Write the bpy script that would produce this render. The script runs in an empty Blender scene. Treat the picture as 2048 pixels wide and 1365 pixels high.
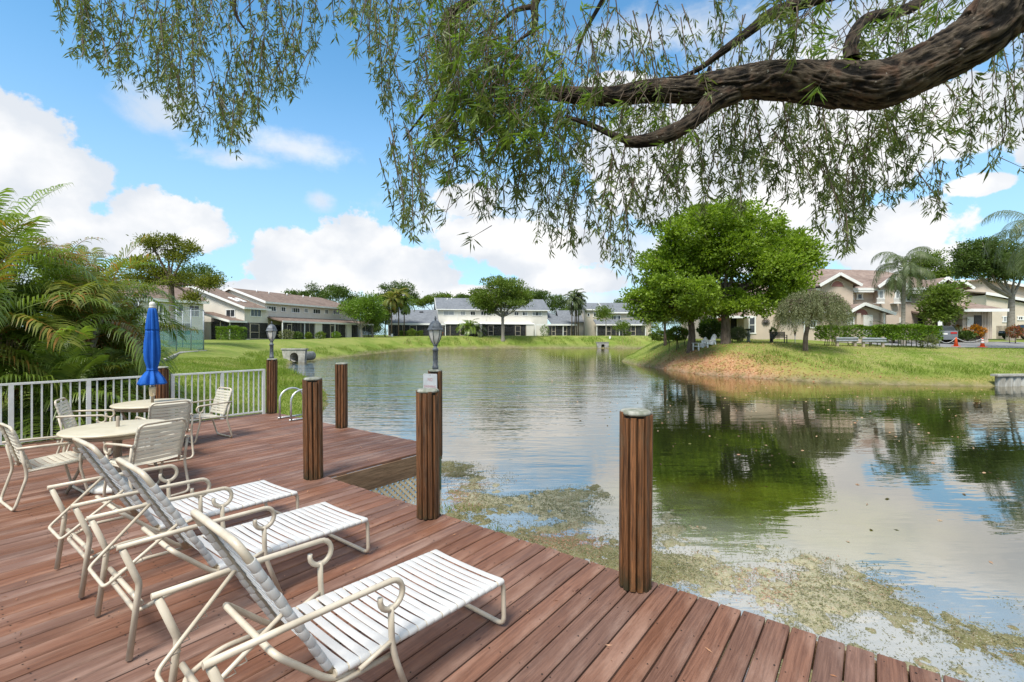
import bpy, bmesh, math, random
import numpy as np
from mathutils import Vector, Matrix

random.seed(7)
RNG = np.random.default_rng(11)
SC = bpy.context.scene
COL = SC.collection
R = math.radians

# ------------------------------------------------------------------ camera, sky, sun, exposure
FPX, CX, HY, EYE = 950.0, 1024.0, 670.0, 1.85      # focal length and horizon in photo pixels, eye height above the deck
cam_d = bpy.data.cameras.new('camera')
cam = bpy.data.objects.new('camera', cam_d)
COL.objects.link(cam)
cam.location = (0, 0, EYE)
cam.rotation_euler = (R(90), 0, 0)
cam_d.sensor_fit = 'HORIZONTAL'
cam_d.sensor_width = 36.0
cam_d.lens = FPX / 2048 * 36
cam_d.shift_y = -12.5 / 2048
cam_d.clip_start = 0.05
cam_d.clip_end = 6000
SC.camera = cam

SUN_EL, SUN_AZ = 58.0, 205.0          # azimuth clockwise from +Y: the sun stands behind the camera
SUN_STRENGTH, SKY_STRENGTH = 3.5, 0.15
SC.view_settings.view_transform = 'Standard'
SC.view_settings.look = 'None'
SC.view_settings.gamma = 1.0
SC.view_settings.use_curve_mapping = False
SC.view_settings.exposure = 0.66
try:
    SC.cycles.use_denoising = True
    SC.cycles.max_bounces = 8
    SC.cycles.transparent_max_bounces = 12
    SC.cycles.caustics_reflective = False
    SC.cycles.caustics_refractive = False
except Exception:
    pass

world = bpy.data.worlds.new('World')
SC.world = world
world.use_nodes = True


class NT:
    """small helper that writes node trees"""
    def __init__(s, nt):
        s.nt = nt
        s.n = nt.nodes
        s.l = nt.links

    def new(s, t, **kw):
        nd = s.n.new(t)
        for k, v in kw.items():
            setattr(nd, k, v)
        return nd

    def put(s, sock, v):
        if v is None:
            return
        if isinstance(v, bpy.types.NodeSocket):
            s.l.new(v, sock)
        else:
            sock.default_value = v

    def math(s, op, a, b=None, c=None, clamp=False):
        nd = s.new('ShaderNodeMath', operation=op, use_clamp=clamp)
        s.put(nd.inputs[0], a)
        s.put(nd.inputs[1], b)
        if c is not None:
            s.put(nd.inputs[2], c)
        return nd.outputs[0]

    def mix(s, fac, a, b, blend='MIX'):
        nd = s.new('ShaderNodeMix', data_type='RGBA', blend_type=blend)
        s.put(nd.inputs[0], fac)
        s.put(nd.inputs[6], c4(a) if isinstance(a, tuple) else a)
        s.put(nd.inputs[7], c4(b) if isinstance(b, tuple) else b)
        return nd.outputs[2]

    def noise(s, vec, scale, detail=4.0, rough=0.55, dist=0.0, out='Fac'):
        nd = s.new('ShaderNodeTexNoise')
        s.put(nd.inputs['Vector'], vec)
        nd.inputs['Scale'].default_value = scale
        nd.inputs['Detail'].default_value = detail
        nd.inputs['Roughness'].default_value = rough
        nd.inputs['Distortion'].default_value = dist
        return nd.outputs[out]

    def remap(s, v, a, b, c=0.0, d=1.0, smooth=True):
        nd = s.new('ShaderNodeMapRange', interpolation_type='SMOOTHSTEP' if smooth else 'LINEAR')
        s.put(nd.inputs[0], v)
        nd.inputs[1].default_value = a
        nd.inputs[2].default_value = b
        nd.inputs[3].default_value = c
        nd.inputs[4].default_value = d
        return nd.outputs[0]

    def mapping(s, vec, scale=(1, 1, 1), loc=(0, 0, 0), rot=(0, 0, 0)):
        nd = s.new('ShaderNodeMapping')
        s.put(nd.inputs[0], vec)
        nd.inputs['Location'].default_value = loc
        nd.inputs['Rotation'].default_value = rot
        nd.inputs['Scale'].default_value = scale
        return nd.outputs[0]


def c4(c):
    return (c[0], c[1], c[2], 1.0)


# --- the sky: Nishita air plus cumulus given by direction
w = NT(world.node_tree)
w.n.clear()
wo = w.new('ShaderNodeOutputWorld')
bg = w.new('ShaderNodeBackground')
bg.inputs['Strength'].default_value = SKY_STRENGTH
w.l.new(bg.outputs[0], wo.inputs[0])
sky = w.new('ShaderNodeTexSky', sky_type='NISHITA')
sky.sun_disc = False
sky.sun_elevation = R(SUN_EL)
sky.sun_rotation = R(SUN_AZ)
sky.altitude = 0
sky.air_density = 1.0
sky.dust_density = 0.6
sky.ozone_density = 1.6
tc = w.new('ShaderNodeTexCoord')
dirv = tc.outputs['Generated']
sep = w.new('ShaderNodeSeparateXYZ')
w.l.new(dirv, sep.inputs[0])
az = w.math('ARCTAN2', sep.outputs[0], sep.outputs[1])
el = w.math('ARCSINE', sep.outputs[2])
n_big = w.math('SUBTRACT', w.noise(dirv, 7.0, 6.0, 0.55), 0.5)
n_fine = w.math('SUBTRACT', w.noise(dirv, 26.0, 5.0, 0.6), 0.5)
n_wisp = w.math('SUBTRACT', w.noise(w.mapping(dirv, (1, 1, 2.2)), 5.0, 7.0, 0.62, 0.4), 0.5)


def sky_dir(u, v):
    a = math.atan((u - CX) / FPX)
    return a, math.atan((HY - v) / FPX * math.cos(a))


# cumulus puffs (centre and radii in photo pixels, turned into sky directions)
PUFFS = [(20, 300, 165, 130), (100, 345, 130, 95), (-60, 250, 170, 110), (60, 440, 190, 60), (330, 440, 120, 62), (250, 470, 130, 50),
         (400, 470, 85, 40), (575, 500, 70, 52), (720, 500, 100, 85), (800, 545, 130, 60), (640, 545, 140, 40), (520, 585, 110, 26),
         (1020, 470, 130, 40), (1090, 505, 150, 60), (1130, 560, 120, 34), (940, 590, 90, 22), (-250, 330, 200, 160),
         (1330, 300, 210, 110), (1500, 260, 240, 150), (1560, 400, 200, 100), (1720, 300, 200, 110), (1760, 470, 190, 70),
         (1230, 170, 80, 30), (1960, 370, 75, 24), (1960, 220, 110, 80), (1500, 500, 260, 60), (2150, 260, 160, 90), (1850, 520, 120, 40),
         (2350, 420, 260, 90), (1900, 240, 220, 90), (1620, 180, 150, 60), (1420, 380, 260, 90), (965, 478, 105, 50), (935, 400, 80, 40)]  # last puff is added to grey the water's blue reflection
SOFT = [(590, 300, 150, 45), (330, 215, 100, 65), (640, 400, 40, 30), (960, 440, 240, 95), (480, 320, 120, 30), (1150, 440, 160, 70), (1300, 520, 300, 80),
        (1100, 610, 900, 45), (60, 560, 300, 60), (1700, 70, 620, 150), (1350, 60, 300, 70), (2150, 120, 300, 160)]  # the wide upper-right veil is added to whiten the water's reflection


def blob(u, v, ru, rv):
    a, e = sky_dir(u, v)
    a2 = sky_dir(u + ru, v)[0]
    e2 = sky_dir(u, v - rv)[1]
    qa = w.math('DIVIDE', w.math('SUBTRACT', az, a), max(abs(a2 - a), .01))
    qe = w.math('DIVIDE', w.math('SUBTRACT', el, e), max(abs(e2 - e), .01))
    q = w.math('ADD', w.math('MULTIPLY', qa, qa), w.math('MULTIPLY', qe, qe))
    return w.math('SUBTRACT', 1.0, w.math('SQRT', q))


dens = None
for p in PUFFS:
    b = blob(*p)
    dens = b if dens is None else w.math('SMOOTH_MAX', dens, b, 0.12)
dens = w.math('ADD', dens, w.math('MULTIPLY', n_big, 1.0))
n_tiny = w.math('SUBTRACT', w.noise(dirv, 70.0, 4.0, 0.6), 0.5)
dens = w.math('ADD', dens, w.math('MULTIPLY', n_fine, 0.75))
dens = w.math('ADD', dens, w.math('MULTIPLY', n_tiny, 0.3))
cum = w.remap(dens, 0.0, 0.17)
soft = None
for p in SOFT:
    b = blob(*p)
    soft = b if soft is None else w.math('SMOOTH_MAX', soft, b, 0.2)
soft = w.math('ADD', soft, w.math('ADD', w.math('MULTIPLY', n_wisp, 2.0), w.math('MULTIPLY', n_fine, .9)))
soft = w.remap(soft, -0.05, 0.9, 0.0, 0.75)
# the same kind of broken cloud everywhere else round the sky
den_h = w.math('ADD', w.math('ABSOLUTE', sep.outputs[2]), 0.22)
cmb = w.new('ShaderNodeCombineXYZ')
w.l.new(w.math('DIVIDE', sep.outputs[0], den_h), cmb.inputs[0])
w.l.new(w.math('DIVIDE', sep.outputs[1], den_h), cmb.inputs[1])
rest = w.noise(cmb.outputs[0], 1.7, 7.0, 0.58, 0.3)
front = w.remap(w.math('ABSOLUTE', az), 0.95, 1.35)
high = w.remap(el, 0.62, 0.85)
outside = w.math('MAXIMUM', front, high)
rest = w.math('MULTIPLY', w.remap(rest, 0.40, 0.57), outside)
mask = w.math('MAXIMUM', w.math('MAXIMUM', cum, soft), rest)
mask = w.math('MULTIPLY', mask, w.remap(el, -0.02, 0.01))
shade = w.noise(w.mapping(dirv, (1, 1, 1.4), (0.04, 0.02, 0.09)), 6.0, 5.0, 0.5)
thick = w.remap(dens, 0.1, 0.9)
lit = w.math('ADD', w.remap(shade, 0.36, 0.64, -0.15, 0.75), w.math('MULTIPLY', thick, 0.38), clamp=True)
CW = 4.5
cloud_col = w.mix(lit, (0.74 * CW, 0.785 * CW, 0.85 * CW), (1.04 * CW, 1.03 * CW, 1.02 * CW))
tint = w.mix(1.0, sky.outputs[0], (0.585, 0.985, 1.07), 'MULTIPLY')
tint = w.mix(w.remap(el, 0.0, 0.56, 0.66, 0.0), tint, (2.55, 3.35, 4.3))
w.l.new(w.mix(mask, tint, cloud_col), bg.inputs['Color'])

sun_d = bpy.data.lights.new('sun', 'SUN')
sun_d.energy = SUN_STRENGTH
sun_d.angle = R(18)
sun_d.color = (1.0, 0.955, 0.88)
sun = bpy.data.objects.new('sun', sun_d)
COL.objects.link(sun)
_a, _e = R(SUN_AZ), R(SUN_EL)
sdir = Vector((math.sin(_a) * math.cos(_e), math.cos(_a) * math.cos(_e), math.sin(_e)))
sun.rotation_euler = sdir.to_track_quat('Z', 'Y').to_euler()
sun.location = sdir * 50


# ------------------------------------------------------------------ helpers
def at(u, v, Y):
    """point at depth Y on the sight line of a photo pixel"""
    return Vector(((u - CX) / FPX * Y, Y, EYE - (v - HY) / FPX * Y))


def ux(u, Y):
    return (u - CX) / FPX * Y


class MB:
    def __init__(s):
        s.v, s.f, s.s = [], [], []

    def add(s, vs, fs, smooth=False):
        o = len(s.v)
        s.v += [tuple(p) for p in vs]
        s.f += [tuple(i + o for i in f) for f in fs]
        s.s += [smooth] * len(fs)
        return s

    def box(s, c, d, rot=None):
        hx, hy, hz = d[0] / 2, d[1] / 2, d[2] / 2
        vs = [Vector((x, y, z)) for x in (-hx, hx) for y in (-hy, hy) for z in (-hz, hz)]
        if rot is not None:
            vs = [rot @ p for p in vs]
        c = Vector(c)
        return s.add([p + c for p in vs], [(0, 1, 3, 2), (4, 6, 7, 5), (0, 4, 5, 1), (2, 3, 7, 6), (0, 2, 6, 4), (1, 5, 7, 3)])

    def bar(s, a, b, wd, ht, up=(0, 0, 1)):
        a, b = Vector(a), Vector(b)
        x = (b - a).normalized()
        up = Vector(up)
        y = up.cross(x)
        if y.length < 1e-4:
            y = Vector((0, 1, 0)).cross(x)
        y.normalize()
        z = x.cross(y)
        rot = Matrix((x, y, z)).transposed()
        return s.box((a + b) / 2, ((b - a).length, wd, ht), rot)

    def prism(s, poly, vec):
        """planar polygon (list of 3D points) swept along vec"""
        vec = Vector(vec)
        n = len(poly)
        p0 = [Vector(p) for p in poly]
        nrm = Vector((0, 0, 0))
        for i in range(n):
            a, b = p0[i], p0[(i + 1) % n]
            nrm += a.cross(b)
        if nrm.dot(vec) > 0:
            p0.reverse()
        p1 = [p + vec for p in p0]
        fs = [tuple(range(n)), tuple(range(2 * n - 1, n - 1, -1))]
        for i in range(n):
            j = (i + 1) % n
            fs.append((i, i + n, j + n, j))
        return s.add(p0 + p1, fs)

    def tube(s, path, r, seg=8, closed=False, caps=True, flat=1.0):
        P = [Vector(p) for p in path]
        n = len(P)
        rs = r if isinstance(r, (list, tuple)) else [r] * n
        T = []
        for i in range(n):
            if closed:
                t = P[(i + 1) % n] - P[i - 1]
            else:
                t = P[min(i + 1, n - 1)] - P[max(i - 1, 0)]
            T.append(t.normalized())
        up = Vector((0, 0, 1)) if abs(T[0].z) < .9 else Vector((1, 0, 0))
        u = (up - T[0] * up.dot(T[0])).normalized()
        vs, fs = [], []
        for i in range(n):
            u = (u - T[i] * u.dot(T[i])).normalized()
            b = T[i].cross(u)
            for k in range(seg):
                a = 2 * math.pi * k / seg
                vs.append(P[i] + (u * math.cos(a) * flat + b * math.sin(a)) * rs[i])
        m = n if closed else n - 1
        for i in range(m):
            for k in range(seg):
                a, c = i * seg, ((i + 1) % n) * seg
                fs.append((a + k, a + (k + 1) % seg, c + (k + 1) % seg, c + k))
        s.add(vs, fs, True)
        if caps and not closed:
            o = len(s.v) - n * seg
            s.f.append(tuple(o + k for k in range(seg - 1, -1, -1)))
            s.f.append(tuple(o + (n - 1) * seg + k for k in range(seg)))
            s.s += [False, False]
        return s

    def lathe(s, prof, seg=16, c=(0, 0, 0), mod=None, smooth=True):
        c = Vector(c)
        vs, fs = [], []
        n = len(prof)
        for (r, z) in prof:
            for k in range(seg):
                a = 2 * math.pi * k / seg
                q = r * (mod(a, z) if mod else 1.0)
                vs.append(c + Vector((q * math.cos(a), q * math.sin(a), z)))
        for i in range(n - 1):
            for k in range(seg):
                j = (k + 1) % seg
                fs.append((i * seg + k, i * seg + j, (i + 1) * seg + j, (i + 1) * seg + k))
        fs.append(tuple(range(seg - 1, -1, -1)))
        fs.append(tuple((n - 1) * seg + k for k in range(seg)))
        s.add(vs, fs, smooth)
        s.s[-1] = s.s[-2] = False
        return s

    def mesh(s, name, mat):
        me = bpy.data.meshes.new(name)
        me.from_pydata(s.v, [], s.f)
        me.polygons.foreach_set('use_smooth', s.s)
        if mat:
            me.materials.append(mat)
        me.update()
        return me

    def build(s, name, mat, parent=None, loc=None, rot=None):
        return obj(name, s.mesh(name, mat), parent, loc, rot)


def obj(name, me, parent=None, loc=None, rot=None):
    o = bpy.data.objects.new(name, me)
    COL.objects.link(o)
    if parent is not None:
        o.parent = parent
    if loc is not None:
        o.location = loc
    if rot is not None:
        o.rotation_euler = rot
    return o


def tag(o, label=None, cat=None, group=None, kind=None):
    if label:
        o['label'] = label
    if cat:
        o['category'] = cat
    if group:
        o['group'] = group
    if kind:
        o['kind'] = kind
    return o


def thing(name, label, cat, loc=(0, 0, 0), rotz=0.0, group=None):
    o = bpy.data.objects.new(name, None)
    COL.objects.link(o)
    o.empty_display_size = .2
    o.location = loc
    o.rotation_euler = (0, 0, rotz)
    return tag(o, label, cat, group)


def copy_thing(src, loc, rotz, label, scale=None):
    r = src.copy()
    COL.objects.link(r)
    r.location = loc
    r.rotation_euler = (0, 0, rotz)
    if scale:
        r.scale = scale
    r['label'] = label
    for ch in list(src.children):
        c = ch.copy()
        COL.objects.link(c)
        c.parent = r
        for g in list(ch.children):
            d = g.copy()
            COL.objects.link(d)
            d.parent = c
    return r


def fillet(path, rad=0.05, n=4):
    """rounds the corners of a polyline"""
    P = [Vector(p) for p in path]
    out = [P[0]]
    for i in range(1, len(P) - 1):
        a, b, c = P[i - 1], P[i], P[i + 1]
        d1, d2 = (a - b), (c - b)
        r = min(rad, d1.length * .48, d2.length * .48)
        p, q = b + d1.normalized() * r, b + d2.normalized() * r
        for k in range(n + 1):
            t = k / n
            out.append(p * (1 - t) ** 2 + b * 2 * t * (1 - t) + q * t * t)
    out.append(P[-1])
    return out


def spline(path, n=6):
    P = [Vector(p) for p in path]
    P = [P[0] * 2 - P[1]] + P + [P[-1] * 2 - P[-2]]
    out = []
    for i in range(1, len(P) - 2):
        a, b, c, d = P[i - 1:i + 3]
        for k in range(n):
            t = k / n
            out.append(.5 * ((2 * b) + (c - a) * t + (2 * a - 5 * b + 4 * c - d) * t * t + (3 * b - a - 3 * c + d) * t ** 3))
    out.append(P[-2])
    return out


def lerp_list(vals, n):
    xs = np.linspace(0, len(vals) - 1, n)
    return list(np.interp(xs, range(len(vals)), vals))


def np_mesh(name, V, F, mat, rnd=None, smooth=False, uv=None):
    """mesh from arrays; F is (n,3) or (n,4); rnd a float per vertex"""
    me = bpy.data.meshes.new(name)
    V = np.asarray(V, np.float32)
    F = np.asarray(F, np.int32)
    k = F.shape[1]
    me.vertices.add(len(V))
    me.vertices.foreach_set('co', V.ravel())
    me.loops.add(F.size)
    me.loops.foreach_set('vertex_index', F.ravel())
    me.polygons.add(len(F))
    me.polygons.foreach_set('loop_start', np.arange(0, F.size, k, dtype=np.int32))
    if smooth:
        me.polygons.foreach_set('use_smooth', np.ones(len(F), bool))
    if rnd is not None:
        a = me.attributes.new('rnd', 'FLOAT', 'POINT')
        a.data.foreach_set('value', np.asarray(rnd, np.float32))
    if uv is not None:
        ul = me.uv_layers.new(name='UVMap')
        ul.data.foreach_set('uv', np.asarray(uv, np.float32)[F.ravel()].ravel())
    if mat:
        me.materials.append(mat)
    me.update(calc_edges=True)
    return me


def unit(a):
    return a / np.maximum(np.linalg.norm(a, axis=-1, keepdims=True), 1e-9)


def leaves(name, P, D, L, W, mat, parent=None, rnd=None, fold=0.25, loc=None):
    """P points, D directions, L lengths, W widths: one folded diamond (2 triangles) a leaf"""
    P = np.asarray(P, float)
    n = len(P)
    D = unit(np.asarray(D, float))
    S = RNG.normal(size=(n, 3))
    S = unit(np.cross(D, S))
    N = np.cross(D, S)
    L = (np.ones(n) * L)[:, None]
    W = (np.ones(n) * W)[:, None]
    mid = P + D * L * .45
    V = np.stack([P, mid + S * W * .5 + N * W * fold, P + D * L, mid - S * W * .5 + N * W * fold], 1).reshape(-1, 3)
    b = np.arange(n)[:, None] * 4
    F = np.concatenate([b + np.array([[0, 1, 2]]), b + np.array([[0, 2, 3]])], 1).reshape(-1, 3)
    if rnd is None:
        rnd = RNG.random(n)
    return obj(name, np_mesh(name, V, F, mat, np.repeat(rnd, 4)), parent, loc)


# ------------------------------------------------------------------ materials
def new_mat(name):
    m = bpy.data.materials.new(name)
    m.use_nodes = True
    t = NT(m.node_tree)
    t.n.clear()
    out = t.new('ShaderNodeOutputMaterial')
    return m, t, out


def bsdf(t, out, color, rough=.6, spec=.4, metal=0.0, bump=None, bstr=.3, bdist=.02):
    p = t.new('ShaderNodeBsdfPrincipled')
    t.put(p.inputs['Base Color'], c4(color) if isinstance(color, tuple) else color)
    t.put(p.inputs['Roughness'], rough)
    p.inputs['Specular IOR Level'].default_value = spec
    p.inputs['Metallic'].default_value = metal
    if bump is not None:
        b = t.new('ShaderNodeBump')
        b.inputs['Strength'].default_value = bstr
        b.inputs['Distance'].default_value = bdist
        t.l.new(bump, b.inputs['Height'])
        t.l.new(b.outputs[0], p.inputs['Normal'])
    t.l.new(p.outputs[0], out.inputs[0])
    return p


def pmat(name, a, b=None, scale=6.0, rough=.6, spec=.4, metal=0.0, bump=.0, stretch=(1, 1, 1), lo=.35, hi=.65, third=None, tscale=30., jitter=0.0, tamt=(.55, .75)):
    """two colours (and speckles of a third) mixed by noise in object space"""
    m, t, out = new_mat(name)
    tcn = t.new('ShaderNodeTexCoord')
    vec = t.mapping(tcn.outputs['Object'], stretch)
    if jitter:
        oi = t.new('ShaderNodeObjectInfo')
        add = t.new('ShaderNodeVectorMath', operation='SCALE')
        t.l.new(oi.outputs['Random'], add.inputs[3])
        add.inputs[0].default_value = (37.0, 19.0, 53.0)
        ad2 = t.new('ShaderNodeVectorMath', operation='ADD')
        t.l.new(vec, ad2.inputs[0])
        t.l.new(add.outputs[0], ad2.inputs[1])
        vec = ad2.outputs[0]
    nz = t.noise(vec, scale, 6.0, .6)
    col = t.mix(t.remap(nz, lo, hi), a, b if b else a)
    if third:
        col = t.mix(t.remap(t.noise(vec, tscale, 5.0, .65), tamt[0], tamt[1]), col, third)
    if jitter:
        oi2 = t.new('ShaderNodeObjectInfo')
        hs = t.new('ShaderNodeHueSaturation')
        t.l.new(col, hs.inputs['Color'])
        t.l.new(t.remap(oi2.outputs['Random'], 0, 1, 1 - jitter, 1 + jitter, False), hs.inputs['Value'])
        col = hs.outputs[0]
    bsdf(t, out, col, rough, spec, metal, nz if bump else None, bump)
    return m


def leaf_mat(name, a, b, c=None, trans=.35, gloss=.25, cthr=(.75, .95), big=1.5, rough=.45):
    """leaf colour varies leaf by leaf (attribute rnd) and in larger patches"""
    m, t, out = new_mat(name)
    at_ = t.new('ShaderNodeAttribute', attribute_name='rnd')
    tcn = t.new('ShaderNodeTexCoord')
    nz = t.remap(t.noise(tcn.outputs['Object'], big, 3.0), .35, .65)
    fac = t.math('ADD', t.math('MULTIPLY', at_.outputs['Fac'], .55), t.math('MULTIPLY', nz, .45))
    col = t.mix(fac, a, b)
    if c:
        col = t.mix(t.remap(at_.outputs['Fac'], *cthr), col, c)
    p = t.new('ShaderNodeBsdfPrincipled')
    t.l.new(col, p.inputs['Base Color'])
    p.inputs['Roughness'].default_value = rough
    p.inputs['Specular IOR Level'].default_value = gloss
    tr = t.new('ShaderNodeBsdfTranslucent')
    br = t.mix(1.0, col, (1.25, 1.35, .7), 'MULTIPLY')
    t.l.new(br, tr.inputs[0])
    mx = t.new('ShaderNodeMixShader')
    mx.inputs[0].default_value = trans
    t.l.new(p.outputs[0], mx.inputs[1])
    t.l.new(tr.outputs[0], mx.inputs[2])
    t.l.new(mx.outputs[0], out.inputs[0])
    return m


M = {}


def deck_mat():
    m, t, out = new_mat('stained_deck_wood')
    tcn = t.new('ShaderNodeTexCoord')
    oi = t.new('ShaderNodeObjectInfo')
    sc = t.new('ShaderNodeVectorMath', operation='SCALE')
    sc.inputs[0].default_value = (31.0, 17.0, 11.0)
    t.l.new(oi.outputs['Random'], sc.inputs[3])
    ad = t.new('ShaderNodeVectorMath', operation='ADD')
    t.l.new(tcn.outputs['Object'], ad.inputs[0])
    t.l.new(sc.outputs[0], ad.inputs[1])
    v = ad.outputs[0]
    grain = t.noise(t.mapping(v, (1.1, 26, 26)), 3.0, 8.0, .62, .6)
    fine = t.noise(t.mapping(v, (3, 120, 120)), 2.0, 4.0, .6)
    wear = t.noise(t.mapping(tcn.outputs['Object'], (.5, 2.0, 1)), 1.6, 6.0, .65)
    col = t.mix(t.remap(grain, .24, .76), (.094, .039, .022), (.208, .099, .062))
    col = t.mix(t.remap(fine, .58, .8, 0, .4), col, (.075, .03, .02))
    col = t.mix(t.remap(wear, .46, .72, 0, .75), col, (.30, .18, .13))
    # knots and dark spots
    kn = t.new('ShaderNodeTexVoronoi')
    t.l.new(t.mapping(v, (1.6, 7, 7)), kn.inputs['Vector'])
    kn.inputs['Scale'].default_value = 1.3
    col = t.mix(t.remap(kn.outputs['Distance'], .03, .075, .8, 0), col, (.04, .014, .009))
    # pale droppings and scuffs
    sp = t.noise(t.mapping(v, (1, 1, 1)), 16.0, 5.0, .7)
    col = t.mix(t.remap(sp, .70, .76, 0, .5), col, (.45, .36, .31))
    hs = t.new('ShaderNodeHueSaturation')
    t.l.new(col, hs.inputs['Color'])
    t.l.new(t.remap(oi.outputs['Random'], 0, 1, .86, 1.14, False), hs.inputs['Value'])
    t.l.new(t.remap(t.math('FRACT', t.math('MULTIPLY', oi.outputs['Random'], 7.13)), 0, 1, .85, 1.1, False), hs.inputs['Saturation'])
    ht = t.math('ADD', t.math('MULTIPLY', grain, .7), t.math('MULTIPLY', fine, .5))
    bsdf(t, out, hs.outputs[0], t.remap(grain, .3, .7, .5, .72), .35, 0, ht, .55, .004)
    return m


def post_mat():
    m, t, out = new_mat('varnished_post_wood')
    tcn = t.new('ShaderNodeTexCoord')
    oi = t.new('ShaderNodeObjectInfo')
    sc = t.new('ShaderNodeVectorMath', operation='SCALE')
    sc.inputs[0].default_value = (31.0, 17.0, 11.0)
    t.l.new(oi.outputs['Random'], sc.inputs[3])
    ad = t.new('ShaderNodeVectorMath', operation='ADD')
    t.l.new(tcn.outputs['Object'], ad.inputs[0])
    t.l.new(sc.outputs[0], ad.inputs[1])
    v = ad.outputs[0]
    grain = t.noise(t.mapping(v, (40, 40, 1.6)), 2.0, 8.0, .65, .8)
    patch = t.noise(t.mapping(v, (5, 5, 2.5)), 2.0, 5.0, .65)
    col = t.mix(t.remap(grain, .32, .68), (.036, .016, .007), (.215, .090, .034))
    col = t.mix(t.remap(patch, .5, .75, 0, .75), col, (.10, .062, .034))
    sp = t.noise(v, 34.0, 5.0, .7)
    col = t.mix(t.remap(sp, .67, .74, 0, .5), col, (.32, .27, .20))
    # dark patches, thickening towards the foot
    sx = t.new('ShaderNodeSeparateXYZ')
    t.l.new(tcn.outputs['Object'], sx.inputs[0])
    low = t.math('MULTIPLY', t.remap(sx.outputs[2], -.02, .22, 1, 0), t.remap(patch, .35, .6))
    col = t.mix(low, col, (.035, .03, .014))
    hs = t.new('ShaderNodeHueSaturation')
    t.l.new(col, hs.inputs['Color'])
    t.l.new(t.remap(oi.outputs['Random'], 0, 1, .7, 1.3, False), hs.inputs['Value'])
    bsdf(t, out, hs.outputs[0], .5, .4, 0, grain, .6, .006)
    return m


def bark_mat():
    m, t, out = new_mat('ridged_bark')
    uvn = t.new('ShaderNodeTexCoord')
    v = uvn.outputs['UV']
    n1 = t.noise(t.mapping(v, (26, 5.0, 1)), 1.0, 8.0, .7, 1.2)
    n2 = t.noise(uvn.outputs['Object'], 9.0, 6.0, .6)
    at_ = t.new('ShaderNodeAttribute', attribute_name='rnd')       # height of the built ridge
    ridge = t.math('ADD', t.math('MULTIPLY', at_.outputs['Fac'], .58), t.math('MULTIPLY', n1, .42))
    n3 = t.noise(t.mapping(v, (64, 15, 1)), 1.0, 5.0, .65, .8)
    ridge = t.math('ADD', t.math('MULTIPLY', ridge, .78), t.math('MULTIPLY', n3, .22))
    col = t.mix(t.remap(ridge, .47, .72), (.007, .0055, .0045), (.105, .080, .058))
    col = t.mix(t.remap(ridge, .69, .80, 0, .7), col, (.22, .185, .14))
    col = t.mix(t.math('MULTIPLY', t.remap(n2, .5, .7, 0, .6), t.remap(ridge, .3, .6)), col, (.15, .085, .055))
    col = t.mix(t.remap(t.noise(uvn.outputs['Object'], 26.0, 4.0, .6), .66, .72, 0, .6), col, (.42, .40, .34))
    bsdf(t, out, col, .9, .2, 0, t.math('ADD', t.math('MULTIPLY', n1, .6), t.math('MULTIPLY', n3, .7)), 1.0, .035)
    return m


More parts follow.
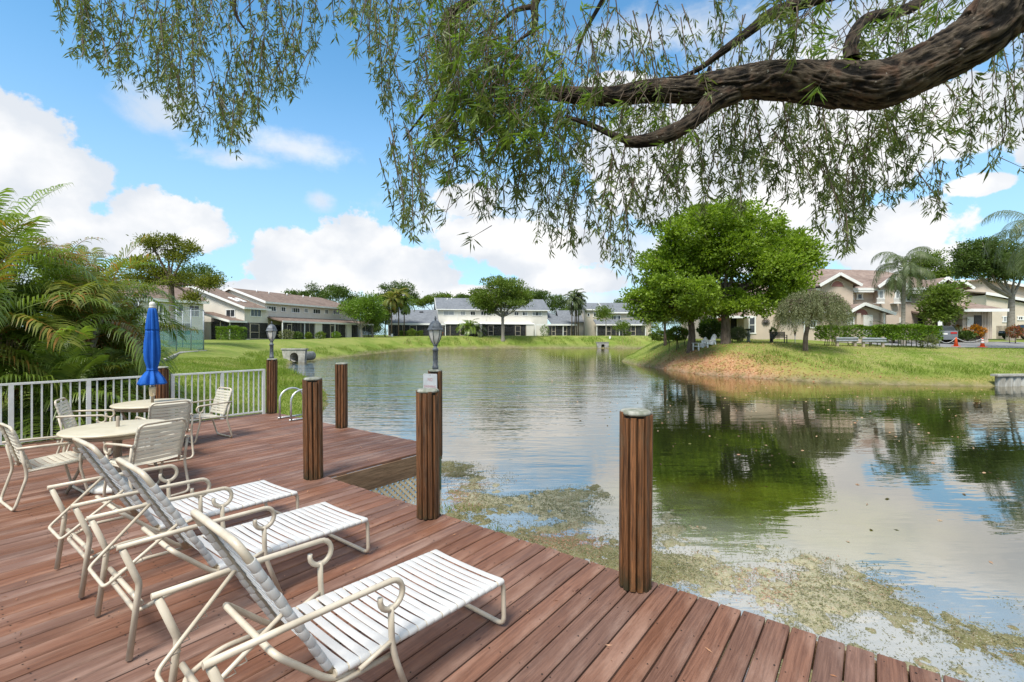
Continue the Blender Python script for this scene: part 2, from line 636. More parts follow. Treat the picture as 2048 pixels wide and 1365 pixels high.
def water_mat():
    m, t, out = new_mat('pond_water')
    tcn = t.new('ShaderNodeTexCoord')
    v = tcn.outputs['Object']
    # body colour: green-brown, yellower in the shallows
    deep = t.noise(v, .12, 4.0, .55)
    sx = t.new('ShaderNodeSeparateXYZ')
    t.l.new(v, sx.inputs[0])
    d2 = t.math('ADD', t.math('POWER', t.math('DIVIDE', t.math('SUBTRACT', sx.outputs[0], 3.0), 2.8), 2.0),
                t.math('POWER', t.math('DIVIDE', t.math('SUBTRACT', sx.outputs[1], 6.7), 1.7), 2.0))
    shallow = t.math('MULTIPLY', t.remap(d2, .1, 1.6, 1, 0), t.remap(t.noise(v, .8, 4.0, .6), .25, .7, .45, 1))
    col = t.mix(deep, (.012, .017, .006), (.022, .027, .009))
    col = t.mix(shallow, col, (.135, .145, .014))
    bb = t.math('ADD', t.math('MULTIPLY', t.math('ADD', sx.outputs[0], 2.566), .6045), t.math('MULTIPLY', t.math('SUBTRACT', sx.outputs[1], 6.14), .7966))
    bb = t.math('ADD', bb, t.math('MULTIPLY', t.math('SUBTRACT', t.noise(v, .9, 4.0, .6), .5), 2.4))
    col = t.mix(t.remap(bb, 1.6, 4.9, .95, 0), col, (.30, .30, .27))  # pale murk by the deck, also standing in for bright sky reflection
    # wind ripples: strong in a band on the open water, nearly still close to the deck and on the right
    rip = t.noise(t.mapping(v, (.55, 2.4, 1), rot=(0, 0, R(6))), 1.15, 3.0, .5, .35)
    rip2 = t.noise(t.mapping(v, (1.2, 3.6, 1), rot=(0, 0, R(-10))), 2.3, 2.0, .5)
    swell = t.noise(t.mapping(v, (.3, .8, 1)), .8, 2.0, .5)
    wind = t.noise(t.mapping(v, (.05, .09, 1)), 1.0, 3.0, .5)
    left = t.remap(sx.outputs[0], -1.0, 7.0, 1, .0)
    far = t.remap(sx.outputs[1], 6.5, 24.0, .10, 1)
    amt = t.math('MULTIPLY', t.math('ADD', t.math('MULTIPLY', left, .92), .10), t.math('MULTIPLY', far, t.remap(wind, .3, .65, .55, 1.1)))
    big = t.noise(t.mapping(v, (.16, .55, 1), rot=(0, 0, R(4))), 1.0, 3.0, .55, .3)
    h = t.math('ADD', t.math('MULTIPLY', rip, .8), t.math('ADD', t.math('MULTIPLY', rip2, .3), t.math('ADD', t.math('MULTIPLY', swell, .5), t.math('MULTIPLY', t.math('MULTIPLY', big, 1.6), far))))
    b = t.new('ShaderNodeBump')
    b.inputs['Distance'].default_value = .085
    t.l.new(t.math('ADD', t.math('MULTIPLY', amt, .85), .035), b.inputs['Strength'])
    t.l.new(h, b.inputs['Height'])
    df = t.new('ShaderNodeBsdfDiffuse')
    t.l.new(col, df.inputs[0])
    gl = t.new('ShaderNodeBsdfGlossy')
    gl.inputs['Roughness'].default_value = .015
    gl.inputs[0].default_value = (1.0, .955, .89, 1)
    t.l.new(b.outputs[0], gl.inputs['Normal'])
    fr = t.new('ShaderNodeFresnel')
    fr.inputs[0].default_value = 2.3
    t.l.new(b.outputs[0], fr.inputs['Normal'])
    mx = t.new('ShaderNodeMixShader')
    t.l.new(t.remap(fr.outputs[0], .12, .75, .34, .84, False), mx.inputs[0])
    t.l.new(df.outputs[0], mx.inputs[1])
    t.l.new(gl.outputs[0], mx.inputs[2])
    t.l.new(mx.outputs[0], out.inputs[0])
    return m


def ground_mat():
    m, t, out = new_mat('lawn_ground')
    vc = t.new('ShaderNodeVertexColor', layer_name='gcol')
    tcn = t.new('ShaderNodeTexCoord')
    v = tcn.outputs['Object']
    a = t.noise(v, .35, 5.0, .6)
    b = t.noise(v, 2.2, 6.0, .7)
    c = t.noise(v, 11.0, 5.0, .7)
    sep_ = t.new('ShaderNodeSeparateColor')
    t.l.new(vc.outputs[0], sep_.inputs[0])
    grass = t.mix(t.remap(a, .35, .65), (.125, .185, .026), (.215, .245, .058))
    dry = t.math('MULTIPLY', t.remap(b, .44, .70), t.math('ADD', t.math('MULTIPLY', sep_.outputs[1], .75), .08))
    grass = t.mix(dry, grass, (.34, .27, .14))
    grass = t.mix(t.remap(c, .52, .74, 0, .55), grass, (.035, .06, .008))
    litter = t.mix(t.remap(c, .35, .65), (.36, .15, .06), (.50, .31, .19))
    fl = t.math('MULTIPLY', sep_.outputs[0], t.remap(b, .3, .62, .35, 1.0))
    grass = t.mix(fl, grass, litter)
    mud = t.mix(t.remap(b, .35, .65), (.10, .075, .05), (.24, .19, .13))
    grass = t.mix(t.math('MULTIPLY', sep_.outputs[2], t.remap(c, .2, .6, .5, 1)), grass, mud)
    bsdf(t, out, grass, .95, .1, 0, t.math('ADD', b, c), .8, .06)
    return m


M['deck'] = deck_mat()
M['post'] = post_mat()
M['bark'] = bark_mat()
M['water'] = water_mat()
M['ground'] = ground_mat()
M['cap'] = pmat('weathered_post_cap', (.34, .34, .30), (.17, .18, .14), 14, .85, .2, third=(.07, .08, .05), tscale=9, bump=.4)
M['pile'] = pmat('green_treated_pile', (.035, .065, .035), (.075, .07, .045), 6, .8, .3, bump=.3, third=(.16, .18, .13), tscale=22)
M['fascia'] = pmat('brown_fascia_wood', (.15, .088, .048), (.27, .165, .095), 3, .65, .35, stretch=(1, 14, 14), bump=.3, jitter=.15, third=(.04, .022, .012), tscale=8)
M['lattice'] = pmat('tan_lattice', (.74, .60, .40), (.60, .47, .30), 8, .75, .3, jitter=.12)
M['joist'] = pmat('dark_joist', (.03, .02, .014), (.05, .035, .02), 5, .9)
M['nail'] = pmat('rusty_nail', (.02, .012, .009), None, 5, .7)
M['rail'] = pmat('white_painted_rail', (.76, .77, .75), (.64, .66, .62), 3, .45, .4, third=(.36, .36, .31), tscale=9, tamt=(.62, .8))
M['frame'] = pmat('beige_powder_coat', (.57, .50, .395), (.47, .405, .31), 7, .38, .5, third=(.30, .22, .14), tscale=26, tamt=(.66, .8))
M['strap'] = pmat('white_vinyl_strap', (.74, .73, .71), (.67, .66, .64), 5, .38, .5, third=(.36, .30, .20), tscale=11, jitter=.04, tamt=(.68, .78))
M['cstrap'] = pmat('cream_vinyl_strap', (.72, .68, .565), (.66, .61, .50), 5, .42, .45, third=(.42, .36, .26), tscale=14, jitter=.05, tamt=(.66, .8))
M['table'] = pmat('cream_table_top', (.56, .50, .375), (.50, .44, .32), 4, .4, .45, third=(.40, .35, .24), tscale=16, tamt=(.62, .8))
M['tleg'] = pmat('tan_table_leg', (.34, .28, .21), (.25, .20, .15), 6, .5)
M['blue'] = pmat('blue_canvas', (.010, .085, .37), (.014, .115, .46), 5, .75, .25, bump=.1)
M['white_pl'] = pmat('white_plastic', (.72, .70, .64), (.58, .57, .52), 8, .45)
M['lampblack'] = pmat('weathered_black_metal', (.05, .056, .065), (.11, .125, .145), 9, .5, .5, third=(.26, .28, .30), tscale=24, bump=.15)
M['lampglass'] = pmat('frosted_glass', (.62, .60, .56), (.46, .45, .42), 12, .3, .5)
M['alu'] = pmat('aluminium', (.62, .63, .63), (.48, .49, .50), 9, .35, .5, .6)
M['sign'] = pmat('faded_sign_face', (.56, .58, .60), (.47, .49, .50), 9, .5)
M['signred'] = pmat('faded_red_paint', (.42, .13, .13), (.50, .30, .30), 40, .6)
M['signgrey'] = pmat('faded_grey_paint', (.30, .30, .32), (.42, .42, .44), 40, .6)
M['conc'] = pmat('weathered_concrete', (.42, .40, .36), (.26, .25, .22), 2.2, .9, .2, bump=.3, third=(.12, .12, .10), tscale=6)
M['sheet'] = pmat('stained_concrete_panel', (.50, .49, .45), (.32, .30, .26), 2.0, .9, .2, bump=.2, stretch=(3, 3, .5), third=(.17, .15, .12), tscale=3)
M['dark'] = pmat('dark_interior', (.012, .012, .013), None, 5, .8)
M['wall_l'] = pmat('cream_stucco', (.68, .635, .55), (.62, .58, .51), .8, .9, .15, bump=.1)
M['wall_c'] = pmat('white_stucco', (.70, .665, .60), (.64, .61, .55), .8, .9, .15)
M['wall_t'] = pmat('tan_stucco', (.60, .53, .43), (.54, .475, .385), .8, .9, .15)
M['wall_r'] = pmat('pinkish_stucco', (.54, .445, .36), (.49, .405, .33), .8, .9, .15)
M['wall_f'] = pmat('beige_stucco', (.62, .535, .43), (.56, .485, .39), .8, .9, .15)
M['trim'] = pmat('white_trim', (.78, .77, .74), (.70, .69, .66), 1.5, .6)


def shingle_mat(name, a, b):
    m, t, out = new_mat(name)
    tcn = t.new('ShaderNodeTexCoord')
    v = tcn.outputs['Object']
    br = t.noise(t.mapping(v, (2.0, 1, 9)), 1.0, 4.0, .6)
    big = t.noise(v, .35, 4.0, .6)
    col = t.mix(t.remap(br, .35, .65), a, b)
    col = t.mix(t.remap(big, .45, .75, 0, .5), col, tuple(x * .62 for x in a))
    bsdf(t, out, col, .92, .15, 0, br, .3)
    return m


M['roof_l'] = shingle_mat('brown_shingle', (.155, .110, .088), (.225, .168, .137))
M['roof_c'] = shingle_mat('grey_shingle', (.135, .145, .160), (.19, .20, .215))
M['roof_r'] = shingle_mat('pinkish_brown_shingle', (.20, .145, .12), (.285, .215, .18))
M['pane'] = pmat('dark_window_glass', (.022, .026, .03), (.05, .058, .065), .9, .08, .6)
M['blind'] = pmat('white_blind', (.34, .35, .36), (.25, .26, .27), .9, .3, .5, stretch=(.2, .2, 8))
M['arch'] = pmat('faded_rose_panel', (.36, .16, .145), (.30, .13, .12), 2, .85)
M['door'] = pmat('white_door_paint', (.70, .67, .61), None, 2, .6)
M['wood'] = pmat('grey_tan_fence_wood', (.40, .33, .25), (.30, .25, .19), 2, .85, jitter=.12)
M['trunk'] = pmat('grey_brown_trunk', (.085, .062, .045), (.17, .13, .10), 3, .9, .2, stretch=(3, 3, .8), bump=.5)
M['ptrunk'] = pmat('pale_trunk', (.30, .27, .23), (.20, .175, .14), 3, .9, .2, stretch=(1, 1, 4), bump=.3)
M['cane'] = pmat('green_grey_cane', (.16, .17, .10), (.24, .22, .16), 2, .6, .4, stretch=(1, 1, 6), bump=.2)
M['asphalt'] = pmat('grey_asphalt', (.20, .20, .20), (.25, .245, .24), 1.2, .95, .1)
M['orange'] = pmat('orange_plastic', (.72, .10, .02), (.62, .085, .02), 6, .5)
M['galv'] = pmat('galvanised_steel', (.36, .38, .40), (.27, .29, .31), 5, .5, .5, .4)
M['car_g'] = pmat('grey_car_paint', (.16, .17, .19), None, 5, .22, .6)
M['car_k'] = pmat('black_car_paint', (.008, .009, .01), None, 5, .15, .6)
M['tyre'] = pmat('black_rubber', (.015, .015, .016), None, 5, .85)
M['rim'] = pmat('grey_alloy', (.30, .31, .33), None, 5, .35, .5, .6)
M['tail'] = pmat('red_lamp_lens', (.45, .012, .012), None, 5, .2, .6)
M['bench'] = pmat('dark_bench_slat', (.04, .036, .034), (.07, .06, .055), 5, .6)
M['adir'] = pmat('white_adirondack_paint', (.80, .80, .78), None, 5, .55)


def strap_trans(mt, f):
    nt = mt.node_tree
    p = nt.nodes['Principled BSDF']
    o = [n for n in nt.nodes if n.type == 'OUTPUT_MATERIAL'][0]
    tr = nt.nodes.new('ShaderNodeBsdfTranslucent')
    nt.links.new(p.inputs['Base Color'].links[0].from_socket, tr.inputs[0])
    mx = nt.nodes.new('ShaderNodeMixShader')
    mx.inputs[0].default_value = f
    nt.links.new(p.outputs[0], mx.inputs[1])
    nt.links.new(tr.outputs[0], mx.inputs[2])
    nt.links.new(mx.outputs[0], o.inputs[0])


strap_trans(M['strap'], .24)     # thin vinyl lets light through
strap_trans(M['cstrap'], .24)


def screen_mat():
    m, t, out = new_mat('dark_insect_screen')
    p = t.new('ShaderNodeBsdfPrincipled')
    p.inputs['Base Color'].default_value = (.035, .035, .036, 1)
    p.inputs['Roughness'].default_value = .7
    tr = t.new('ShaderNodeBsdfTransparent')
    mx = t.new('ShaderNodeMixShader')
    mx.inputs[0].default_value = .62
    t.l.new(tr.outputs[0], mx.inputs[1])
    t.l.new(p.outputs[0], mx.inputs[2])
    t.l.new(mx.outputs[0], out.inputs[0])
    return m


def teal_mat():
    m, t, out = new_mat('teal_windscreen_mesh')
    p = t.new('ShaderNodeBsdfPrincipled')
    p.inputs['Base Color'].default_value = (.10, .27, .25, 1)
    p.inputs['Roughness'].default_value = .8
    tr = t.new('ShaderNodeBsdfTransparent')
    mx = t.new('ShaderNodeMixShader')
    mx.inputs[0].default_value = .27
    t.l.new(tr.outputs[0], mx.inputs[1])
    t.l.new(p.outputs[0], mx.inputs[2])
    t.l.new(mx.outputs[0], out.inputs[0])
    return m


M['screen'] = screen_mat()
M['teal'] = teal_mat()
M['clear_mesh'] = teal_mat()
M['clear_mesh'].name = 'open_chain_mesh'
M['clear_mesh'].node_tree.nodes['Mix Shader'].inputs[0].default_value = .10
M['clear_mesh'].node_tree.nodes['Principled BSDF'].inputs['Base Color'].default_value = (.45, .5, .52, 1)

M['lf_over'] = leaf_mat('weeping_leaf', (.078, .108, .030), (.185, .222, .062), (.24, .09, .05), .42, .35, (.985, .995))
M['lf_new'] = leaf_mat('fresh_weeping_leaf', (.10, .165, .024), (.19, .275, .042), None, .45, .35)
M['lf_big'] = leaf_mat('bright_broad_leaf', (.125, .20, .013), (.27, .37, .034), None, .42, .35)
M['lf_dark'] = leaf_mat('deep_green_leaf', (.055, .095, .019), (.115, .17, .032), None, .3, .3)
M['lf_mid'] = leaf_mat('mid_green_leaf', (.085, .14, .017), (.175, .235, .034), (.22, .13, .035), .35, .3, (.9, 1.0))
M['lf_olive'] = leaf_mat('olive_leaf', (.11, .125, .055), (.24, .25, .125), None, .35, .3)
M['lf_pine'] = leaf_mat('yellow_green_pine_leaf', (.105, .125, .016), (.215, .225, .030), None, .3, .3)
M['lf_hedge'] = leaf_mat('hedge_leaf', (.085, .155, .013), (.195, .30, .028), None, .3, .35)
M['lf_orange'] = leaf_mat('orange_croton_leaf', (.42, .14, .015), (.50, .25, .02), (.10, .09, .02), .3, .3, (.7, .8))
M['lf_red'] = leaf_mat('red_croton_leaf', (.26, .07, .04), (.34, .14, .05), (.09, .10, .02), .3, .3, (.7, .8))
M['lf_palm'] = leaf_mat('palm_leaflet', (.080, .140, .020), (.25, .33, .055), None, .40, .6, big=.9, rough=.36)
M['lf_palm_dry'] = leaf_mat('dry_palm_leaflet', (.30, .21, .13), (.48, .37, .27), (.33, .13, .035), .3, .2, (.62, .85))
M['lf_palm_gold'] = leaf_mat('yellowing_palm_leaflet', (.11, .15, .022), (.25, .25, .05), (.32, .17, .04), .38, .3, (.82, .98))
M['lf_queen'] = leaf_mat('grey_green_palm_leaflet', (.075, .105, .042), (.16, .19, .085), None, .35, .35)
M['grass'] = leaf_mat('grass_blade', (.13, .205, .022), (.26, .31, .058), (.46, .38, .20), .4, .2, (.70, .92), .5)
M['weed'] = leaf_mat('pond_weed_sprig', (.085, .095, .028), (.36, .34, .21), (.46, .24, .17), .25, .2, (.66, .84), .7)
M['fallen'] = leaf_mat('fallen_leaf', (.34, .13, .05), (.54, .32, .20), None, .15, .2)
M['floating'] = leaf_mat('floating_leaf', (.42, .22, .12), (.52, .40, .26), (.12, .13, .03), .1, .3, (.8, .85))

# ------------------------------------------------------------------ ground and pond
WATER_Z = -0.7
SHORE = np.array([(-5.2, 11.0), (-6.0, 15.1), (-6.7, 17.6), (-7.8, 20.2), (-10.6, 25.5), (-13.3, 29.5), (-16.8, 35.6), (-20.0, 42.5),
                  (-20.6, 46.5), (-19.6, 50), (-19.2, 57), (-17.4, 73), (-11.5, 83), (-2.5, 89), (8, 90.5), (18, 90), (25, 88), (31, 82), (29, 74), (22, 64), (15.5, 56),
                  (11.8, 50.5), (10.6, 46), (10.4, 41), (10.8, 37), (11.9, 30.8), (14.0, 28), (15.9, 26.2), (17.7, 24.8), (20.7, 23.9), (23.6, 23.3),
                  (26.2, 23.5), (30, 22), (27, 17), (15.5, 10.0), (9.0, 4.6), (6.6, 2.2), (4.6, .6), (2.4, 1.9), (.6, 3.7), (-1.3, 5.6), (-3.0, 7.6)])
CTRL = np.array([(13, 34.5, 1.38), (17, 33, 1.25), (20, 45, 1.42), (26, 46, 1.42), (34, 47, 1.38), (18.5, 30.5, 1.06), (24, 33, 1.08), (32, 35, .86), (38, 35, .84), (31, 42, 1.1),
                 (40, 49, 1.32), (46, 36, .9), (50, 55, 1.4), (-33, 64, 1.2), (-30, 85, 1.4), (-40, 60, 1.2), (-16, 99, 1.62), (-5, 100, 1.65), (10, 103, 1.65), (25, 106, 1.65),
                 (40, 100, 1.6), (-22, 36, .86), (-15, 21, .45), (-12, 16, .22), (-9, 12, .0), (-9, 8, -.12), (-12, 8, -.05), (-10, 0, -.15), (0, -12, -.15), (12, 0, .2),
                 (20, 8, .6), (0, 140, 1.65), (-80, 60, 1.3), (80, 60, 1.4), (0, -80, .0)], float)
DECK_O = Vector((-2.566, 6.14, 0))
E1 = Vector((.7966, -.6045, 0))         # along the water edge
E2 = Vector((.6045, .7966, 0))          # along the boards


def deck_pt(a, b, z=0.0):
    return DECK_O + E1 * a + E2 * b + Vector((0, 0, z))


DECK_POLY = np.array([tuple(deck_pt(a, b))[:2] for a, b in ((.2, .2), (.2, 2.35), (-5.85, 2.35), (-5.85, -8.0), (9.0, -8.0), (9.0, .2))])


def poly_sd(X, Y, poly):
    """signed distance, positive inside"""
    X = np.asarray(X, float)
    Y = np.asarray(Y, float)
    d = np.full(X.shape, 1e9)
    ins = np.zeros(X.shape, bool)
    n = len(poly)
    for i in range(n):
        ax, ay = poly[i]
        bx, by = poly[(i + 1) % n]
        ex, ey = bx - ax, by - ay
        t = np.clip(((X - ax) * ex + (Y - ay) * ey) / (ex * ex + ey * ey), 0, 1)
        d = np.minimum(d, np.hypot(X - ax - t * ex, Y - ay - t * ey))
        if by != ay:
            ins ^= ((ay > Y) != (by > Y)) & (X < (bx - ax) * (Y - ay) / (by - ay) + ax)
    return np.where(ins, d, -d)


def sstep(x):
    x = np.clip(x, 0, 1)
    return x * x * (3 - 2 * x)


def wob(X, Y):
    return (np.sin(X * .9 + 1.3 * np.sin(Y * .7)) * np.cos(Y * 1.1 + .5 * np.sin(X * 1.3)) * .5 + np.sin(X * 2.3 + Y * 1.7) * .25 + np.sin(Y * 3.1 - X * 2.9) * .2)


def height(X, Y):
    X = np.asarray(X, float)
    Y = np.asarray(Y, float)
    sd = poly_sd(X, Y, SHORE) + wob(X, Y) * .22
    num = np.zeros(X.shape)
    den = np.zeros(X.shape)
    for (cx, cy, cz) in CTRL:
        wt = 1.0 / ((X - cx) ** 2 + (Y - cy) ** 2 + 4.0) ** 1.6
        num += wt * cz
        den += wt
    H = num / den
    out = -sd
    wdt = np.where((Y < 34) & (X > 9), 9.5, np.where(Y > 60, 8.0, 7.5))
    wdt = np.where((X > 9) & (Y > 33) & (Y < 60), 6.0, wdt)
    wdt = np.where((X > 9) & (Y < 60), 4.4 + 5.1 * sstep((X - 15.5) / 7.0), wdt)
    lip = .28 * sstep(out / .5)                                     # little cut bank above the water
    land = WATER_Z - .06 + lip + (H - WATER_Z - .22) * sstep((out / wdt) ** .85)
    sea = WATER_Z - .06 - .75 * sstep(sd / 3.0)
    Z = np.where(sd > 0, sea, land)
    Z = Z + np.where(out > 1.5, wob(X * .6, Y * .6) * .035, 0)
    dk = poly_sd(X, Y, DECK_POLY)
    Z = np.where(dk > -.5, np.minimum(Z, -.32 - .12 * sstep(dk)), Z)
    return Z


def gz(x, y):
    return float(height(np.array([x]), np.array([y]))[0])


def on_ground(u, Y):
    x = ux(u, Y)
    return Vector((x, Y, gz(x, Y)))


def make_ground():
    n = 430
    tx = np.linspace(-1, 1, n)
    xs = 1500 * np.sinh(6.2 * tx) / np.sinh(6.2)
    ty = np.linspace(-.62, 1, n)
    ys = 22 + 2400 * np.sinh(6.2 * ty) / np.sinh(6.2)
    X, Y = np.meshgrid(xs, ys)
    Z = height(X.ravel(), Y.ravel())
    X, Y = X.ravel(), Y.ravel()
    V = np.stack([X, Y, Z], 1)
    i = np.arange(n - 1)
    a = (i[:, None] * n + i[None, :]).ravel()
    F = np.stack([a, a + 1, a + n + 1, a + n], 1)
    me = np_mesh('ground', V, F, M['ground'], smooth=True)
    sd = -poly_sd(X, Y, SHORE)
    col = np.zeros((len(V), 4), np.float32)
    col[:, 3] = 1
    # red: fallen-leaf litter on the promontory bank; green: dry grass; blue: mud and sand at the water
    prom = np.exp(-(((X - 12.6) / 3.6) ** 2 + ((Y - 31.5) / 5.0) ** 2)) * sstep(1.15 - sd / 2.5) * 2.2
    strip = np.where((X > 10) & (X < 26) & (Y < 38) & (Y > 22), np.clip(1.2 - np.abs(sd - .7) / .9, 0, 1) * .32, 0)
    tree = np.exp(-(((X - 14) / 7.0) ** 2 + ((Y - 34) / 6.0) ** 2)) * .16
    col[:, 0] = np.clip(np.maximum(prom + tree, strip), 0, 1)
    dry = np.where((X > 14) & (Y < 42), .75, 0) * sstep((sd - 1) / 3)
    dry = np.maximum(dry, np.where((Y > 60), .62 * sstep((sd - 3) / 4) * sstep((16 - sd) / 8), 0))
    dry = np.maximum(dry, np.where((X < -8) & (Y < 60), .30, 0))
    col[:, 1] = np.clip(dry, 0, 1)
    mud = np.clip(1.0 - np.abs(sd) / .55, 0, 1)
    mud = np.maximum(mud, np.where(sd < 0, .9, 0))
    mud = np.maximum(mud, np.clip(1.2 - (-poly_sd(X, Y, DECK_POLY) / .8).clip(0, 9), 0, 1) * .8)
    far = np.where((Y > 60) & (Y < 100), np.clip(1 - np.abs(sd - .6) / 1.0, 0, 1) * .85, 0)
    col[:, 2] = np.maximum(mud, far)
    ca = me.color_attributes.new('gcol', 'FLOAT_COLOR', 'POINT')
    ca.data.foreach_set('color', col.ravel())
    o = obj('ground', me)
    tag(o, kind='structure')
    wm = MB().add([(-60, -10, WATER_Z), (70, -10, WATER_Z), (70, 110, WATER_Z), (-60, 110, WATER_Z)], [(0, 1, 2, 3)])
    tag(wm.build('water', M['water']), kind='structure')


make_ground()

# ------------------------------------------------------------------ the deck
deck = thing('wooden_deck', 'reddish brown stained wooden deck beside the pond', 'deck', DECK_O, math.atan2(E2.y, E2.x))
# local x runs along the boards towards the water (b), local y = -a


def board_mesh(L):
    wd, th, ch = .1315, .036, .007
    pr = [(-wd / 2, -th), (wd / 2, -th), (wd / 2, -ch), (wd / 2 - ch, 0), (-wd / 2 + ch, 0), (-wd / 2, -ch)]
    return MB().prism([(-L / 2, y, z) for y, z in pr], (L, 0, 0)).mesh('deck_board', M['deck'])


nail_pts = []
PITCH = .1425
k = 0
y = 5.70
while y > -8.6:
    far_part = y > -.10
    x1 = 2.245 if far_part else .135
    x1 += random.uniform(-.006, .006)
    # notches cut round the posts on the near edge are hidden by the posts themselves
    x0 = -7.6
    cuts = [x1]
    cand = [.6, -1.8, -4.2] if far_part else [-3.0, -5.4, -1.8]
    j = random.choice(cand)
    cuts.append(j)
    j2 = j - random.choice([3.6, 4.8])
    if j2 > x0 + .8:
        cuts.append(j2)
    cuts.append(x0)
    for q in range(len(cuts) - 1):
        b, a = cuts[q], cuts[q + 1] + .004
        o = obj('deck_board', board_mesh(b - a), deck, ((a + b) / 2, y, random.uniform(-.0025, .0015)))
        o.rotation_euler = (random.uniform(-.012, .012), random.uniform(-.0006, .0006), random.uniform(-.0008, .0008))
    for xx in np.arange(x1 - .06, -5.0, -.42):
        for s in (-.042, .042):
            nail_pts.append((xx + random.uniform(-.012, .012), y + s + random.uniform(-.008, .008)))
    y -= PITCH
    k += 1
nm = MB()
for (px, py) in nail_pts:
    r = random.uniform(.0035, .006)
    nm.add([(px + r * math.cos(t), py + r * math.sin(t), .0022) for t in np.arange(0, 6.28, 1.0472)], [tuple(range(6))])
tag(nm.build('nail_heads', M['nail'], deck), kind='stuff')


def plank(p, q, h, t, name='fascia_board', mat='fascia', parent=deck):
    return MB().bar(p, q, t, h).build(name, M[mat], parent)


# rim boards (a little below the walking surface), the notch with its lattice
plank((.118, -.13, -.125), (.118, -8.6, -.125), .17, .03)
plank((2.228, 5.75, -.125), (2.228, -.065, -.125), .17, .03)
plank((2.14, -.087, -.122), (.10, -.087, -.122), .168, .032)
plank((2.13, -.092, -.278), (.10, -.092, -.278), .135, .03)
plank((-7.6, 5.79, -.125), (2.24, 5.79, -.125), .17, .03)
for xx in np.arange(-7, 2.2, 1.2):
    y0 = -8.5 if xx < .1 else -.05
    plank((xx, y0, -.12), (xx, 5.7, -.12), .14, .04, 'joist', 'joist')
# the lattice hangs below the fascia, across the notch
lx0, lx1, lz0, lz1 = .02, 2.03, -.95, -.33
for sgn, yy in ((1, -.086), (-1, -.098)):
    t = -1.2
    while t < 3.6:
        # line x = t + s, z = lz0 + s (or mirrored), clipped to the rectangle
        s0 = max(0, (lx0 - t) if sgn > 0 else (t - lx1))
        s1 = min(lz1 - lz0, (lx1 - t) if sgn > 0 else (t - lx0))
        if s1 - s0 > .05:
            p = (t + sgn * s0, yy, lz0 + s0)
            q = (t + sgn * s1, yy, lz0 + s1)
            MB().bar(p, q, .037, .008, up=(0, 1, 0)).build('lattice_slat', M['lattice'], deck)
        t += .098

# ------------------------------------------------------------------ posts
POST_R = .116


def strip_mesh(h, wd):
    th = .026
    pr = [(-wd / 2, -.010), (wd / 2, -.010), (wd / 2 - .001, th * .45), (wd / 2 - .007, th * .72), (-wd / 2 + .007, th * .72), (-wd / 2 + .001, th * .45)]
    m_ = MB().prism([(p[1], p[0], 0) for p in pr], (0, 0, h))
    return m_.mesh('post_strip', M['post'])


def make_post(a, b, h, label, green=False, z_bottom=0.0, rz=0.0):
    p = deck_pt(a, b)
    t = thing('wooden_post', label, 'post', p, rz, 'wood wrapped posts on the deck')
    t.rotation_euler = (random.uniform(-.010, .010), random.uniform(-.010, .010), rz + random.uniform(0, .4))
    MB().lathe([(.088, -.09), (.090, h - .012)], 18).build('post_core', M['joist'], t)
    MB().lathe([(.098, -1.6), (.098, -.045)], 18).build('pile', M['pile'], t)
    n = 12
    me = [strip_mesh(h - z_bottom - d, w_) for d, w_ in ((.010, .050), (.020, .0455), (.030, .0475), (.045, .0435))]
    for i in range(n):
        an = 2 * math.pi * (i + .5) / n + random.uniform(-.02, .02)
        r = POST_R - .018 + random.uniform(-.005, .004)
        o = obj('post_strip', random.choice(me), t, (r * math.cos(an), r * math.sin(an), z_bottom + random.uniform(.0, .012)))
        o.rotation_euler = (random.uniform(-.006, .006), random.uniform(-.006, .006), an + random.uniform(-.06, .06))
    MB().lathe([(.106, h - .022), (.113, h - .012), (.113, h - .002), (.100, h + .012), (.06, h + .017), (.0, h + .017)], 20,
               mod=lambda A, Z: 1 + .025 * math.sin(A * 3 + 1) + .02 * math.sin(A * 7)).build('post_cap', M['cap'], t)
    return t


make_post(0, 0, 1.285, 'dark wooden post at the inner corner where the notch begins')
make_post(2.15, 0, 1.285, 'wooden post on the notch side with the sign post close behind it', True)
make_post(4.36, 0, 1.285, 'free standing wooden post on the open deck edge before the pond weed')
make_post(0, 2.15, 1.262, 'lamp topped wooden post carrying the swimming sign over the water', True, -.15)
make_post(-2.70, 2.165, 1.275, 'plain wooden post on the far deck edge between the ladder and the water')
make_post(-5.55, 2.165, 1.275, 'lamp topped wooden post where the white railing ends')
make_post(-5.6, 0.0, 1.20, 'reddish wooden post behind the closed blue umbrella')
# a loose strip hanging off the sign post
p = deck_pt(0, 2.15)
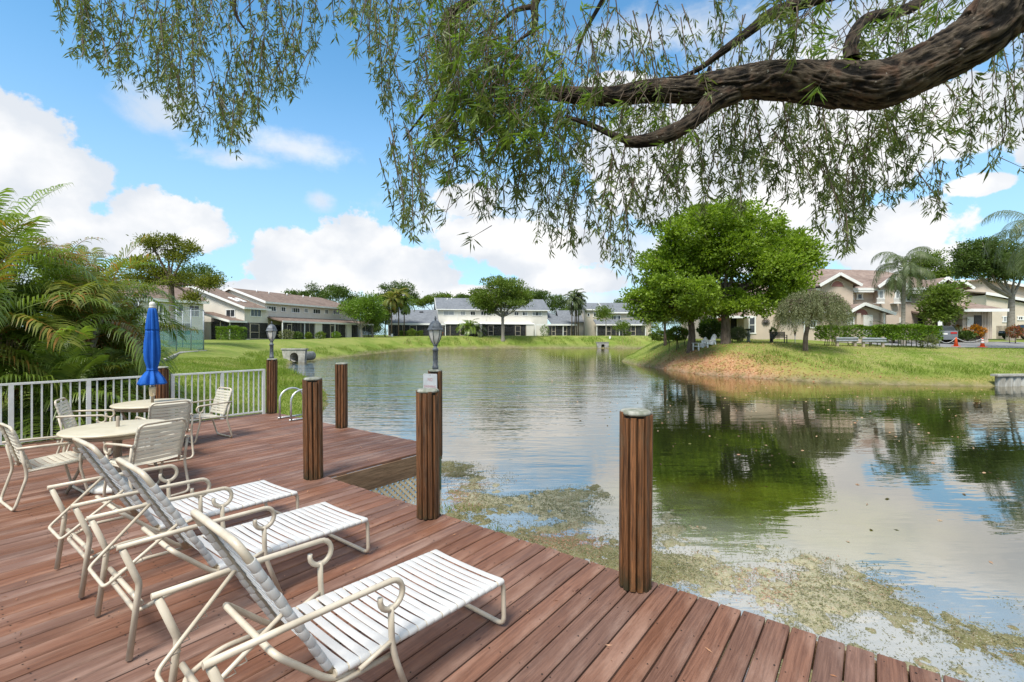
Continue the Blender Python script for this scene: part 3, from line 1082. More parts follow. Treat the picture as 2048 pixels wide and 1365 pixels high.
# ------------------------------------------------------------------ lamps
def make_lamp(loc, label):
    t = thing('post_lamp', label, 'lamp', loc, .3, 'lanterns on the deck posts')
    MB().lathe([(.050, 0), (.050, .055), (.041, .062), (.041, .30), (.048, .305), (.048, .345), (.030, .352), (.028, .385)], 14).build('pole', M['lampblack'], t)
    z0 = .385
    MB().lathe([(.030, z0), (.040, z0 + .012), (.040, z0 + .03), (.03, z0 + .035)], 6).build('cage_base', M['lampblack'], t)
    pts = [(.034, z0 + .03), (.066, z0 + .075), (.090, z0 + .135), (.105, z0 + .20), (.112, z0 + .262)]
    rb = MB().tube(spline([(r, 0, z) for r, z in pts], 3), .0065, 5).mesh('cage_rib', M['lampblack'])
    for i in range(6):
        obj('cage_rib', rb, t, None, (0, 0, i * math.pi / 3))
    g = MB()
    gp = spline([(r * .955, 0, z) for r, z in pts], 2)
    for i in range(6):
        a0, a1 = i * math.pi / 3, (i + 1) * math.pi / 3
    vs, fs = [], []
    pm = MB()
    c1, s1 = math.cos(math.pi / 3), math.sin(math.pi / 3)
    for q in gp:
        vs += [(q.x, 0, q.z), (q.x * c1, q.x * s1, q.z)]
    fs = [(2 * i, 2 * i + 1, 2 * i + 3, 2 * i + 2) for i in range(len(gp) - 1)]
    vs2 = [(x * .96, y_ * .96, z) for x, y_, z in vs]
    o = len(vs)
    fs2 = [tuple(i + o for i in reversed(f)) for f in fs]
    pm.add(vs + vs2, fs + fs2)
    me = pm.mesh('glass_pane', M['lampglass'])
    for i in range(6):
        obj('glass_pane', me, t, None, (0, 0, i * math.pi / 3))
    zr = z0 + .262
    MB().lathe([(.110, zr - .004), (.132, zr), (.134, zr + .012), (.122, zr + .026), (.108, zr + .07), (.082, zr + .12), (.045, zr + .152), (.018, zr + .160)], 6, smooth=False).build('lamp_roof', M['lampblack'], t)
    MB().lathe([(.016, zr + .158), (.010, zr + .172), (.020, zr + .185), (.020, zr + .196), (.008, zr + .207), (.013, zr + .220), (.003, zr + .234)], 10).build('finial', M['lampblack'], t)
    return t


lamp = make_lamp(deck_pt(0, 2.15, 1.279), 'black lantern with frosted panes on the post with the swimming sign')
copy_thing(lamp, deck_pt(-5.55, 2.165, 1.292), .1, 'black lantern with frosted panes on the post at the end of the white railing')

# ------------------------------------------------------------------ sign
sg = thing('swimming_sign', 'faded grey sign reading NO SWIMMING fixed to the lamp post', 'sign', deck_pt(0, 2.15, .86) + Vector((-.066, -.118, 0)), math.atan2(-.947, -.32) + math.pi / 2)
# local x to the right as read, local -y towards the reader
MB().prism([(-.125, .004, .0), (.125, .004, .0), (.125, .004, .345), (.115, .004, .355), (-.115, .004, .355), (-.125, .004, .345)], (0, -.006, 0)).build('sign_plate', M['sign'], sg)


def words(txt, size, z, mat, parent, wide=None, x=0, y_=-.0035, name='lettering'):
    cu = bpy.data.curves.new('lettering', 'FONT')
    cu.body = txt
    cu.size = size
    cu.align_x = 'CENTER'
    cu.extrude = .0004
    cu.resolution_u = 3
    o = bpy.data.objects.new('lettering', cu)
    COL.objects.link(o)
    bpy.context.view_layer.update()
    me = bpy.data.meshes.new_from_object(o.evaluated_get(bpy.context.evaluated_depsgraph_get()))
    bpy.data.objects.remove(o)
    if wide:
        xs = [v.co.x for v in me.vertices]
        k_ = wide / (max(xs) - min(xs))
        for v in me.vertices:
            v.co.x *= k_
    me.materials.clear()
    me.materials.append(mat)
    return obj(name, me, parent, (x, y_, z), (math.pi / 2, 0, 0))


words('NO', .075, .235, M['signred'], sg, .085)
words('SWIMMING', .062, .125, M['signred'], sg, .215)
for zz in (.335, .02):
    MB().lathe([(.006, 0), (.006, .003), (.003, .005)], 8).build('bolt', M['galv'], sg, (0, -.004, zz), (math.pi / 2, 0, 0))
words('II', .030, .048, M['signgrey'], sg)

# ------------------------------------------------------------------ swim ladder
la = thing('swim_ladder', 'aluminium swim ladder with two arched grab rails at the deck edge', 'ladder', deck_pt(-4.4, 1.9), math.atan2(E2.y, E2.x))
for yy in (-.24, .24):
    arc = [(0, yy, .0), (0, yy, .42)] + [(.27 - .27 * math.cos(t), yy, .42 + .235 * math.sin(t)) for t in np.linspace(.25, math.pi - .25, 9)] + [(.54, yy, .42), (.54, yy, -1.35)]
    MB().tube(arc, .021, 10).build('grab_rail', M['alu'], la)
    MB().tube([(-.04, yy, .022), (.5, yy, .022)], .018, 8).build('base_rail', M['alu'], la)
for zz in (-.35, -.65, -.95):
    MB().box((.55, 0, zz), (.08, .44, .03)).build('ladder_step', M['alu'], la)


# ------------------------------------------------------------------ railings
def railing(b0, b1, posts, label):
    a = -5.60
    t = thing('white_railing', label, 'railing', deck_pt(a, b0), math.atan2(E2.y, E2.x))
    L = b1 - b0
    MB().box((L / 2, 0, 1.032), (L, .055, .034)).build('top_rail', M['rail'], t)
    MB().box((L / 2, 0, .065), (L, .034, .034)).build('bottom_rail', M['rail'], t)
    for pb in posts:
        MB().box((pb - b0, 0, .5075), (.062, .058, 1.013)).build('rail_post', M['rail'], t)
    me = MB().box((0, 0, .5485), (.0225, .0225, .930)).mesh('baluster', M['rail'])
    allp = sorted(list(posts))
    for i in range(len(allp) - 1):
        g = allp[i + 1] - allp[i]
        n = max(1, int(round(g / .118)))
        for j in range(1, n):
            obj('baluster', me, t, (allp[i] + g * j / n - b0, 0, 0))


def b_of(u):
    r = (u - CX) / FPX
    # (-7.03+.6045b)=r(9.525+.7966b)
    ox, oy = (DECK_O + E1 * -5.6).xy
    return (r * oy - ox) / (E2.x - r * E2.y)


railing(b_of(345) - .035, 2.03, [b_of(345), b_of(444), 2.0], 'white railing before the lawn, beside the blue umbrella and the lamp post')
railing(-6.2, -.13, [-6.17, -4.9, -3.6, b_of(22), b_of(177), -.16], 'white railing running in front of the palm clump')

# ------------------------------------------------------------------ strap furniture


def strap_mesh(name, W, r, wd, mat, sag=.006):
    """vinyl strap: wraps two tubes of radius r at y=+-W, width wd along x"""
    pr = []
    rr = r + .0025
    for a in np.linspace(-185, 90, 10):
        pr.append((W + rr * math.cos(R(a)), rr * math.sin(R(a))))
    for q in (.6, .2, -.2, -.6):
        pr.append((W * q, rr - sag * (1 - q * q)))
    for a in np.linspace(90, 365, 10):
        pr.append((-W + rr * math.cos(R(a)), rr * math.sin(R(a))))
    n = len(pr)
    vs, fs = [], []
    for x in (-wd / 2, -wd / 2 + .004, wd / 2 - .004, wd / 2):
        edge = abs(x) > wd / 2 - .002
        for (y_, z) in pr:
            k_ = 1 - (.0025 / rr if edge and abs(y_) > W else 0)
            if abs(y_) > W * .93:
                sy = W if y_ > 0 else -W
                q_ = 1 - .0012 / rr if edge else 1.0
                vs.append((x * 1.16, sy + (y_ - sy) * q_, z * q_))
            else:
                vs.append((x, y_, z - (.002 if edge else 0)))
    for c in range(3):
        for i in range(n - 1):
            fs.append((c * n + i, c * n + i + 1, (c + 1) * n + i + 1, (c + 1) * n + i))
    m_ = MB().add(vs, fs, True)
    # turned-in edges give the strap its thickness
    vs2 = []
    for (x, y_, z) in vs:
        if abs(y_) > W * .93 or z < 0:
            sy = W if y_ > 0 else -W
            vs2.append((x, sy + (y_ - sy) * .86, z * .86))
        else:
            vs2.append((x, y_, z - .0028))
    for side in (0, 3):
        m_.add([vs[side * n + i] for i in range(n)] + [vs2[side * n + i] for i in range(n)],
               [(i, i + 1, n + i + 1, n + i) if side else (i + 1, i, n + i, n + i + 1) for i in range(n - 1)])
    return m_.mesh(name, mat)


def arm_path(x0, z0, x1, z1, y_, r=.068):
    """armrest running forward and curling under itself"""
    c = Vector((x1, y_, z1 - r))
    pts = [Vector((x0, y_, z0)), Vector((x0 * .55 + x1 * .45, y_, (z0 + z1) / 2 + .004))]
    for a in np.linspace(90, -190, 16):
        k_ = 1 - max(0, (-90 - a)) / 115 * .12
        pts.append(c + Vector((math.cos(R(a)) * r * k_, 0, math.sin(R(a)) * r * k_)))
    return pts


def make_chaise(label):
    t = thing('chaise_lounge', label, 'sun lounger', (0, 0, 0), 0, 'strap loungers on the deck')
    W = .312
    xh, zh = .47, .335                     # hinge
    xf, zf = 1.605, .305                   # foot end
    th = R(61)
    LB = .80
    fr = M['frame']
    rails = MB()
    for s in (-1, 1):
        rails.tube(fillet([(xh, s * W, zh), (xf - .08, s * W, zf)], .05), .0165, 9)
    rails.build('seat_frame', fr, t)
    MB().tube(fillet([(xf - .12, W, zf), (xf, W, zf), (xf + .01, W, .022), (xf + .01, -W, .022), (xf, -W, zf), (xf - .12, -W, zf)], .055, 5), .0150, 9).build('foot_leg', fr, t)
    # back frame, an upturned U, plus its straps
    bx, bz = -math.cos(th), math.sin(th)
    P = lambda d, y_: (xh + bx * d, y_, zh + bz * d)
    MB().tube(fillet([P(-.03, W - .03), P(LB, W - .03), P(LB, -W + .03), P(-.03, -W + .03)], .075, 6), .0165, 10).build('back_frame', fr, t)
    # U loop rising behind the back
    MB().tube(fillet([(xh + .10, W - .005, zh - .045), (xh - .02, W - .005, zh - .02), (xh - .25, W - .015, zh + .20), (xh - .25, -W + .015, zh + .20), (xh - .02, -W + .005, zh - .02), (xh + .10, -W + .005, zh - .045)], .06, 5), .0145, 8).build('stop_loop', fr, t)
    # support bail with ratchet wire
    z_at = zh + bz * .40
    x_at = xh + bx * .40
    MB().tube(fillet([(x_at - .01, W - .04, z_at), (-.075, .185, .40), (-.075, -.185, .40), (x_at - .01, -W + .04, z_at)], .04, 5), .0105, 8).build('support_bail', fr, t)
    for s in (-1, 1):
        a = Vector((x_at - .01, s * (W - .04), z_at))
        b = Vector((-.075, s * .185, .40))
        pts = []
        for i in range(5):
            q = a.lerp(b, .42 + i * .11)
            pts += [q + Vector((0, 0, -.006)), q + Vector((.012, 0, -.034)), q + Vector((-.012, 0, -.036))]
        MB().tube(pts, .0028, 5).build('ratchet_wire', fr, t)
    # lower rails and rear crossbar
    MB().tube(fillet([(.76, W + .01, .275), (.22, W + .012, .30), (.055, W - .01, .245), (.045, -W + .01, .245), (.22, -W - .012, .30), (.76, -W - .01, .275)], .05, 5), .0135, 8).build('lower_frame', fr, t)
    MB().tube([(.06, -W - .02, .30), (.06, W + .02, .30)], .0145, 8).build('crossbar', fr, t)
    for s in (-1, 1):
        yl = s * (W + .034)
        MB().tube(fillet([(-.03, yl, .645), (.045, yl, .43), (.045, yl, .40), (0, yl, .012)], .09, 5), .0170, 10).build('rear_leg', fr, t)
        MB().tube(fillet([(.745, yl, .53), (.75, yl, .32), (.86, yl, .012)], .09, 5), .0158, 10).build('front_leg', fr, t)
        ap = arm_path(-.055, .662, .745, .652, yl)
        MB().tube(ap, [.0148] * (len(ap) - 2) + [.014, .0132], 10).build('armrest', fr, t)
        MB().tube([(.58, yl * .97, .305), (.75, yl, .36)], .012, 7).build('brace', fr, t)
    sm = strap_mesh('seat_strap', W, .0165, .0445, M['strap'])
    n = 20
    for i in range(n):
        x = xh + .035 + i * (xf - .045 - xh - .03) / (n - 1)
        z = zh + (zf - zh) * (x - xh) / (xf - .08 - xh)
        gap = .008 if i % 5 == 4 else 0
        obj('seat_strap', sm, t, (x + random.uniform(-.002, .002) + gap * .5, 0, z), (0, R(1.5), random.uniform(-.008, .008)))
    bm_ = strap_mesh('back_strap', W - .03, .0175, .0435, M['strap'])
    for i in range(13):
        d = .05 + i * .0525
        p = P(d, 0)
        obj('back_strap', bm_, t, p, (0, th, random.uniform(-.008, .008)))
    return t


ch = make_chaise('strap lounger nearest the viewer, its footrest reaching the bare deck')


def chaise_at(o, gx, gy, deg):
    """right foot corner of the footrest stands at (gx, gy)"""
    a = R(deg)
    off = Vector((math.cos(a) * 1.615 + math.sin(a) * .312, math.sin(a) * 1.615 - math.cos(a) * .312, 0))
    o.location = Vector((gx, gy, 0)) - off
    o.rotation_euler = (0, 0, a)


chaise_at(ch, -.050, 2.995, 49.5)
c2 = copy_thing(ch, (0, 0, 0), 0, 'strap lounger in the middle of the row of three')
chaise_at(c2, -1.205, 3.985, 52.3)
c3 = copy_thing(ch, (0, 0, 0), 0, 'strap lounger beside the round tables, its footrest nearest the corner post')
# its left foot corner is known
a_ = R(54)
o_ = Vector((math.cos(a_) * 1.615 - math.sin(a_) * .312, math.sin(a_) * 1.615 + math.cos(a_) * .312, 0))
c3.location = Vector((-2.60, 5.02, 0)) - o_
c3.rotation_euler = (0, 0, a_)


def make_chair(label):
    t = thing('strap_chair', label, 'chair', (0, 0, 0), 0, 'cream strap chairs round the tables')
    W = .255
    fr = M['frame']
    xs, zs, xe, ze = .06, .40, .50, .435
    th = R(73)
    LB = .50
    bx, bz = -math.cos(th), math.sin(th)
    P = lambda d, y_: (xs + bx * d, y_, zs + bz * d)
    MB().tube(fillet([(xs - .02, W, zs), (xe + .02, W, ze), (xe + .02, -W, ze), (xs - .02, -W, zs)], .06, 5), .0145, 8).build('seat_frame', fr, t)
    MB().tube(fillet([P(-.02, W - .012), P(LB, W - .012), P(LB, -W + .012), P(-.02, -W + .012)], .08, 6), .0145, 9).build('back_frame', fr, t)
    rl, fl = MB(), MB()
    rl.tube(fillet([(-.03, W + .03, .635), (.015, W + .03, .42), (.02, W + .03, .34), (-.075, W + .03, .014), (-.075, -W - .03, .014), (.02, -W - .03, .34), (.015, -W - .03, .42), (-.03, -W - .03, .635)], .07, 5), .0145, 9)
    rl.build('rear_leg', fr, t)
    fl.tube(fillet([(.455, W + .03, .52), (.45, W + .03, .36), (.53, W + .03, .014), (.53, -W - .03, .014), (.45, -W - .03, .36), (.455, -W - .03, .52)], .07, 5), .0145, 9)
    fl.build('front_leg', fr, t)
    for s in (-1, 1):
        yl = s * (W + .03)
        ap = arm_path(-.06, .655, .45, .635, yl, .055)
        MB().tube(ap, .0145, 9).build('armrest', fr, t)
        MB().tube([(.02, yl, .40), (.46, yl, .42)], .011, 7).build('side_rail', fr, t)
    sm = strap_mesh('seat_strap', W, .0145, .048, M['cstrap'], .012)
    for i in range(8):
        x = xs + .04 + i * .0545
        obj('seat_strap', sm, t, (x, 0, zs + (ze - zs) * (x - xs) / (xe - xs)), (0, -R(4.5), random.uniform(-.01, .01)))
    bm_ = strap_mesh('back_strap', W - .012, .0145, .040, M['cstrap'], .010)
    for i in range(9):
        d = .06 + i * .0475
        obj('back_strap', bm_, t, P(d, 0), (0, th, random.uniform(-.012, .012)))
    return t


T1 = Vector((-4.78, 5.76, 0))
T2 = Vector((-5.92, 7.82, 0))
c = make_chair('cream strap chair with its back turned, closest to the loungers')


def put_chair(o, x, y_, deg):
    o.location = (x, y_, 0)
    o.rotation_euler = (0, 0, R(deg))


put_chair(c, -3.98, 5.36, 155)
put_chair(copy_thing(c, (0, 0, 0), 0, 'cream strap chair cut by the picture edge, facing the table without an umbrella'), -5.38, 5.16, 57)
put_chair(copy_thing(c, (0, 0, 0), 0, 'cream strap chair standing between the two tables with its back turned'), -5.00, 6.93, 140)
put_chair(copy_thing(c, (0, 0, 0), 0, 'cream strap chair drawn out from the umbrella table towards the lamp post'), -5.28, 8.60, 236)
put_chair(copy_thing(c, (0, 0, 0), 0, 'cream strap chair tipped back between the umbrella table and the palms'), -6.72, 7.18, 30)


def make_table(label, loc, stub):
    t = thing('round_table', label, 'table', loc, 0, 'round tables on the deck')
    MB().lathe([(.0, .695), (.50, .695), (.528, .700), (.540, .712), (.540, .722), (.532, .732), (.515, .735), (.0, .737)], 56).build('table_top', M['table'], t)
    MB().lathe([(.475, .655), (.485, .655), (.485, .696), (.475, .696)], 40).build('apron', M['tleg'], t)
    for i in range(4):
        a = R(35 + 90 * i)
        c_, s_ = math.cos(a), math.sin(a)
        MB().tube(fillet([(c_ * .42, s_ * .42, .69), (c_ * .30, s_ * .30, .38), (c_ * .46, s_ * .46, .012)], .18, 5), .016, 8).build('leg', M['tleg'], t)
    MB().lathe([(.30, .62), (.31, .62), (.31, .635), (.30, .635)], 30).build('stretcher_ring', M['tleg'], t)
    if stub:
        MB().lathe([(.019, .16), (.019, .86), (.012, .865)], 12).build('pole_stub', M['tleg'], t)
    b = thing('umbrella_base', 'weathered white umbrella base under the table ' + ('without an umbrella' if stub else 'with the umbrella'), 'umbrella base', loc)
    MB().lathe([(.26, 0), (.275, .02), (.27, .055), (.20, .085), (.07, .10), (.045, .16), (.032, .165), (0, .165)], 30).build('base_disc', M['white_pl'], b)
    MB().lathe([(.032, .165), (.032, .30), (.026, .305)], 12).build('socket', M['tleg'], b)
    return t


make_table('round cream table with an empty umbrella stub in its middle', T1, True)
make_table('round cream table with the closed blue umbrella through it', T2, False)

# closed umbrella
um = thing('patio_umbrella', 'closed blue patio umbrella standing in the table', 'umbrella', T2)
MB().lathe([(.021, .30), (.021, 2.30)], 12).build('pole', M['tleg'], um)
random.seed(3)


def pleat(a, z):
    dep = np.interp(z, [1.04, 1.2, 1.27, 1.32, 1.7, 2.1, 2.28], [.30, .24, .12, .20, .26, .22, .07])
    return 1 + dep * math.cos(a * 7 + math.sin(z * 3) * .8) + dep * .35 * math.cos(a * 16 + z * 5)


MB().lathe([(.150, 1.035), (.148, 1.06), (.126, 1.14), (.090, 1.22), (.060, 1.275), (.072, 1.33), (.094, 1.44), (.096, 1.56), (.088, 1.72), (.075, 1.88), (.071, 1.94)], 70, mod=pleat).build('canopy', M['blue'], um)
MB().lathe([(.077, 1.925), (.076, 1.95), (.070, 2.05), (.063, 2.16), (.055, 2.26), (.044, 2.29), (.0, 2.295)], 70, mod=pleat).build('canopy_vent', M['blue'], um)
MB().lathe([(.070, 1.265), (.074, 1.28), (.070, 1.295)], 40, mod=pleat).build('tie_strap', M['blue'], um)
MB().lathe([(.045, 2.285), (.047, 2.31), (.042, 2.325), (.047, 2.335), (.044, 2.37), (.024, 2.392), (.0, 2.396)], 16).build('finial', M['white_pl'], um)
MB().lathe([(.030, .84), (.042, .855), (.045, .93), (.050, .985), (.034, 1.0)], 12).build('crank_housing', M['lattice'], um)
MB().tube([(.03, -.02, .90), (.07, -.06, .90), (.08, -.07, .86), (.11, -.10, .86)], .008, 6).build('crank_handle', M['tleg'], um)

# ------------------------------------------------------------------ houses
class House:
    """local x along the lake front (to the right as seen from the water), y into the house, z up"""
    def __init__(s, name, label, cat, base, deg):
        s.b = Vector(base)
        s.a = R(deg)
        s.t = thing(name, label, cat, s.b, s.a)
        s.dx = Vector((math.cos(s.a), math.sin(s.a), 0))
        s.dy = Vector((-math.sin(s.a), math.cos(s.a), 0))
        s.eps = 0

    def fx(s, u, y=0.0):
        """local x where the sight line of pixel column u meets the plane at local y"""
        r = (u - CX) / FPX
        o = s.b + s.dy * y
        return (r * o.y - o.x) / (s.dx.x - r * s.dx.y)

    def fz(s, u, v, y=0.0):
        x = s.fx(u, y)
        Y = (s.b + s.dy * y + s.dx * x).y
        return EYE - (v - HY) / FPX * Y - s.b.z

    def block(s, x0, x1, y0, y1, z1, mat, z0=-.4, name='wall'):
        s.eps += .0013
        e = s.eps
        return MB().box(((x0 + x1) / 2, (y0 + y1) / 2, (z0 + z1) / 2), (x1 - x0 - e, y1 - y0 - e, z1 - z0 - e)).build(name, M[mat], s.t)

    def poly(s, pts, vec, mat, name='wall'):
        return MB().prism(pts, vec).build(name, M[mat], s.t)

    def roof(s, planes, mat, thick=.16, fascia=True):
        m = MB()
        for p in planes:
            m.prism([Vector(q) for q in p], (0, 0, -thick))
        r = m.build('roof', M[mat], s.t)
        return r

    def fascia(s, a, b, h=.22, t=.07, parent=None):
        return MB().bar(Vector(a) - Vector((0, 0, h * .35)), Vector(b) - Vector((0, 0, h * .35)), t, h).build('fascia', M['trim'], parent or s.t)

    def window(s, x0, x1, z0, z1, y, panes=2, rows=1, blind=None, out=-1, axis='x'):
        """trim frame with mullions; each pane a sub-part"""
        W, H = x1 - x0, z1 - z0
        fw = .11
        m = MB()
        d = .09

        def bx(cx, cz, sx, sz, dd, off):
            if axis == 'x':
                return (cx, y + out * off, cz), (sx, dd, sz)
            return (y + out * off, cx, cz), (dd, sx, sz)
        for c_ in (bx((x0 + x1) / 2, z0, W + 2 * fw, fw, d, d / 2 - .02), bx((x0 + x1) / 2, z1, W + 2 * fw, fw, d, d / 2 - .02),
                   bx(x0, (z0 + z1) / 2, fw, H - fw, d, d / 2 - .02), bx(x1, (z0 + z1) / 2, fw, H - fw, d, d / 2 - .02)):
            m.box(*c_)
        for i in range(1, panes):
            m.box(*bx(x0 + W * i / panes, (z0 + z1) / 2, .055, H - fw, d * .7, d * .35 - .02))
        for i in range(1, rows):
            m.box(*bx((x0 + x1) / 2, z0 + H * i / rows, W - fw, .055, d * .72, d * .36 - .02))
        f = m.build('window', M['trim'], s.t)
        pw, ph = W / panes, H / rows
        for i in range(panes):
            for j in range(rows):
                mt = 'blind' if (blind and (i, j) in blind) else 'pane'
                MB().box(*bx(x0 + pw * (i + .5), z0 + ph * (j + .5), pw - .02, ph - .02, .02, .006)).build('pane', M[mt], f)
        return f

    def pwin(s, u0, u1, v0, v1, y=0.0, **kw):
        x0, x1 = s.fx(u0, y), s.fx(u1, y)
        um_ = (u0 + u1) / 2
        return s.window(x0 + .1, x1 - .1, s.fz(um_, v1, y) + .1, s.fz(um_, v0, y) - .1, y, **kw)

    def porch(s, x0, x1, y, z, n, doors=(), posts=True, low=True, back=None):
        """screened porch front: panels of dark mesh between thin mullions"""
        w_ = (x1 - x0) / n
        for i in range(n):
            a, b = x0 + i * w_, x0 + (i + 1) * w_
            MB().box(((a + b) / 2, y, z / 2 + .03), (w_ - .06, .012, z - .06)).build('screen_panel', M['screen'], s.t)
            MB().box((b - .0, y, z / 2), (.06, .06, z)).build('mullion', M['frame'] if i % 2 else M['dark'], s.t)
            if i in doors:
                d = MB()
                for xx in (a + .05, b - .05):
                    d.box((xx, y - .035, 1.05), (.07, .05, 2.1))
                for zz in (.06, .95, 2.08):
                    d.box(((a + b) / 2, y - .035, zz), (w_ - .17, .045, .07))
                d.build('screen_door', M['frame'], s.t)
        if low:
            MB().box(((x0 + x1) / 2, y - .004, .8), (x1 - x0, .05, .05)).build('rail', M['dark'], s.t)


def gable(x0, x1, y0, y1, ze, zr, yr=None, ov=.45, ovx=.4):
    """two roof planes, ridge along x"""
    yr = (y0 + y1) / 2 if yr is None else yr
    sl0 = (zr - ze) / (yr - y0)
    sl1 = (zr - ze) / (y1 - yr)
    a, b = x0 - ovx, x1 + ovx
    return [[(a, y0 - ov, ze - sl0 * ov), (b, y0 - ov, ze - sl0 * ov), (b, yr, zr), (a, yr, zr)],
            [(a, yr, zr - .002), (b, yr, zr - .002), (b, y1 + ov, ze - sl1 * ov), (a, y1 + ov, ze - sl1 * ov)]]


# ---- the long brown-roofed row on the far side
H = House('townhouse_row', 'long cream townhouse row with brown shingle roofs and dark screened porches', 'house', (-35.2, 67.7, 1.25), 73.1)
LEN = 22.0
H.block(0, LEN, 0, 12, 5.36, 'wall_l')
H.poly([(0.02, 0, 5.08), (.02, 12, 5.08), (.02, 6, 7.28)], (.25, 0, 0), 'wall_l')
sl = (7.45 - 5.1) / 6
rf = H.roof([[(-.4, -.5, 5.28), (LEN + .5, -.5, 5.28), (LEN - 2.6, 6, 7.45), (-.4, 6, 7.45)],
             [(-.4, 6, 7.447), (LEN - 2.6, 6, 7.447), (LEN + .5, 12.5, 5.28), (-.4, 12.5, 5.28)],
             [(LEN + .5, -.5, 5.277), (LEN + .5, 12.5, 5.277), (LEN - 2.6, 6, 7.444)]], 'roof_l')
H.fascia((-.5, -.55, 5.28), (LEN + .6, -.55, 5.28), .26, parent=rf)
H.fascia((-.47, -.55, 5.30), (-.47, 6, 7.47), .30, parent=rf)
H.fascia((-.47, 6.05, 7.47), (-.47, 12.5, 5.02), .30, parent=rf)
for vx, vy in ((3.4, 4.9), (5.5, 4.6), (9.5, 4.8), (13.0, 4.6), (15.2, 5.0)):
    MB().lathe([(.09, 0), (.09, .5), (.0, .52)], 8).build('vent_pipe', M['trim'], rf, (vx, vy, 5.28 + (vy + .5) * .334 - .1))
# near block with its gable end towards the deck
x0 = -4.1
H.poly([(x0, -.6, -.4), (x0, 17, -.4), (x0, 17, 4.35), (x0, 8.4, 7.25), (x0, -.6, 4.2)], (4.06, 0, 0), 'wall_l')
rn = H.roof([[(x0 - .45, -1.1, 4.22), (-.42, -1.1, 4.22), (-.42, 8.4, 7.44), (x0 - .45, 8.4, 7.44)],
             [(x0 - .45, 8.4, 7.437), (-.42, 8.4, 7.437), (-.42, 17.6, 4.32), (x0 - .45, 17.6, 4.32)]], 'roof_l')
H.fascia((x0 - .5, -1.15, 4.24), (x0 - .5, 8.4, 7.46), .30, parent=rn)
H.fascia((x0 - .5, 8.42, 7.46), (x0 - .5, 17.6, 4.34), .30, parent=rn)
H.fascia((x0 - .5, -1.15, 4.22), (0, -1.15, 4.22), .24, parent=rn)
for k_ in range(2):
    H.fascia((-3.0 + k_ * 1.1, 1.5, 5.22), (-3.0 + k_ * 1.1, 3.2, 5.80), .10, .5, parent=rn)
# windows of the gable end (plane x = x0, looking towards -x)
H.window(1.0, 2.5, 3.0, 4.0, x0, panes=2, axis='y', out=-1)
H.window(1.2, 2.6, .75, 2.0, x0, panes=2, axis='y', out=-1)
H.window(9.2, 10.4, .9, 2.0, x0, panes=2, axis='y', out=-1)
H.window(11.8, 12.8, 3.4, 4.6, x0, panes=2, axis='y', out=-1)
# lean-to porch before the gable end
H.block(x0 - 2.4, x0 - .02, 2.6, 4.4, 2.3, 'wall_l')
rl = H.roof([[(x0 - 2.7, -1.0, 2.40), (x0 - .03, -1.0, 2.40), (x0 - .03, 4.8, 3.72), (x0 - 2.7, 4.8, 3.72)]], 'roof_l')
H.fascia((x0 - 2.75, -1.0, 2.42), (x0 - 2.75, 4.8, 3.74), .26, parent=rl)
H.fascia((x0 - 2.75, -1.05, 2.40), (x0, -1.05, 2.40), .24, parent=rl)
H.poly([(x0 - 2.3, -.6, 0), (x0 - 2.3, 2.5, 0), (x0 - 2.3, 2.5, 2.9), (x0 - 2.3, -.6, 2.25)], (.02, 0, 0), 'screen', 'screen_panel')
MB().box((x0 - 2.34, -.65, 1.15), (.1, .1, 2.3)).build('porch_post', M['trim'], H.t)
MB().box((x0 - 2.34, .9, 1.15), (.06, .06, 2.4)).build('porch_post', M['frame'], H.t)
H.porch(x0 - 2.3, -.1, -.62, 2.25, 4, doors=(2,))
# lake front, near block and main part
H.pwin(499.5, 523, 617, 635, -.6, panes=3)
for u0, u1, v0, v1, n, bl in ((531, 552.5, 611.5, 624, 4, ((0, 0),)), (561, 571.5, 613, 625, 2, ()), (581, 600, 615, 627, 4, ((0, 0),)), (607, 616.5, 616, 627, 1, ((0, 0),)),
                              (625, 641, 617.5, 629, 3, ()), (649, 656.5, 618.5, 629.5, 2, ()), (665, 679, 620, 630.5, 3, ((1, 0), (2, 0))), (694, 700, 622, 632, 2, ())):
    H.pwin(u0, u1, v0, v1, 0, panes=n, blind=bl)
rp = H.roof([[(-.2, -3.3, 2.55), (LEN + .1, -3.3, 2.55), (LEN + .1, -.01, 3.25), (-.2, -.01, 3.25)]], 'roof_l')
H.fascia((-.3, -3.36, 2.55), (LEN + .2, -3.36, 2.55), .26, parent=rp)
H.porch(-.05, 6.4, -3.0, 2.4, 7, doors=(1,))
H.block(6.6, 8.2, -3.15, -.05, 2.38, 'wall_l', name='porch_wall')
H.porch(8.3, 14.2, -3.0, 2.4, 6, doors=(2,))
H.block(14.4, 15.7, -3.15, -.05, 2.38, 'wall_l', name='porch_wall')
H.porch(15.8, LEN, -3.0, 2.4, 6, doors=(2,))
for xx in (-.15, 4.2, 11.2, 18.0):
    MB().box((xx, -3.2, 1.15), (.12, .12, 2.3)).build('porch_post', M['trim'], H.t)
for xx in (2.0, 4.9, 10.0, 12.5, 17.0, 19.6):
    H.block(xx - .9, xx + .9, -.06, .05, 2.05, 'pane', .05, 'patio_door')

# ---- part of the row farther along, seen above the palms
H = House('townhouse', 'cream townhouse with tall white framed windows half hidden behind the palm clump', 'house', (-44.5, 50.5, 1.2), 60)
H.block(0, 11, 0, 9, 5.0, 'wall_l')
rf = H.roof(gable(0, 11, 0, 9, 5.0, 6.9), 'roof_l')
H.fascia((-.45, -.5, 4.82), (11.45, -.5, 4.82), .34, parent=rf)
for xx in (.6, 2.9, 5.2, 7.5, 9.3):
    H.window(xx, xx + 1.2, 2.9, 4.3, 0, panes=2, rows=1)
for xx in (1.0, 4.4, 8.0):
    H.window(xx, xx + 1.6, .6, 2.1, 0, panes=2)

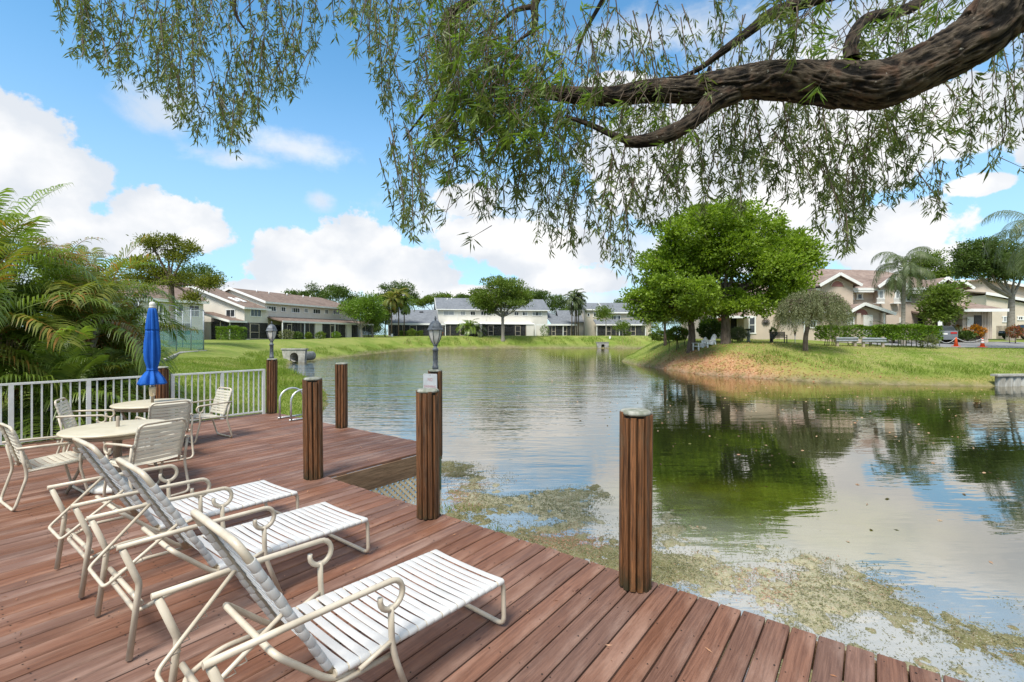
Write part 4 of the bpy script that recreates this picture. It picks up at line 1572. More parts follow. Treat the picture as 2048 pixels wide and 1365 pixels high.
# ---- grey-roofed house across the water
H = House('townhouse', 'white two storey townhouse with grey shingle roof and a tree before it', 'house', (-15.55, 100, 1.62), 12)
xe = H.fx(1095)
H.block(0, xe, 0, 10, 5.85, 'wall_c')
H.poly([(.02, 0, 5.83), (.02, 10, 5.83), (.02, 5, 8.2)], (.3, 0, 0), 'wall_c')
H.poly([(xe - .02, 0, 5.83), (xe - .02, 10, 5.83), (xe - .02, 5, 8.2)], (-.3, 0, 0), 'wall_c')
rf = H.roof(gable(0, xe, 0, 10, 5.85, 8.4), 'roof_c')
H.fascia((-.45, -.5, 5.62), (xe + .45, -.5, 5.62), .2, parent=rf)
H.fascia((-.47, -.5, 5.62), (-.47, 5, 8.42), .24, parent=rf)
H.fascia((-.47, 5.05, 8.42), (-.47, 10.5, 5.62), .24, parent=rf)
for vx, vy in ((2.2, 4.0), (3.2, 4.4), (10.5, 3.4), (16, 4.0)):
    MB().lathe([(.1, 0), (.1, .5), (0, .52)], 8).build('vent_pipe', M['trim'], rf, (vx, vy, 5.85 + vy * .51 - .15))
for u0, u1, v0, v1, n, bl in ((886, 909, 621.5, 632, 2, ((0, 0), (1, 0))), (920, 931.5, 622, 632, 2, ((0, 0), (1, 0))), (940, 951.5, 622.5, 632, 2, ()), (961, 983, 622.5, 632, 4, ()),
                              (1001, 1018, 623, 632, 3, ((0, 0),)), (1027.5, 1038, 623, 632.5, 2, ()), (1044, 1055.5, 623.5, 632.5, 2, ((1, 0),)), (1064, 1084, 623.5, 633, 3, ((0, 0), (2, 0)))):
    H.pwin(u0, u1, v0, v1, 0, panes=n, blind=bl)
# low wings either side
xl = H.fx(776)
H.block(xl, -.03, .2, 9, 2.6, 'wall_c')
rw = H.roof([[(xl - .5, -3.2, 2.5), (-.05, -3.2, 2.5), (-.05, 5.6, 5.75), (xl - .5, 5.6, 5.75)], [(xl - .5, 5.6, 5.748), (-.05, 5.6, 5.748), (-.05, 10, 3.8), (xl - .5, 10, 3.8)]], 'roof_c')
H.fascia((xl - .5, -3.26, 2.5), (1.2, -3.26, 2.5), .34, parent=rw)
MB().box((-3.4, 3.8, 5.16), (.8, .5, .25)).build('roof_vent', M['dark'], rw)
H.porch(xl + .2, -.3, -2.9, 2.35, 7, doors=(3,))
xr = H.fx(1152, -3)
H.block(xe + .03, xr - 1.2, .2, 9, 2.6, 'wall_c')
rw = H.roof([[(xe + .05, -3.2, 2.5), (xr, -3.2, 2.5), (xr - 4.4, 3.6, 5.4), (xe + .05, 3.6, 5.4)], [(xr, -3.2, 2.497), (xr, 9.5, 2.497), (xr - 4.4, 3.6, 5.397)]], 'roof_c')
H.fascia((xe - 3.5, -3.26, 2.5), (xr + .05, -3.26, 2.5), .34, parent=rw)
H.porch(xe - .8, xr - .3, -2.9, 2.35, 7, doors=(1, 4))
rp = H.roof([[(1.25, -3.0, 2.52), (xe - 3.6, -3.0, 2.52), (xe - 3.6, -.02, 2.85), (1.25, -.02, 2.85)]], 'trim', .12)
H.porch(.3, 8.3, -2.8, 2.35, 8, doors=(4,))
H.porch(9.0, xe - 5.6, -2.8, 2.35, 8, doors=(1, 6))
H.block(8.4, 8.9, -2.9, -.05, 2.4, 'wall_c', name='porch_wall')
H.block(xe - 5.5, xe - 3.9, -2.9, -.05, 2.4, 'wall_c', name='porch_wall')
for xx in (1.3, 8.65, xe - 3.6, xe + 2.6, xr - .15):
    MB().box((xx, -3.05, 1.2), (.14, .14, 2.4)).build('porch_post', M['trim'], H.t)
for xx in (2.2, 5.4, 11.5, 15.0, 18.0, xe + 1.5, xe + 5):
    H.block(xx - 1.1, xx + 1.1, -.06, .05, 2.1, 'pane', .05, 'patio_door')
for xx in (4.0, 10.2, 14.0):
    MB().box((xx, -.12, 2.62 + 1.2), (.10, .08, 2.3)).build('downpipe', M['trim'], H.t)

# ---- tan house to the right of it
H = House('townhouse', 'tan townhouse with grey roof behind the thin tree across the water', 'house', (ux(1170, 106), 106, 1.66), 4)
x1 = H.fx(1206)
x2 = H.fx(1300)
H.block(0, x1, 0, 9, 6.0, 'wall_t')
rf = H.roof(gable(0, x1, 0, 9, 6.0, 7.6, ov=.4), 'roof_c')
H.fascia((-.4, -.45, 5.85), (x1 + .4, -.45, 5.85), .26, parent=rf)
H.block(x1 + .03, x2, -.8, 8, 5.2, 'wall_t')
rf = H.roof([[(x1 + .05, -1.4, 5.15), (x2 + .4, -1.4, 5.15), (x2 + .4, 4, 7.6), (x1 + .05, 4, 7.6)], [(x1 + .05, 4, 7.598), (x2 + .4, 4, 7.598), (x2 + .4, 8.5, 4.6), (x1 + .05, 8.5, 4.6)]], 'roof_c')
H.fascia((x1 - .1, -1.45, 5.15), (x2 + .4, -1.45, 5.15), .26, parent=rf)
H.fascia((x1 - .02, -1.4, 5.17), (x1 - .02, 4, 7.62), .3, parent=rf)
H.block(H.fx(1124), -.03, 1.5, 9, 3.4, 'wall_t')
rf = H.roof(gable(H.fx(1124), -.05, 1.5, 9, 3.4, 5.9), 'roof_c')
H.pwin(1186, 1197.5, 625.5, 634.5, 0, panes=2)
H.pwin(1222, 1241.5, 631, 641.5, -.8, panes=4, blind=((2, 0),))
H.pwin(1174, 1180, 626, 634, 0, panes=1)
H.pwin(1196, 1203, 650, 661, 0, panes=1)
xa, xb = H.fx(1193, -3), H.fx(1290, -3)
rp = H.roof([[(xa - .2, -3.4, 2.45), (xb + .3, -3.4, 2.45), (xb + .3, -.83, 3.6), (xa - .2, -.83, 3.6)]], 'roof_c')
H.fascia((xa - .2, -3.45, 2.45), (xb + .3, -3.45, 2.45), .28, parent=rp)
H.porch(xa, xb, -3.1, 2.3, 10, doors=(2, 7))
for xx in (xa, (xa + xb) / 2 - .4, xb):
    MB().box((xx, -3.25, 1.15), (.14, .14, 2.3)).build('porch_post', M['trim'], H.t)
for xx in (xa + 2, xa + 5.5, xb - 2):
    H.block(xx - 1.0, xx + 1.0, -.88, -.78, 2.1, 'pane', .05, 'patio_door')

# ---- pinkish house on the right bank
H = House('townhouse', 'pinkish stucco house with white edged gables and rose arches behind the hedge', 'house', (ux(1488, 46), 46.0, 1.42), -3)
xa, xb = 0.0, H.fx(1554)
H.block(xa, xb, 0, 8, H.fz(1520, 590), 'wall_r')
rf = H.roof(gable(xa, xb, 0, 8, H.fz(1520, 590), H.fz(1520, 590) + 1.6), 'roof_r')
H.pwin(1495.5, 1512, 632, 669, 0, panes=1, rows=2)
# sunburst ornament on the blank wall
sb = MB().lathe([(.0, -.03), (.16, -.03), (.16, .03), (.0, .04)], 14)
for i in range(14):
    a = i * math.pi / 7
    sb.bar((math.cos(a) * .14, math.sin(a) * .14, 0), (math.cos(a) * .40, math.sin(a) * .40, 0), .05, .03)
tag(sb.build('wall_ornament', M['bench'], None, H.b + H.dx * H.fx(1531) + H.dy * -.06 + Vector((0, 0, H.fz(1531, 645))), (math.pi / 2, 0, H.a)), 'dark sunburst ornament hung on the blank pinkish wall', 'wall ornament')
xl = H.fx(1405, 1.0)
H.block(xl, -.03, 1.5, 8, H.fz(1450, 600, 1.5), 'wall_r')
zl = H.fz(1450, 633, -1)
rf = H.roof([[(xl - .4, -1.2, zl), (-.05 + .3, -1.2, zl), (-.05 + .3, 1.48, H.fz(1450, 618, 1.5)), (xl - .4, 1.48, H.fz(1450, 618, 1.5))]], 'roof_r')
H.fascia((xl - .4, -1.25, zl), (.3, -1.25, zl), .22, parent=rf)
H.block(H.fx(1474, 1.4), H.fx(1488, 1.4), 1.38, 1.52, 2.15, 'door', .02, 'door')
H.block(H.fx(1462, 1.4), H.fx(1473, 1.4), 1.4, 1.52, 2.3, 'dark', .02, 'doorway')
H.pwin(1418, 1440, 637, 660, 1.5, panes=2)
# one storey middle with its own roof
xm = H.fx(1645)
H.block(xb + .03, xm, -.5, 8, 2.75, 'wall_r')
rf = H.roof([[(xb - .3, -1.2, 2.7), (xm, -1.2, 2.7), (xm, 4.5, 5.2), (xb + .7, 4.5, 5.2)]], 'roof_r')
H.fascia((xb - .35, -1.25, 2.7), (xm, -1.25, 2.7), .24, parent=rf)
MB().box((H.fx(1608, -.55), -.58, 1.3), (.10, .08, 2.6)).build('downpipe', M['trim'], H.t)
H.pwin(1618, 1634, 640, 658, -.5, panes=2)
# two storey main part
xc, xd = H.fx(1636), H.fx(1905)
ze = H.fz(1740, 575)
zr = H.fz(1740, 536, 5)
H.block(xc, xd, 0, 9, ze, 'wall_r')
rf = H.roof([[(xc - .5, -.6, ze - .15), (xd + .4, -.6, ze - .15), (xd - 3, 5, zr - .3), (xc + 1.2, 5, zr)], [(xc - .5, -.6, ze - .153), (xc + 1.2, 5, zr - .003), (xc - .5, 9.5, ze - .15)],
             [(xc + 1.2, 5, zr - .004), (xd - 3, 5, zr - .304), (xd + .4, 9.5, ze - .2), (xc - .5, 9.5, ze - .2)]], 'roof_r')
H.fascia((xc - .5, -.65, ze - .15), (xd + .4, -.65, ze - .15), .24, parent=rf)


def front_gable(u0, up, u1, ve, vp, y, depth, wall_to, arch=True, mat='wall_r', base=-.4, ar=.30):
    """gable facing the water: pentagon wall, roof pair, white rakes, rose arch panel"""
    a, p_, b = H.fx(u0, y), H.fx(up, y), H.fx(u1, y)
    ze_, zp = H.fz(up, ve, y), H.fz(up, vp, y)
    H.poly([(a + .35, y, base), (b - .35, y, base), (b - .35, y, ze_ + .1), (p_, y, zp - .22), (a + .35, y, ze_ + .1)], (0, depth, 0), mat)
    r_ = H.roof([[(a - .1, y - .5, ze_), (p_, y - .5, zp), (p_, y + depth, zp), (a - .1, y + depth, ze_)], [(p_, y - .5, zp - .003), (b + .1, y - .5, ze_), (b + .1, y + depth, ze_), (p_, y + depth, zp - .003)]], 'roof_r', .12)
    H.fascia((a - .14, y - .54, ze_ + .02), (p_, y - .54, zp + .03), .26, parent=r_)
    H.fascia((p_, y - .545, zp + .03), (b + .14, y - .545, ze_ + .02), .26, parent=r_)
    if arch:
        w_ = (b - a) * ar / 2
        zc = ze_ - .12
        pts = [(p_ + w_ * math.cos(t), y - .03, zc + w_ * .95 * math.sin(t)) for t in np.linspace(0, math.pi, 11)]
        H.poly(pts, (0, .06, 0), 'arch', 'arch_panel')
        rim = MB().tube([(p_ + (w_ + .06) * math.cos(t), y - .04, zc + (w_ * .95 + .06) * math.sin(t)) for t in np.linspace(0, math.pi, 11)], .07, 5)
        rim.build('arch_trim', M[mat], H.t)
    return a, p_, b, ze_, zp


front_gable(1636, 1674, 1714, 571, 548, -.8, 4.0, 0)
front_gable(1752, 1778, 1806, 574, 553.5, -.8, 4.0, 0)
front_gable(1868, 1886, 1906, 572, 556, -.6, 4.0, 0, arch=False)
# entry gable with its white door and paired columns
a, p_, b, z1_, z2_ = front_gable(1688, 1722, 1780, 627.5, 607.5, -3.2, 3.1, 0, ar=.28)
zt = H.fz(1735, 633, -3.3)
H.block(H.fx(1727, -3.3), H.fx(1746, -3.3), -3.3, -3.2, 2.2, 'door', .02, 'door')
for u_ in (1715, 1765):
    H.block(H.fx(u_, -3.3) - .18, H.fx(u_, -3.3) + .18, -3.5, -3.25, 2.35, 'wall_r', -.3, 'column')
H.pwin(1694, 1709, 634, 656, -3.2, panes=2, rows=2)
MB().box((H.fx(1767, -3.4), -3.45, 1.2), (.09, .09, 2.4)).build('downpipe', M['trim'], H.t)
# upper windows, a little balcony, the mid eaves
H.pwin(1700, 1708, 587, 601, 0, panes=1)
H.pwin(1712, 1726, 586, 601, -.05, panes=1)
H.pwin(1810, 1823, 591.5, 605, -.05, panes=1)
H.pwin(1755, 1769, 580, 600, -.82, panes=1, blind=((0, 0),))
H.pwin(1788, 1801, 580, 600, -.82, panes=1, blind=((0, 0),))
for (u0, u1) in ((1754, 1770), (1788, 1802)):
    m_ = MB()
    xx0, xx1 = H.fx(u0, -1.3), H.fx(u1, -1.3)
    zb = H.fz(1760, 606, -1.2)
    m_.box(((xx0 + xx1) / 2, -1.25, zb + .42), (xx1 - xx0, .06, .06)).box(((xx0 + xx1) / 2, -1.25, zb), (xx1 - xx0, .06, .06)).box(((xx0 + xx1) / 2, -1.05, zb - .06), (xx1 - xx0, .5, .05))
    nb = 7
    for i in range(nb):
        m_.box((xx0 + (xx1 - xx0) * (i + .5) / nb, -1.25, zb + .21), (.04, .04, .40))
    m_.build('balcony_rail', M['trim'], H.t)
H.fascia((H.fx(1700, -.1), -.35, H.fz(1720, 581.5)), (H.fx(1740, -.1), -.35, H.fz(1720, 581.5)), .26, .6)
H.fascia((H.fx(1808, -.1), -.35, H.fz(1820, 584.5)), (H.fx(1836, -.1), -.35, H.fz(1820, 584.5)), .26, .6)
zz = H.fz(1840, 624)
rr = H.roof([[(H.fx(1822), -2.0, zz - .5), (H.fx(1850), -2.0, zz - .5), (H.fx(1850), -.02, zz + .1), (H.fx(1822), -.02, zz + .1)]], 'roof_r')
H.fascia((H.fx(1815), -2.05, zz - .5), (H.fx(1852), -2.05, zz - .5), .24, parent=rr)
H.block(H.fx(1836), H.fx(1848), -.1, .05, 2.3, 'dark', .02, 'doorway')
MB().box((H.fx(1850), -1.9, 1.15), (.14, .14, 2.3)).build('porch_post', M['trim'], H.t)
H.block(H.fx(1790), H.fx(1806), -.1, .05, 2.1, 'door', .02, 'door')
# tower gable and its low wing
front_gable(1893, 1914, 1935, 577, 561, -1.4, 5, 0, arch=True, ar=.36)
H.pwin(1891, 1900, 581, 597, -1.42, panes=1)
xg, xh_ = H.fx(1925, -2), H.fx(1977, -2)
H.block(xg, xh_, -2, 5, 2.75, 'wall_r')
rr = H.roof([[(xg - .6, -2.8, 2.7), (xh_ + .9, -2.8, 2.7), (xg + .4, 2.0, 4.3), (xg - .6, 2.0, 4.3)], [(xh_ + .9, -2.8, 2.697), (xh_ + .9, 5.5, 2.697), (xg + .4, 2.0, 4.297)]], 'roof_r')
H.fascia((xg - .6, -2.85, 2.7), (xh_ + .95, -2.85, 2.7), .26, parent=rr)
H.block(H.fx(1933, -2), H.fx(1946, -2), -2.08, -1.95, 2.05, 'door', .02, 'door')
H.block(H.fx(1948, -2), H.fx(1962, -2), -2.08, -1.95, 2.2, 'bench', .02, 'doorway')
m_ = MB()
for i in range(7):
    m_.box((H.fx(1964, -2) + i * .13, -2.03, 1.35), (.07, .05, 2.6))
m_.build('wall_batten', M['wall_r'], H.t)

# ---- beige house at the picture's edge
H = House('townhouse', 'large beige house with blank gable wall beyond the parked black car', 'house', (ux(1926, 60), 60, 1.45), -6)
xw = 22
zA, zB = H.fz(1926, 560), H.fz(2048, 577)
H.poly([(0, 0, -.4), (xw, 0, -.4), (xw, 0, 3.0), (3, 0, zA), (0, 0, zA)], (0, 9, 0), 'wall_f')
rr = H.roof([[(2.4, -.6, zA + .15), (xw + .6, -.6, 2.9), (xw + .6, 9.6, 2.9), (2.4, 9.6, zA + .15)], [(2.4, -.6, zA + .147), (2.4, 9.6, zA + .147), (-.6, 9.6, zA - .3), (-.6, -.6, zA - .3)]], 'roof_r')
H.fascia((2.4, -.65, zA + .16), (xw + .6, -.65, 2.92), .34, parent=rr)
zc = H.fz(1945, 583, -3)
rr = H.roof([[(.3, -3.0, zc - .15), (xw, -3.0, zc - 4.4), (xw, -.02, zc - 4.0), (.3, -.02, zc + .3)]], 'roof_r')
H.fascia((.2, -3.05, zc - .13), (xw, -3.05, zc - 4.38), .34, parent=rr)
H.poly([(.5, -2.7, -.4), (xw - 1, -2.7, -.4), (xw - 1, -2.7, .2), (.5, -2.7, zc - .45)], (0, 2.6, 0), 'wall_f')
H.pwin(2004, 2020, 632, 646, -2.7, panes=2, blind=((0, 0), (1, 0)))
H.pwin(2034, 2047, 632, 642, -2.7, panes=2)

# ------------------------------------------------------------------ vegetation
def clump_cloud(lobes, nclump, per, sig, inner=.55, flat=.6, up=.25):
    """lobes: (centre, radii) in metres; leaves gather in small clumps on the lobes' outer shells"""
    cs = np.array([l[0] for l in lobes], float)
    rs = np.array([l[1] for l in lobes], float)
    wt = (rs[:, 0] * rs[:, 2]) ** .95
    wt /= wt.sum()
    li = RNG.choice(len(lobes), nclump, p=wt)
    d = unit(RNG.normal(size=(nclump, 3)))
    rr = inner + (1 - inner) * RNG.random(nclump) ** .6
    C = cs[li] + d * rs[li] * rr[:, None]
    s = sig * (.6 + .8 * RNG.random(nclump))
    off = RNG.normal(size=(nclump, per, 3)) * s[:, None, None]
    off[:, :, 2] *= flat
    P = (C[:, None, :] + off).reshape(-1, 3)
    od = unit(np.repeat(d, per, 0) * .7 + unit(off.reshape(-1, 3)) * .7 + RNG.normal(size=(nclump * per, 3)) * .5 + np.array([0, 0, up]))
    rnd = np.clip(np.repeat(RNG.random(nclump), per) * .55 + RNG.random(nclump * per) * .45, 0, 1)
    return P, od, rnd


def tree(name, label, cat, Z, ub, lobes, mat, leaf, nclump, per, sig, r0, fork, tmat='trunk', depth=1.0, group=None, inner=.5, limbs=True, seed=1, flat=.6, up=.25, lw=.55, twig=0, sway=.25, sub=0):
    """crown lobes are (u, v, ru, rv[, dy]) in photo pixels at depth Z; fork = (u, v) where the limbs part"""
    random.seed(seed)
    px = Z / FPX
    base = on_ground(ub, Z)
    t = thing(name, label, cat, base, 0, group)
    L = []
    for l in lobes:
        dy = l[4] if len(l) > 4 else random.uniform(-.5, .5) * l[2] * px * depth
        c = at(l[0], l[1], Z) + Vector((0, dy, 0)) - base
        L.append((tuple(c), (l[2] * px, l[2] * px * depth, l[3] * px)))
    fk = at(fork[0], fork[1], Z) - base
    path = spline([(0, 0, -.3), (fk.x * .15 + random.uniform(-.1, .1) * sway, 0, fk.z * .33), (fk.x * .6, random.uniform(-.2, .2) * sway, fk.z * .66), tuple(fk)], 5)
    n = len(path)
    tr = MB().tube(path, [r0 * (1.25 if i == 0 else 1) * (1 - .35 * i / n) * (1 + .25 * max(0, 1 - i / 3)) for i in range(n)], 10)
    if limbs:
        for c, r in L:
            c = Vector(c)
            md = fk.lerp(c, .5) + Vector((random.uniform(-.2, .2), random.uniform(-.2, .2), -.12 * (c - fk).length)) * .8
            p = spline([tuple(fk - Vector((0, 0, .25))), tuple(md), tuple(c)], 4)
            tr.tube(p, lerp_list([r0 * .5, r0 * .28, r0 * .08], len(p)), 7)
            for q in range(3 + twig):
                e = c + Vector((random.uniform(-1, 1) * r[0], random.uniform(-1, 1) * r[1], random.uniform(-.5, .9) * r[2])) * .75
                tr.tube([tuple(md.lerp(c, .6)), tuple(md.lerp(e, .6) + Vector((0, 0, .1))), tuple(e)], [r0 * .16, r0 * .09, r0 * .03], 5)
    tr.build('trunk', M[tmat], t)
    if sub:
        S = []
        for c, r in L:
            for q in range(sub):
                d_ = Vector((random.gauss(0, 1), random.gauss(0, 1), random.gauss(.15, 1))).normalized()
                k_ = random.uniform(.30, .52)
                S.append(((c[0] + d_.x * r[0] * .76, c[1] + d_.y * r[1] * .76, c[2] + d_.z * r[2] * .76), (r[0] * k_, r[1] * k_, r[2] * k_ * .85)))
        L = S + [(c, (r[0] * .6, r[1] * .6, r[2] * .6)) for c, r in L]
    P, D, rnd = clump_cloud(L, nclump, per, sig, inner, flat, up)
    leaves('crown', P, D, leaf * (.7 + .6 * RNG.random(len(P))), leaf * lw, M[mat], t, rnd)
    return t


# the big bright tree with two trunks
bt_lobes = [(1440, 475, 95, 60), (1500, 455, 70, 45), (1380, 480, 75, 55), (1330, 545, 60, 50), (1300, 590, 45, 38), (1275, 605, 26, 20), (1360, 590, 75, 45), (1440, 560, 95, 60),
            (1540, 530, 85, 60), (1590, 520, 42, 48), (1580, 480, 46, 36), (1520, 580, 75, 34), (1600, 560, 32, 34), (1420, 610, 45, 24), (1455, 620, 40, 18), (1330, 610, 45, 26), (1480, 510, 110, 70), (1570, 590, 45, 20), (1420, 440, 60, 26), (1400, 622, 60, 22), (1295, 628, 38, 20), (1500, 612, 60, 20), (1350, 520, 60, 50), (1600, 500, 30, 36)]
tree('broadleaf_tree', 'big bright green tree with a broad dense crown before the pinkish house', 'tree', 34.0, 1452, bt_lobes, 'lf_big', .20, 3400, 24, .19, .34, (1448, 590), depth=.85, inner=.55, seed=3, twig=2, sub=9, lw=.72)
b2 = on_ground(1381, 35.6)
t2 = thing('broadleaf_tree', 'darker leaning trunk under the shaded half of the big bright crown', 'tree', b2)
fk = at(1375, 605, 35.6) - b2
m_ = MB()
m_.tube(spline([(0, 0, -.3), (.1, 0, fk.z * .4), (fk.x, 0, fk.z)], 6), lerp_list([.34, .25, .2], 13), 10)
for e in ((1320, 560), (1350, 520), (1400, 540), (1300, 600), (1385, 480)):
    q = at(e[0], e[1], 34.6 + random.uniform(-1.5, 1.5)) - b2
    m_.tube(spline([tuple(fk), tuple(fk.lerp(q, .5) + Vector((0, 0, .3))), tuple(q)], 4), lerp_list([.17, .10, .03], 9), 7)
m_.build('trunk', M['trunk'], t2)
L2 = []
for (u, v, ru, rv) in ((1330, 590, 45, 34), (1290, 600, 34, 24), (1360, 545, 55, 42), (1385, 600, 40, 24), (1345, 625, 40, 16)):
    c = at(u, v, 35.2) - b2
    L2.append((tuple(c), (ru * .0365, ru * .0365, rv * .0365)))
P, D, rnd = clump_cloud(L2, 420, 24, .24, .6)
leaves('crown', P, D, .20 * (.7 + .6 * RNG.random(len(P))), .11, M['lf_big'], t2, rnd)

# olive weeping tree on the bank
def weeping(label, Z, ub, vt, ru, rv, uc, vc, n, mat='lf_olive', r0=.16, hang=(.5, 1.5), leaf=.13, seed=5):
    random.seed(seed)
    px = Z / FPX
    base = on_ground(ub, Z)
    t = thing('weeping_tree', label, 'tree', base)
    c = at(uc, vc, Z) - base
    top = c + Vector((0, 0, rv * px * .35))
    m_ = MB()
    m_.tube(spline([(0, 0, -.3), (random.uniform(-.05, .05), 0, c.z * .35), (c.x * .6, .05, c.z * .7), tuple(c)], 5), lerp_list([r0, r0 * .7, r0 * .5], 16), 9)
    Ps, Ds, Rn = [], [], []
    for i in range(n):
        a = random.uniform(0, 6.283)
        q = math.sqrt(random.random())
        e = c + Vector((math.cos(a) * ru * px * q, math.sin(a) * ru * px * q, rv * px * (.95 * math.sqrt(max(0, 1 - q * q)) + random.uniform(-.25, .1))))
        if i % 9 == 0:
            m_.tube(spline([tuple(c - Vector((0, 0, .3))), tuple(c.lerp(e, .5) + Vector((0, 0, .25))), tuple(e)], 4), lerp_list([r0 * .4, r0 * .2, .012], 9), 6)
        hl = random.uniform(*hang)
        k_ = int(hl / .035)
        s = np.linspace(0, 1, k_)
        bend = random.uniform(.05, .3)
        pts = np.stack([e.x + math.cos(a) * bend * s + RNG.normal(size=k_) * .035, e.y + math.sin(a) * bend * s + RNG.normal(size=k_) * .035, e.z - hl * s], 1)
        Ps.append(pts)
        Ds.append(np.stack([RNG.normal(size=k_) * .5 + math.cos(a) * .2, RNG.normal(size=k_) * .5 + math.sin(a) * .2, -np.ones(k_) * .8], 1))
        Rn.append(np.clip(random.random() * .6 + RNG.random(k_) * .4, 0, 1))
    m_.build('trunk', M['trunk'], t)
    P = np.concatenate(Ps)
    leaves('crown', P, np.concatenate(Ds), leaf * (.7 + .6 * RNG.random(len(P))), leaf * .28, M[mat], t, np.concatenate(Rn))
    return t


weeping('olive grey weeping tree with a leaning dark trunk on the open bank', 30.0, 1611, 570, 62, 45, 1624, 622, 620, r0=.17, hang=(.5, 1.6))
weeping('silvery weeping tree half hidden under the big bright crown', 41.0, 1331, 620, 42, 22, 1330, 642, 260, r0=.16, hang=(.4, 1.1), seed=8)

# pine-like tree behind the court fence
pine = [(335, 482, 30, 12), (378, 496, 22, 15), (300, 490, 24, 13), (292, 520, 22, 11), (350, 512, 30, 13), (312, 548, 40, 20), (272, 530, 15, 10), (360, 560, 36, 14), (410, 568, 34, 12), (435, 562, 20, 9),
        (400, 595, 22, 9), (285, 558, 30, 13), (300, 482, 26, 10)]
tree('pine_tree', 'tall pine with open layered crown behind the tennis court fence', 'tree', 43.0, 346, pine, 'lf_pine', .23, 430, 26, .26, .30, (342, 560), tmat='trunk', depth=.5, inner=.3, sub=3, flat=.8, up=.6, lw=.45, seed=11, sway=.1)
tree('broadleaf_tree', 'dark green tree right behind the layered pine', 'tree', 78.0, 385, [(395, 562, 40, 30), (350, 575, 42, 28), (370, 600, 52, 26), (325, 590, 32, 26)], 'lf_dark', .34, 420, 26, .5, .3, (375, 610), seed=12)

# trees standing round the far houses
far = [
    ('dense dark tree rising behind the brown roof ridge', 118, 655, [(625, 592, 30, 22), (652, 585, 34, 18), (685, 595, 30, 20), (600, 600, 24, 16), (710, 605, 24, 18)], 'lf_dark', .42, 480, 2),
    ('rounded dark tree standing tall behind the orange palms', 128, 800, [(788, 585, 26, 20), (805, 590, 26, 26), (775, 600, 22, 18), (822, 605, 14, 16)], 'lf_dark', .42, 420, 4),
    ('small yellowish tree top above the low grey roof', 122, 868, [(858, 602, 14, 8), (885, 597, 18, 9), (845, 606, 10, 7)], 'lf_mid', .42, 160, 5),
    ('low tree line showing over the grey ridge', 128, 935, [(920, 597, 18, 6), (945, 596, 18, 7)], 'lf_dark', .42, 140, 6),
    ('broad dark tree behind the right end of the grey roof', 132, 1085, [(1062, 595, 34, 18), (1095, 605, 30, 20), (1120, 618, 26, 16), (1040, 592, 26, 12)], 'lf_dark', .42, 460, 7),
    ('hazy tree top over the tan townhouse', 140, 1255, [(1235, 612, 22, 9), (1262, 608, 20, 10)], 'lf_dark', .45, 160, 8),
    ('green tree between the palm clump and the tan roof', 126, 1145, [(1140, 632, 22, 16), (1165, 630, 18, 14)], 'lf_mid', .42, 200, 9),
    ('tree top peeping over the pinkish roof near the queen palm', 75, 1860, [(1850, 530, 34, 22), (1835, 545, 26, 18), (1885, 548, 26, 16)], 'lf_mid', .36, 240, 10),
    ('dark bushy tree beside the end of the cream row', 92, 745, [(745, 640, 22, 18), (760, 625, 20, 20), (735, 655, 18, 12)], 'lf_dark', .34, 300, 13),
]
for (lab, Z, ub, lo, mt, lf, nc, sd_) in far:
    tree('broadleaf_tree', lab, 'tree', Z, ub, lo, mt, lf, int(nc * 1.2), 20, .42, .25, (ub, lo[0][1] + 22), seed=sd_, group='trees round the far houses', sub=6)
tree('flame_tree', 'umbrella shaped tree with pale trunk before the white grey-roofed house', 'tree', 93.0, 1006, [(1000, 575, 44, 15), (970, 590, 26, 14), (1035, 590, 30, 14), (975, 608, 26, 14), (1010, 605, 46, 16), (1045, 606, 20, 13), (985, 620, 16, 9), (990, 562, 30, 8), (958, 600, 18, 12)],
     'lf_mid', .36, 800, 24, .36, .36, (1005, 632), tmat='ptrunk', inner=.4, seed=21, twig=1, sub=7)
tree('young_tree', 'white trunked tree with sparse fresh leaves at the end of the cream row', 'tree', 81.0, 724, [(715, 608, 18, 9), (735, 612, 24, 12), (700, 622, 16, 9), (750, 625, 18, 12), (725, 628, 24, 11), (745, 600, 18, 10), (690, 612, 9, 6)],
     'lf_hedge', .30, 400, 18, .42, .22, (722, 655), tmat='ptrunk', inner=.3, seed=22, twig=2)
tree('young_tree', 'thin two stemmed tree with small crown beside the pale porch', 'tree', 84.0, 745, [(742, 640, 15, 10), (752, 634, 12, 10)], 'lf_mid', .28, 120, 16, .4, .10, (746, 652), tmat='ptrunk', inner=.3, seed=25)
tree('young_tree', 'slim sparse tree before the tan townhouse', 'tree', 98.0, 1212, [(1208, 622, 14, 8), (1216, 630, 13, 8), (1203, 632, 8, 6)], 'lf_mid', .30, 110, 16, .42, .11, (1212, 640), tmat='ptrunk', inner=.3, seed=23)
tree('young_tree', 'small blossoming tree standing before the tan porch', 'tree', 97.0, 1246, [(1245, 652, 10, 7), (1238, 658, 7, 5)], 'lf_mid', .28, 70, 14, .35, .08, (1245, 660), tmat='ptrunk', inner=.3, seed=24)
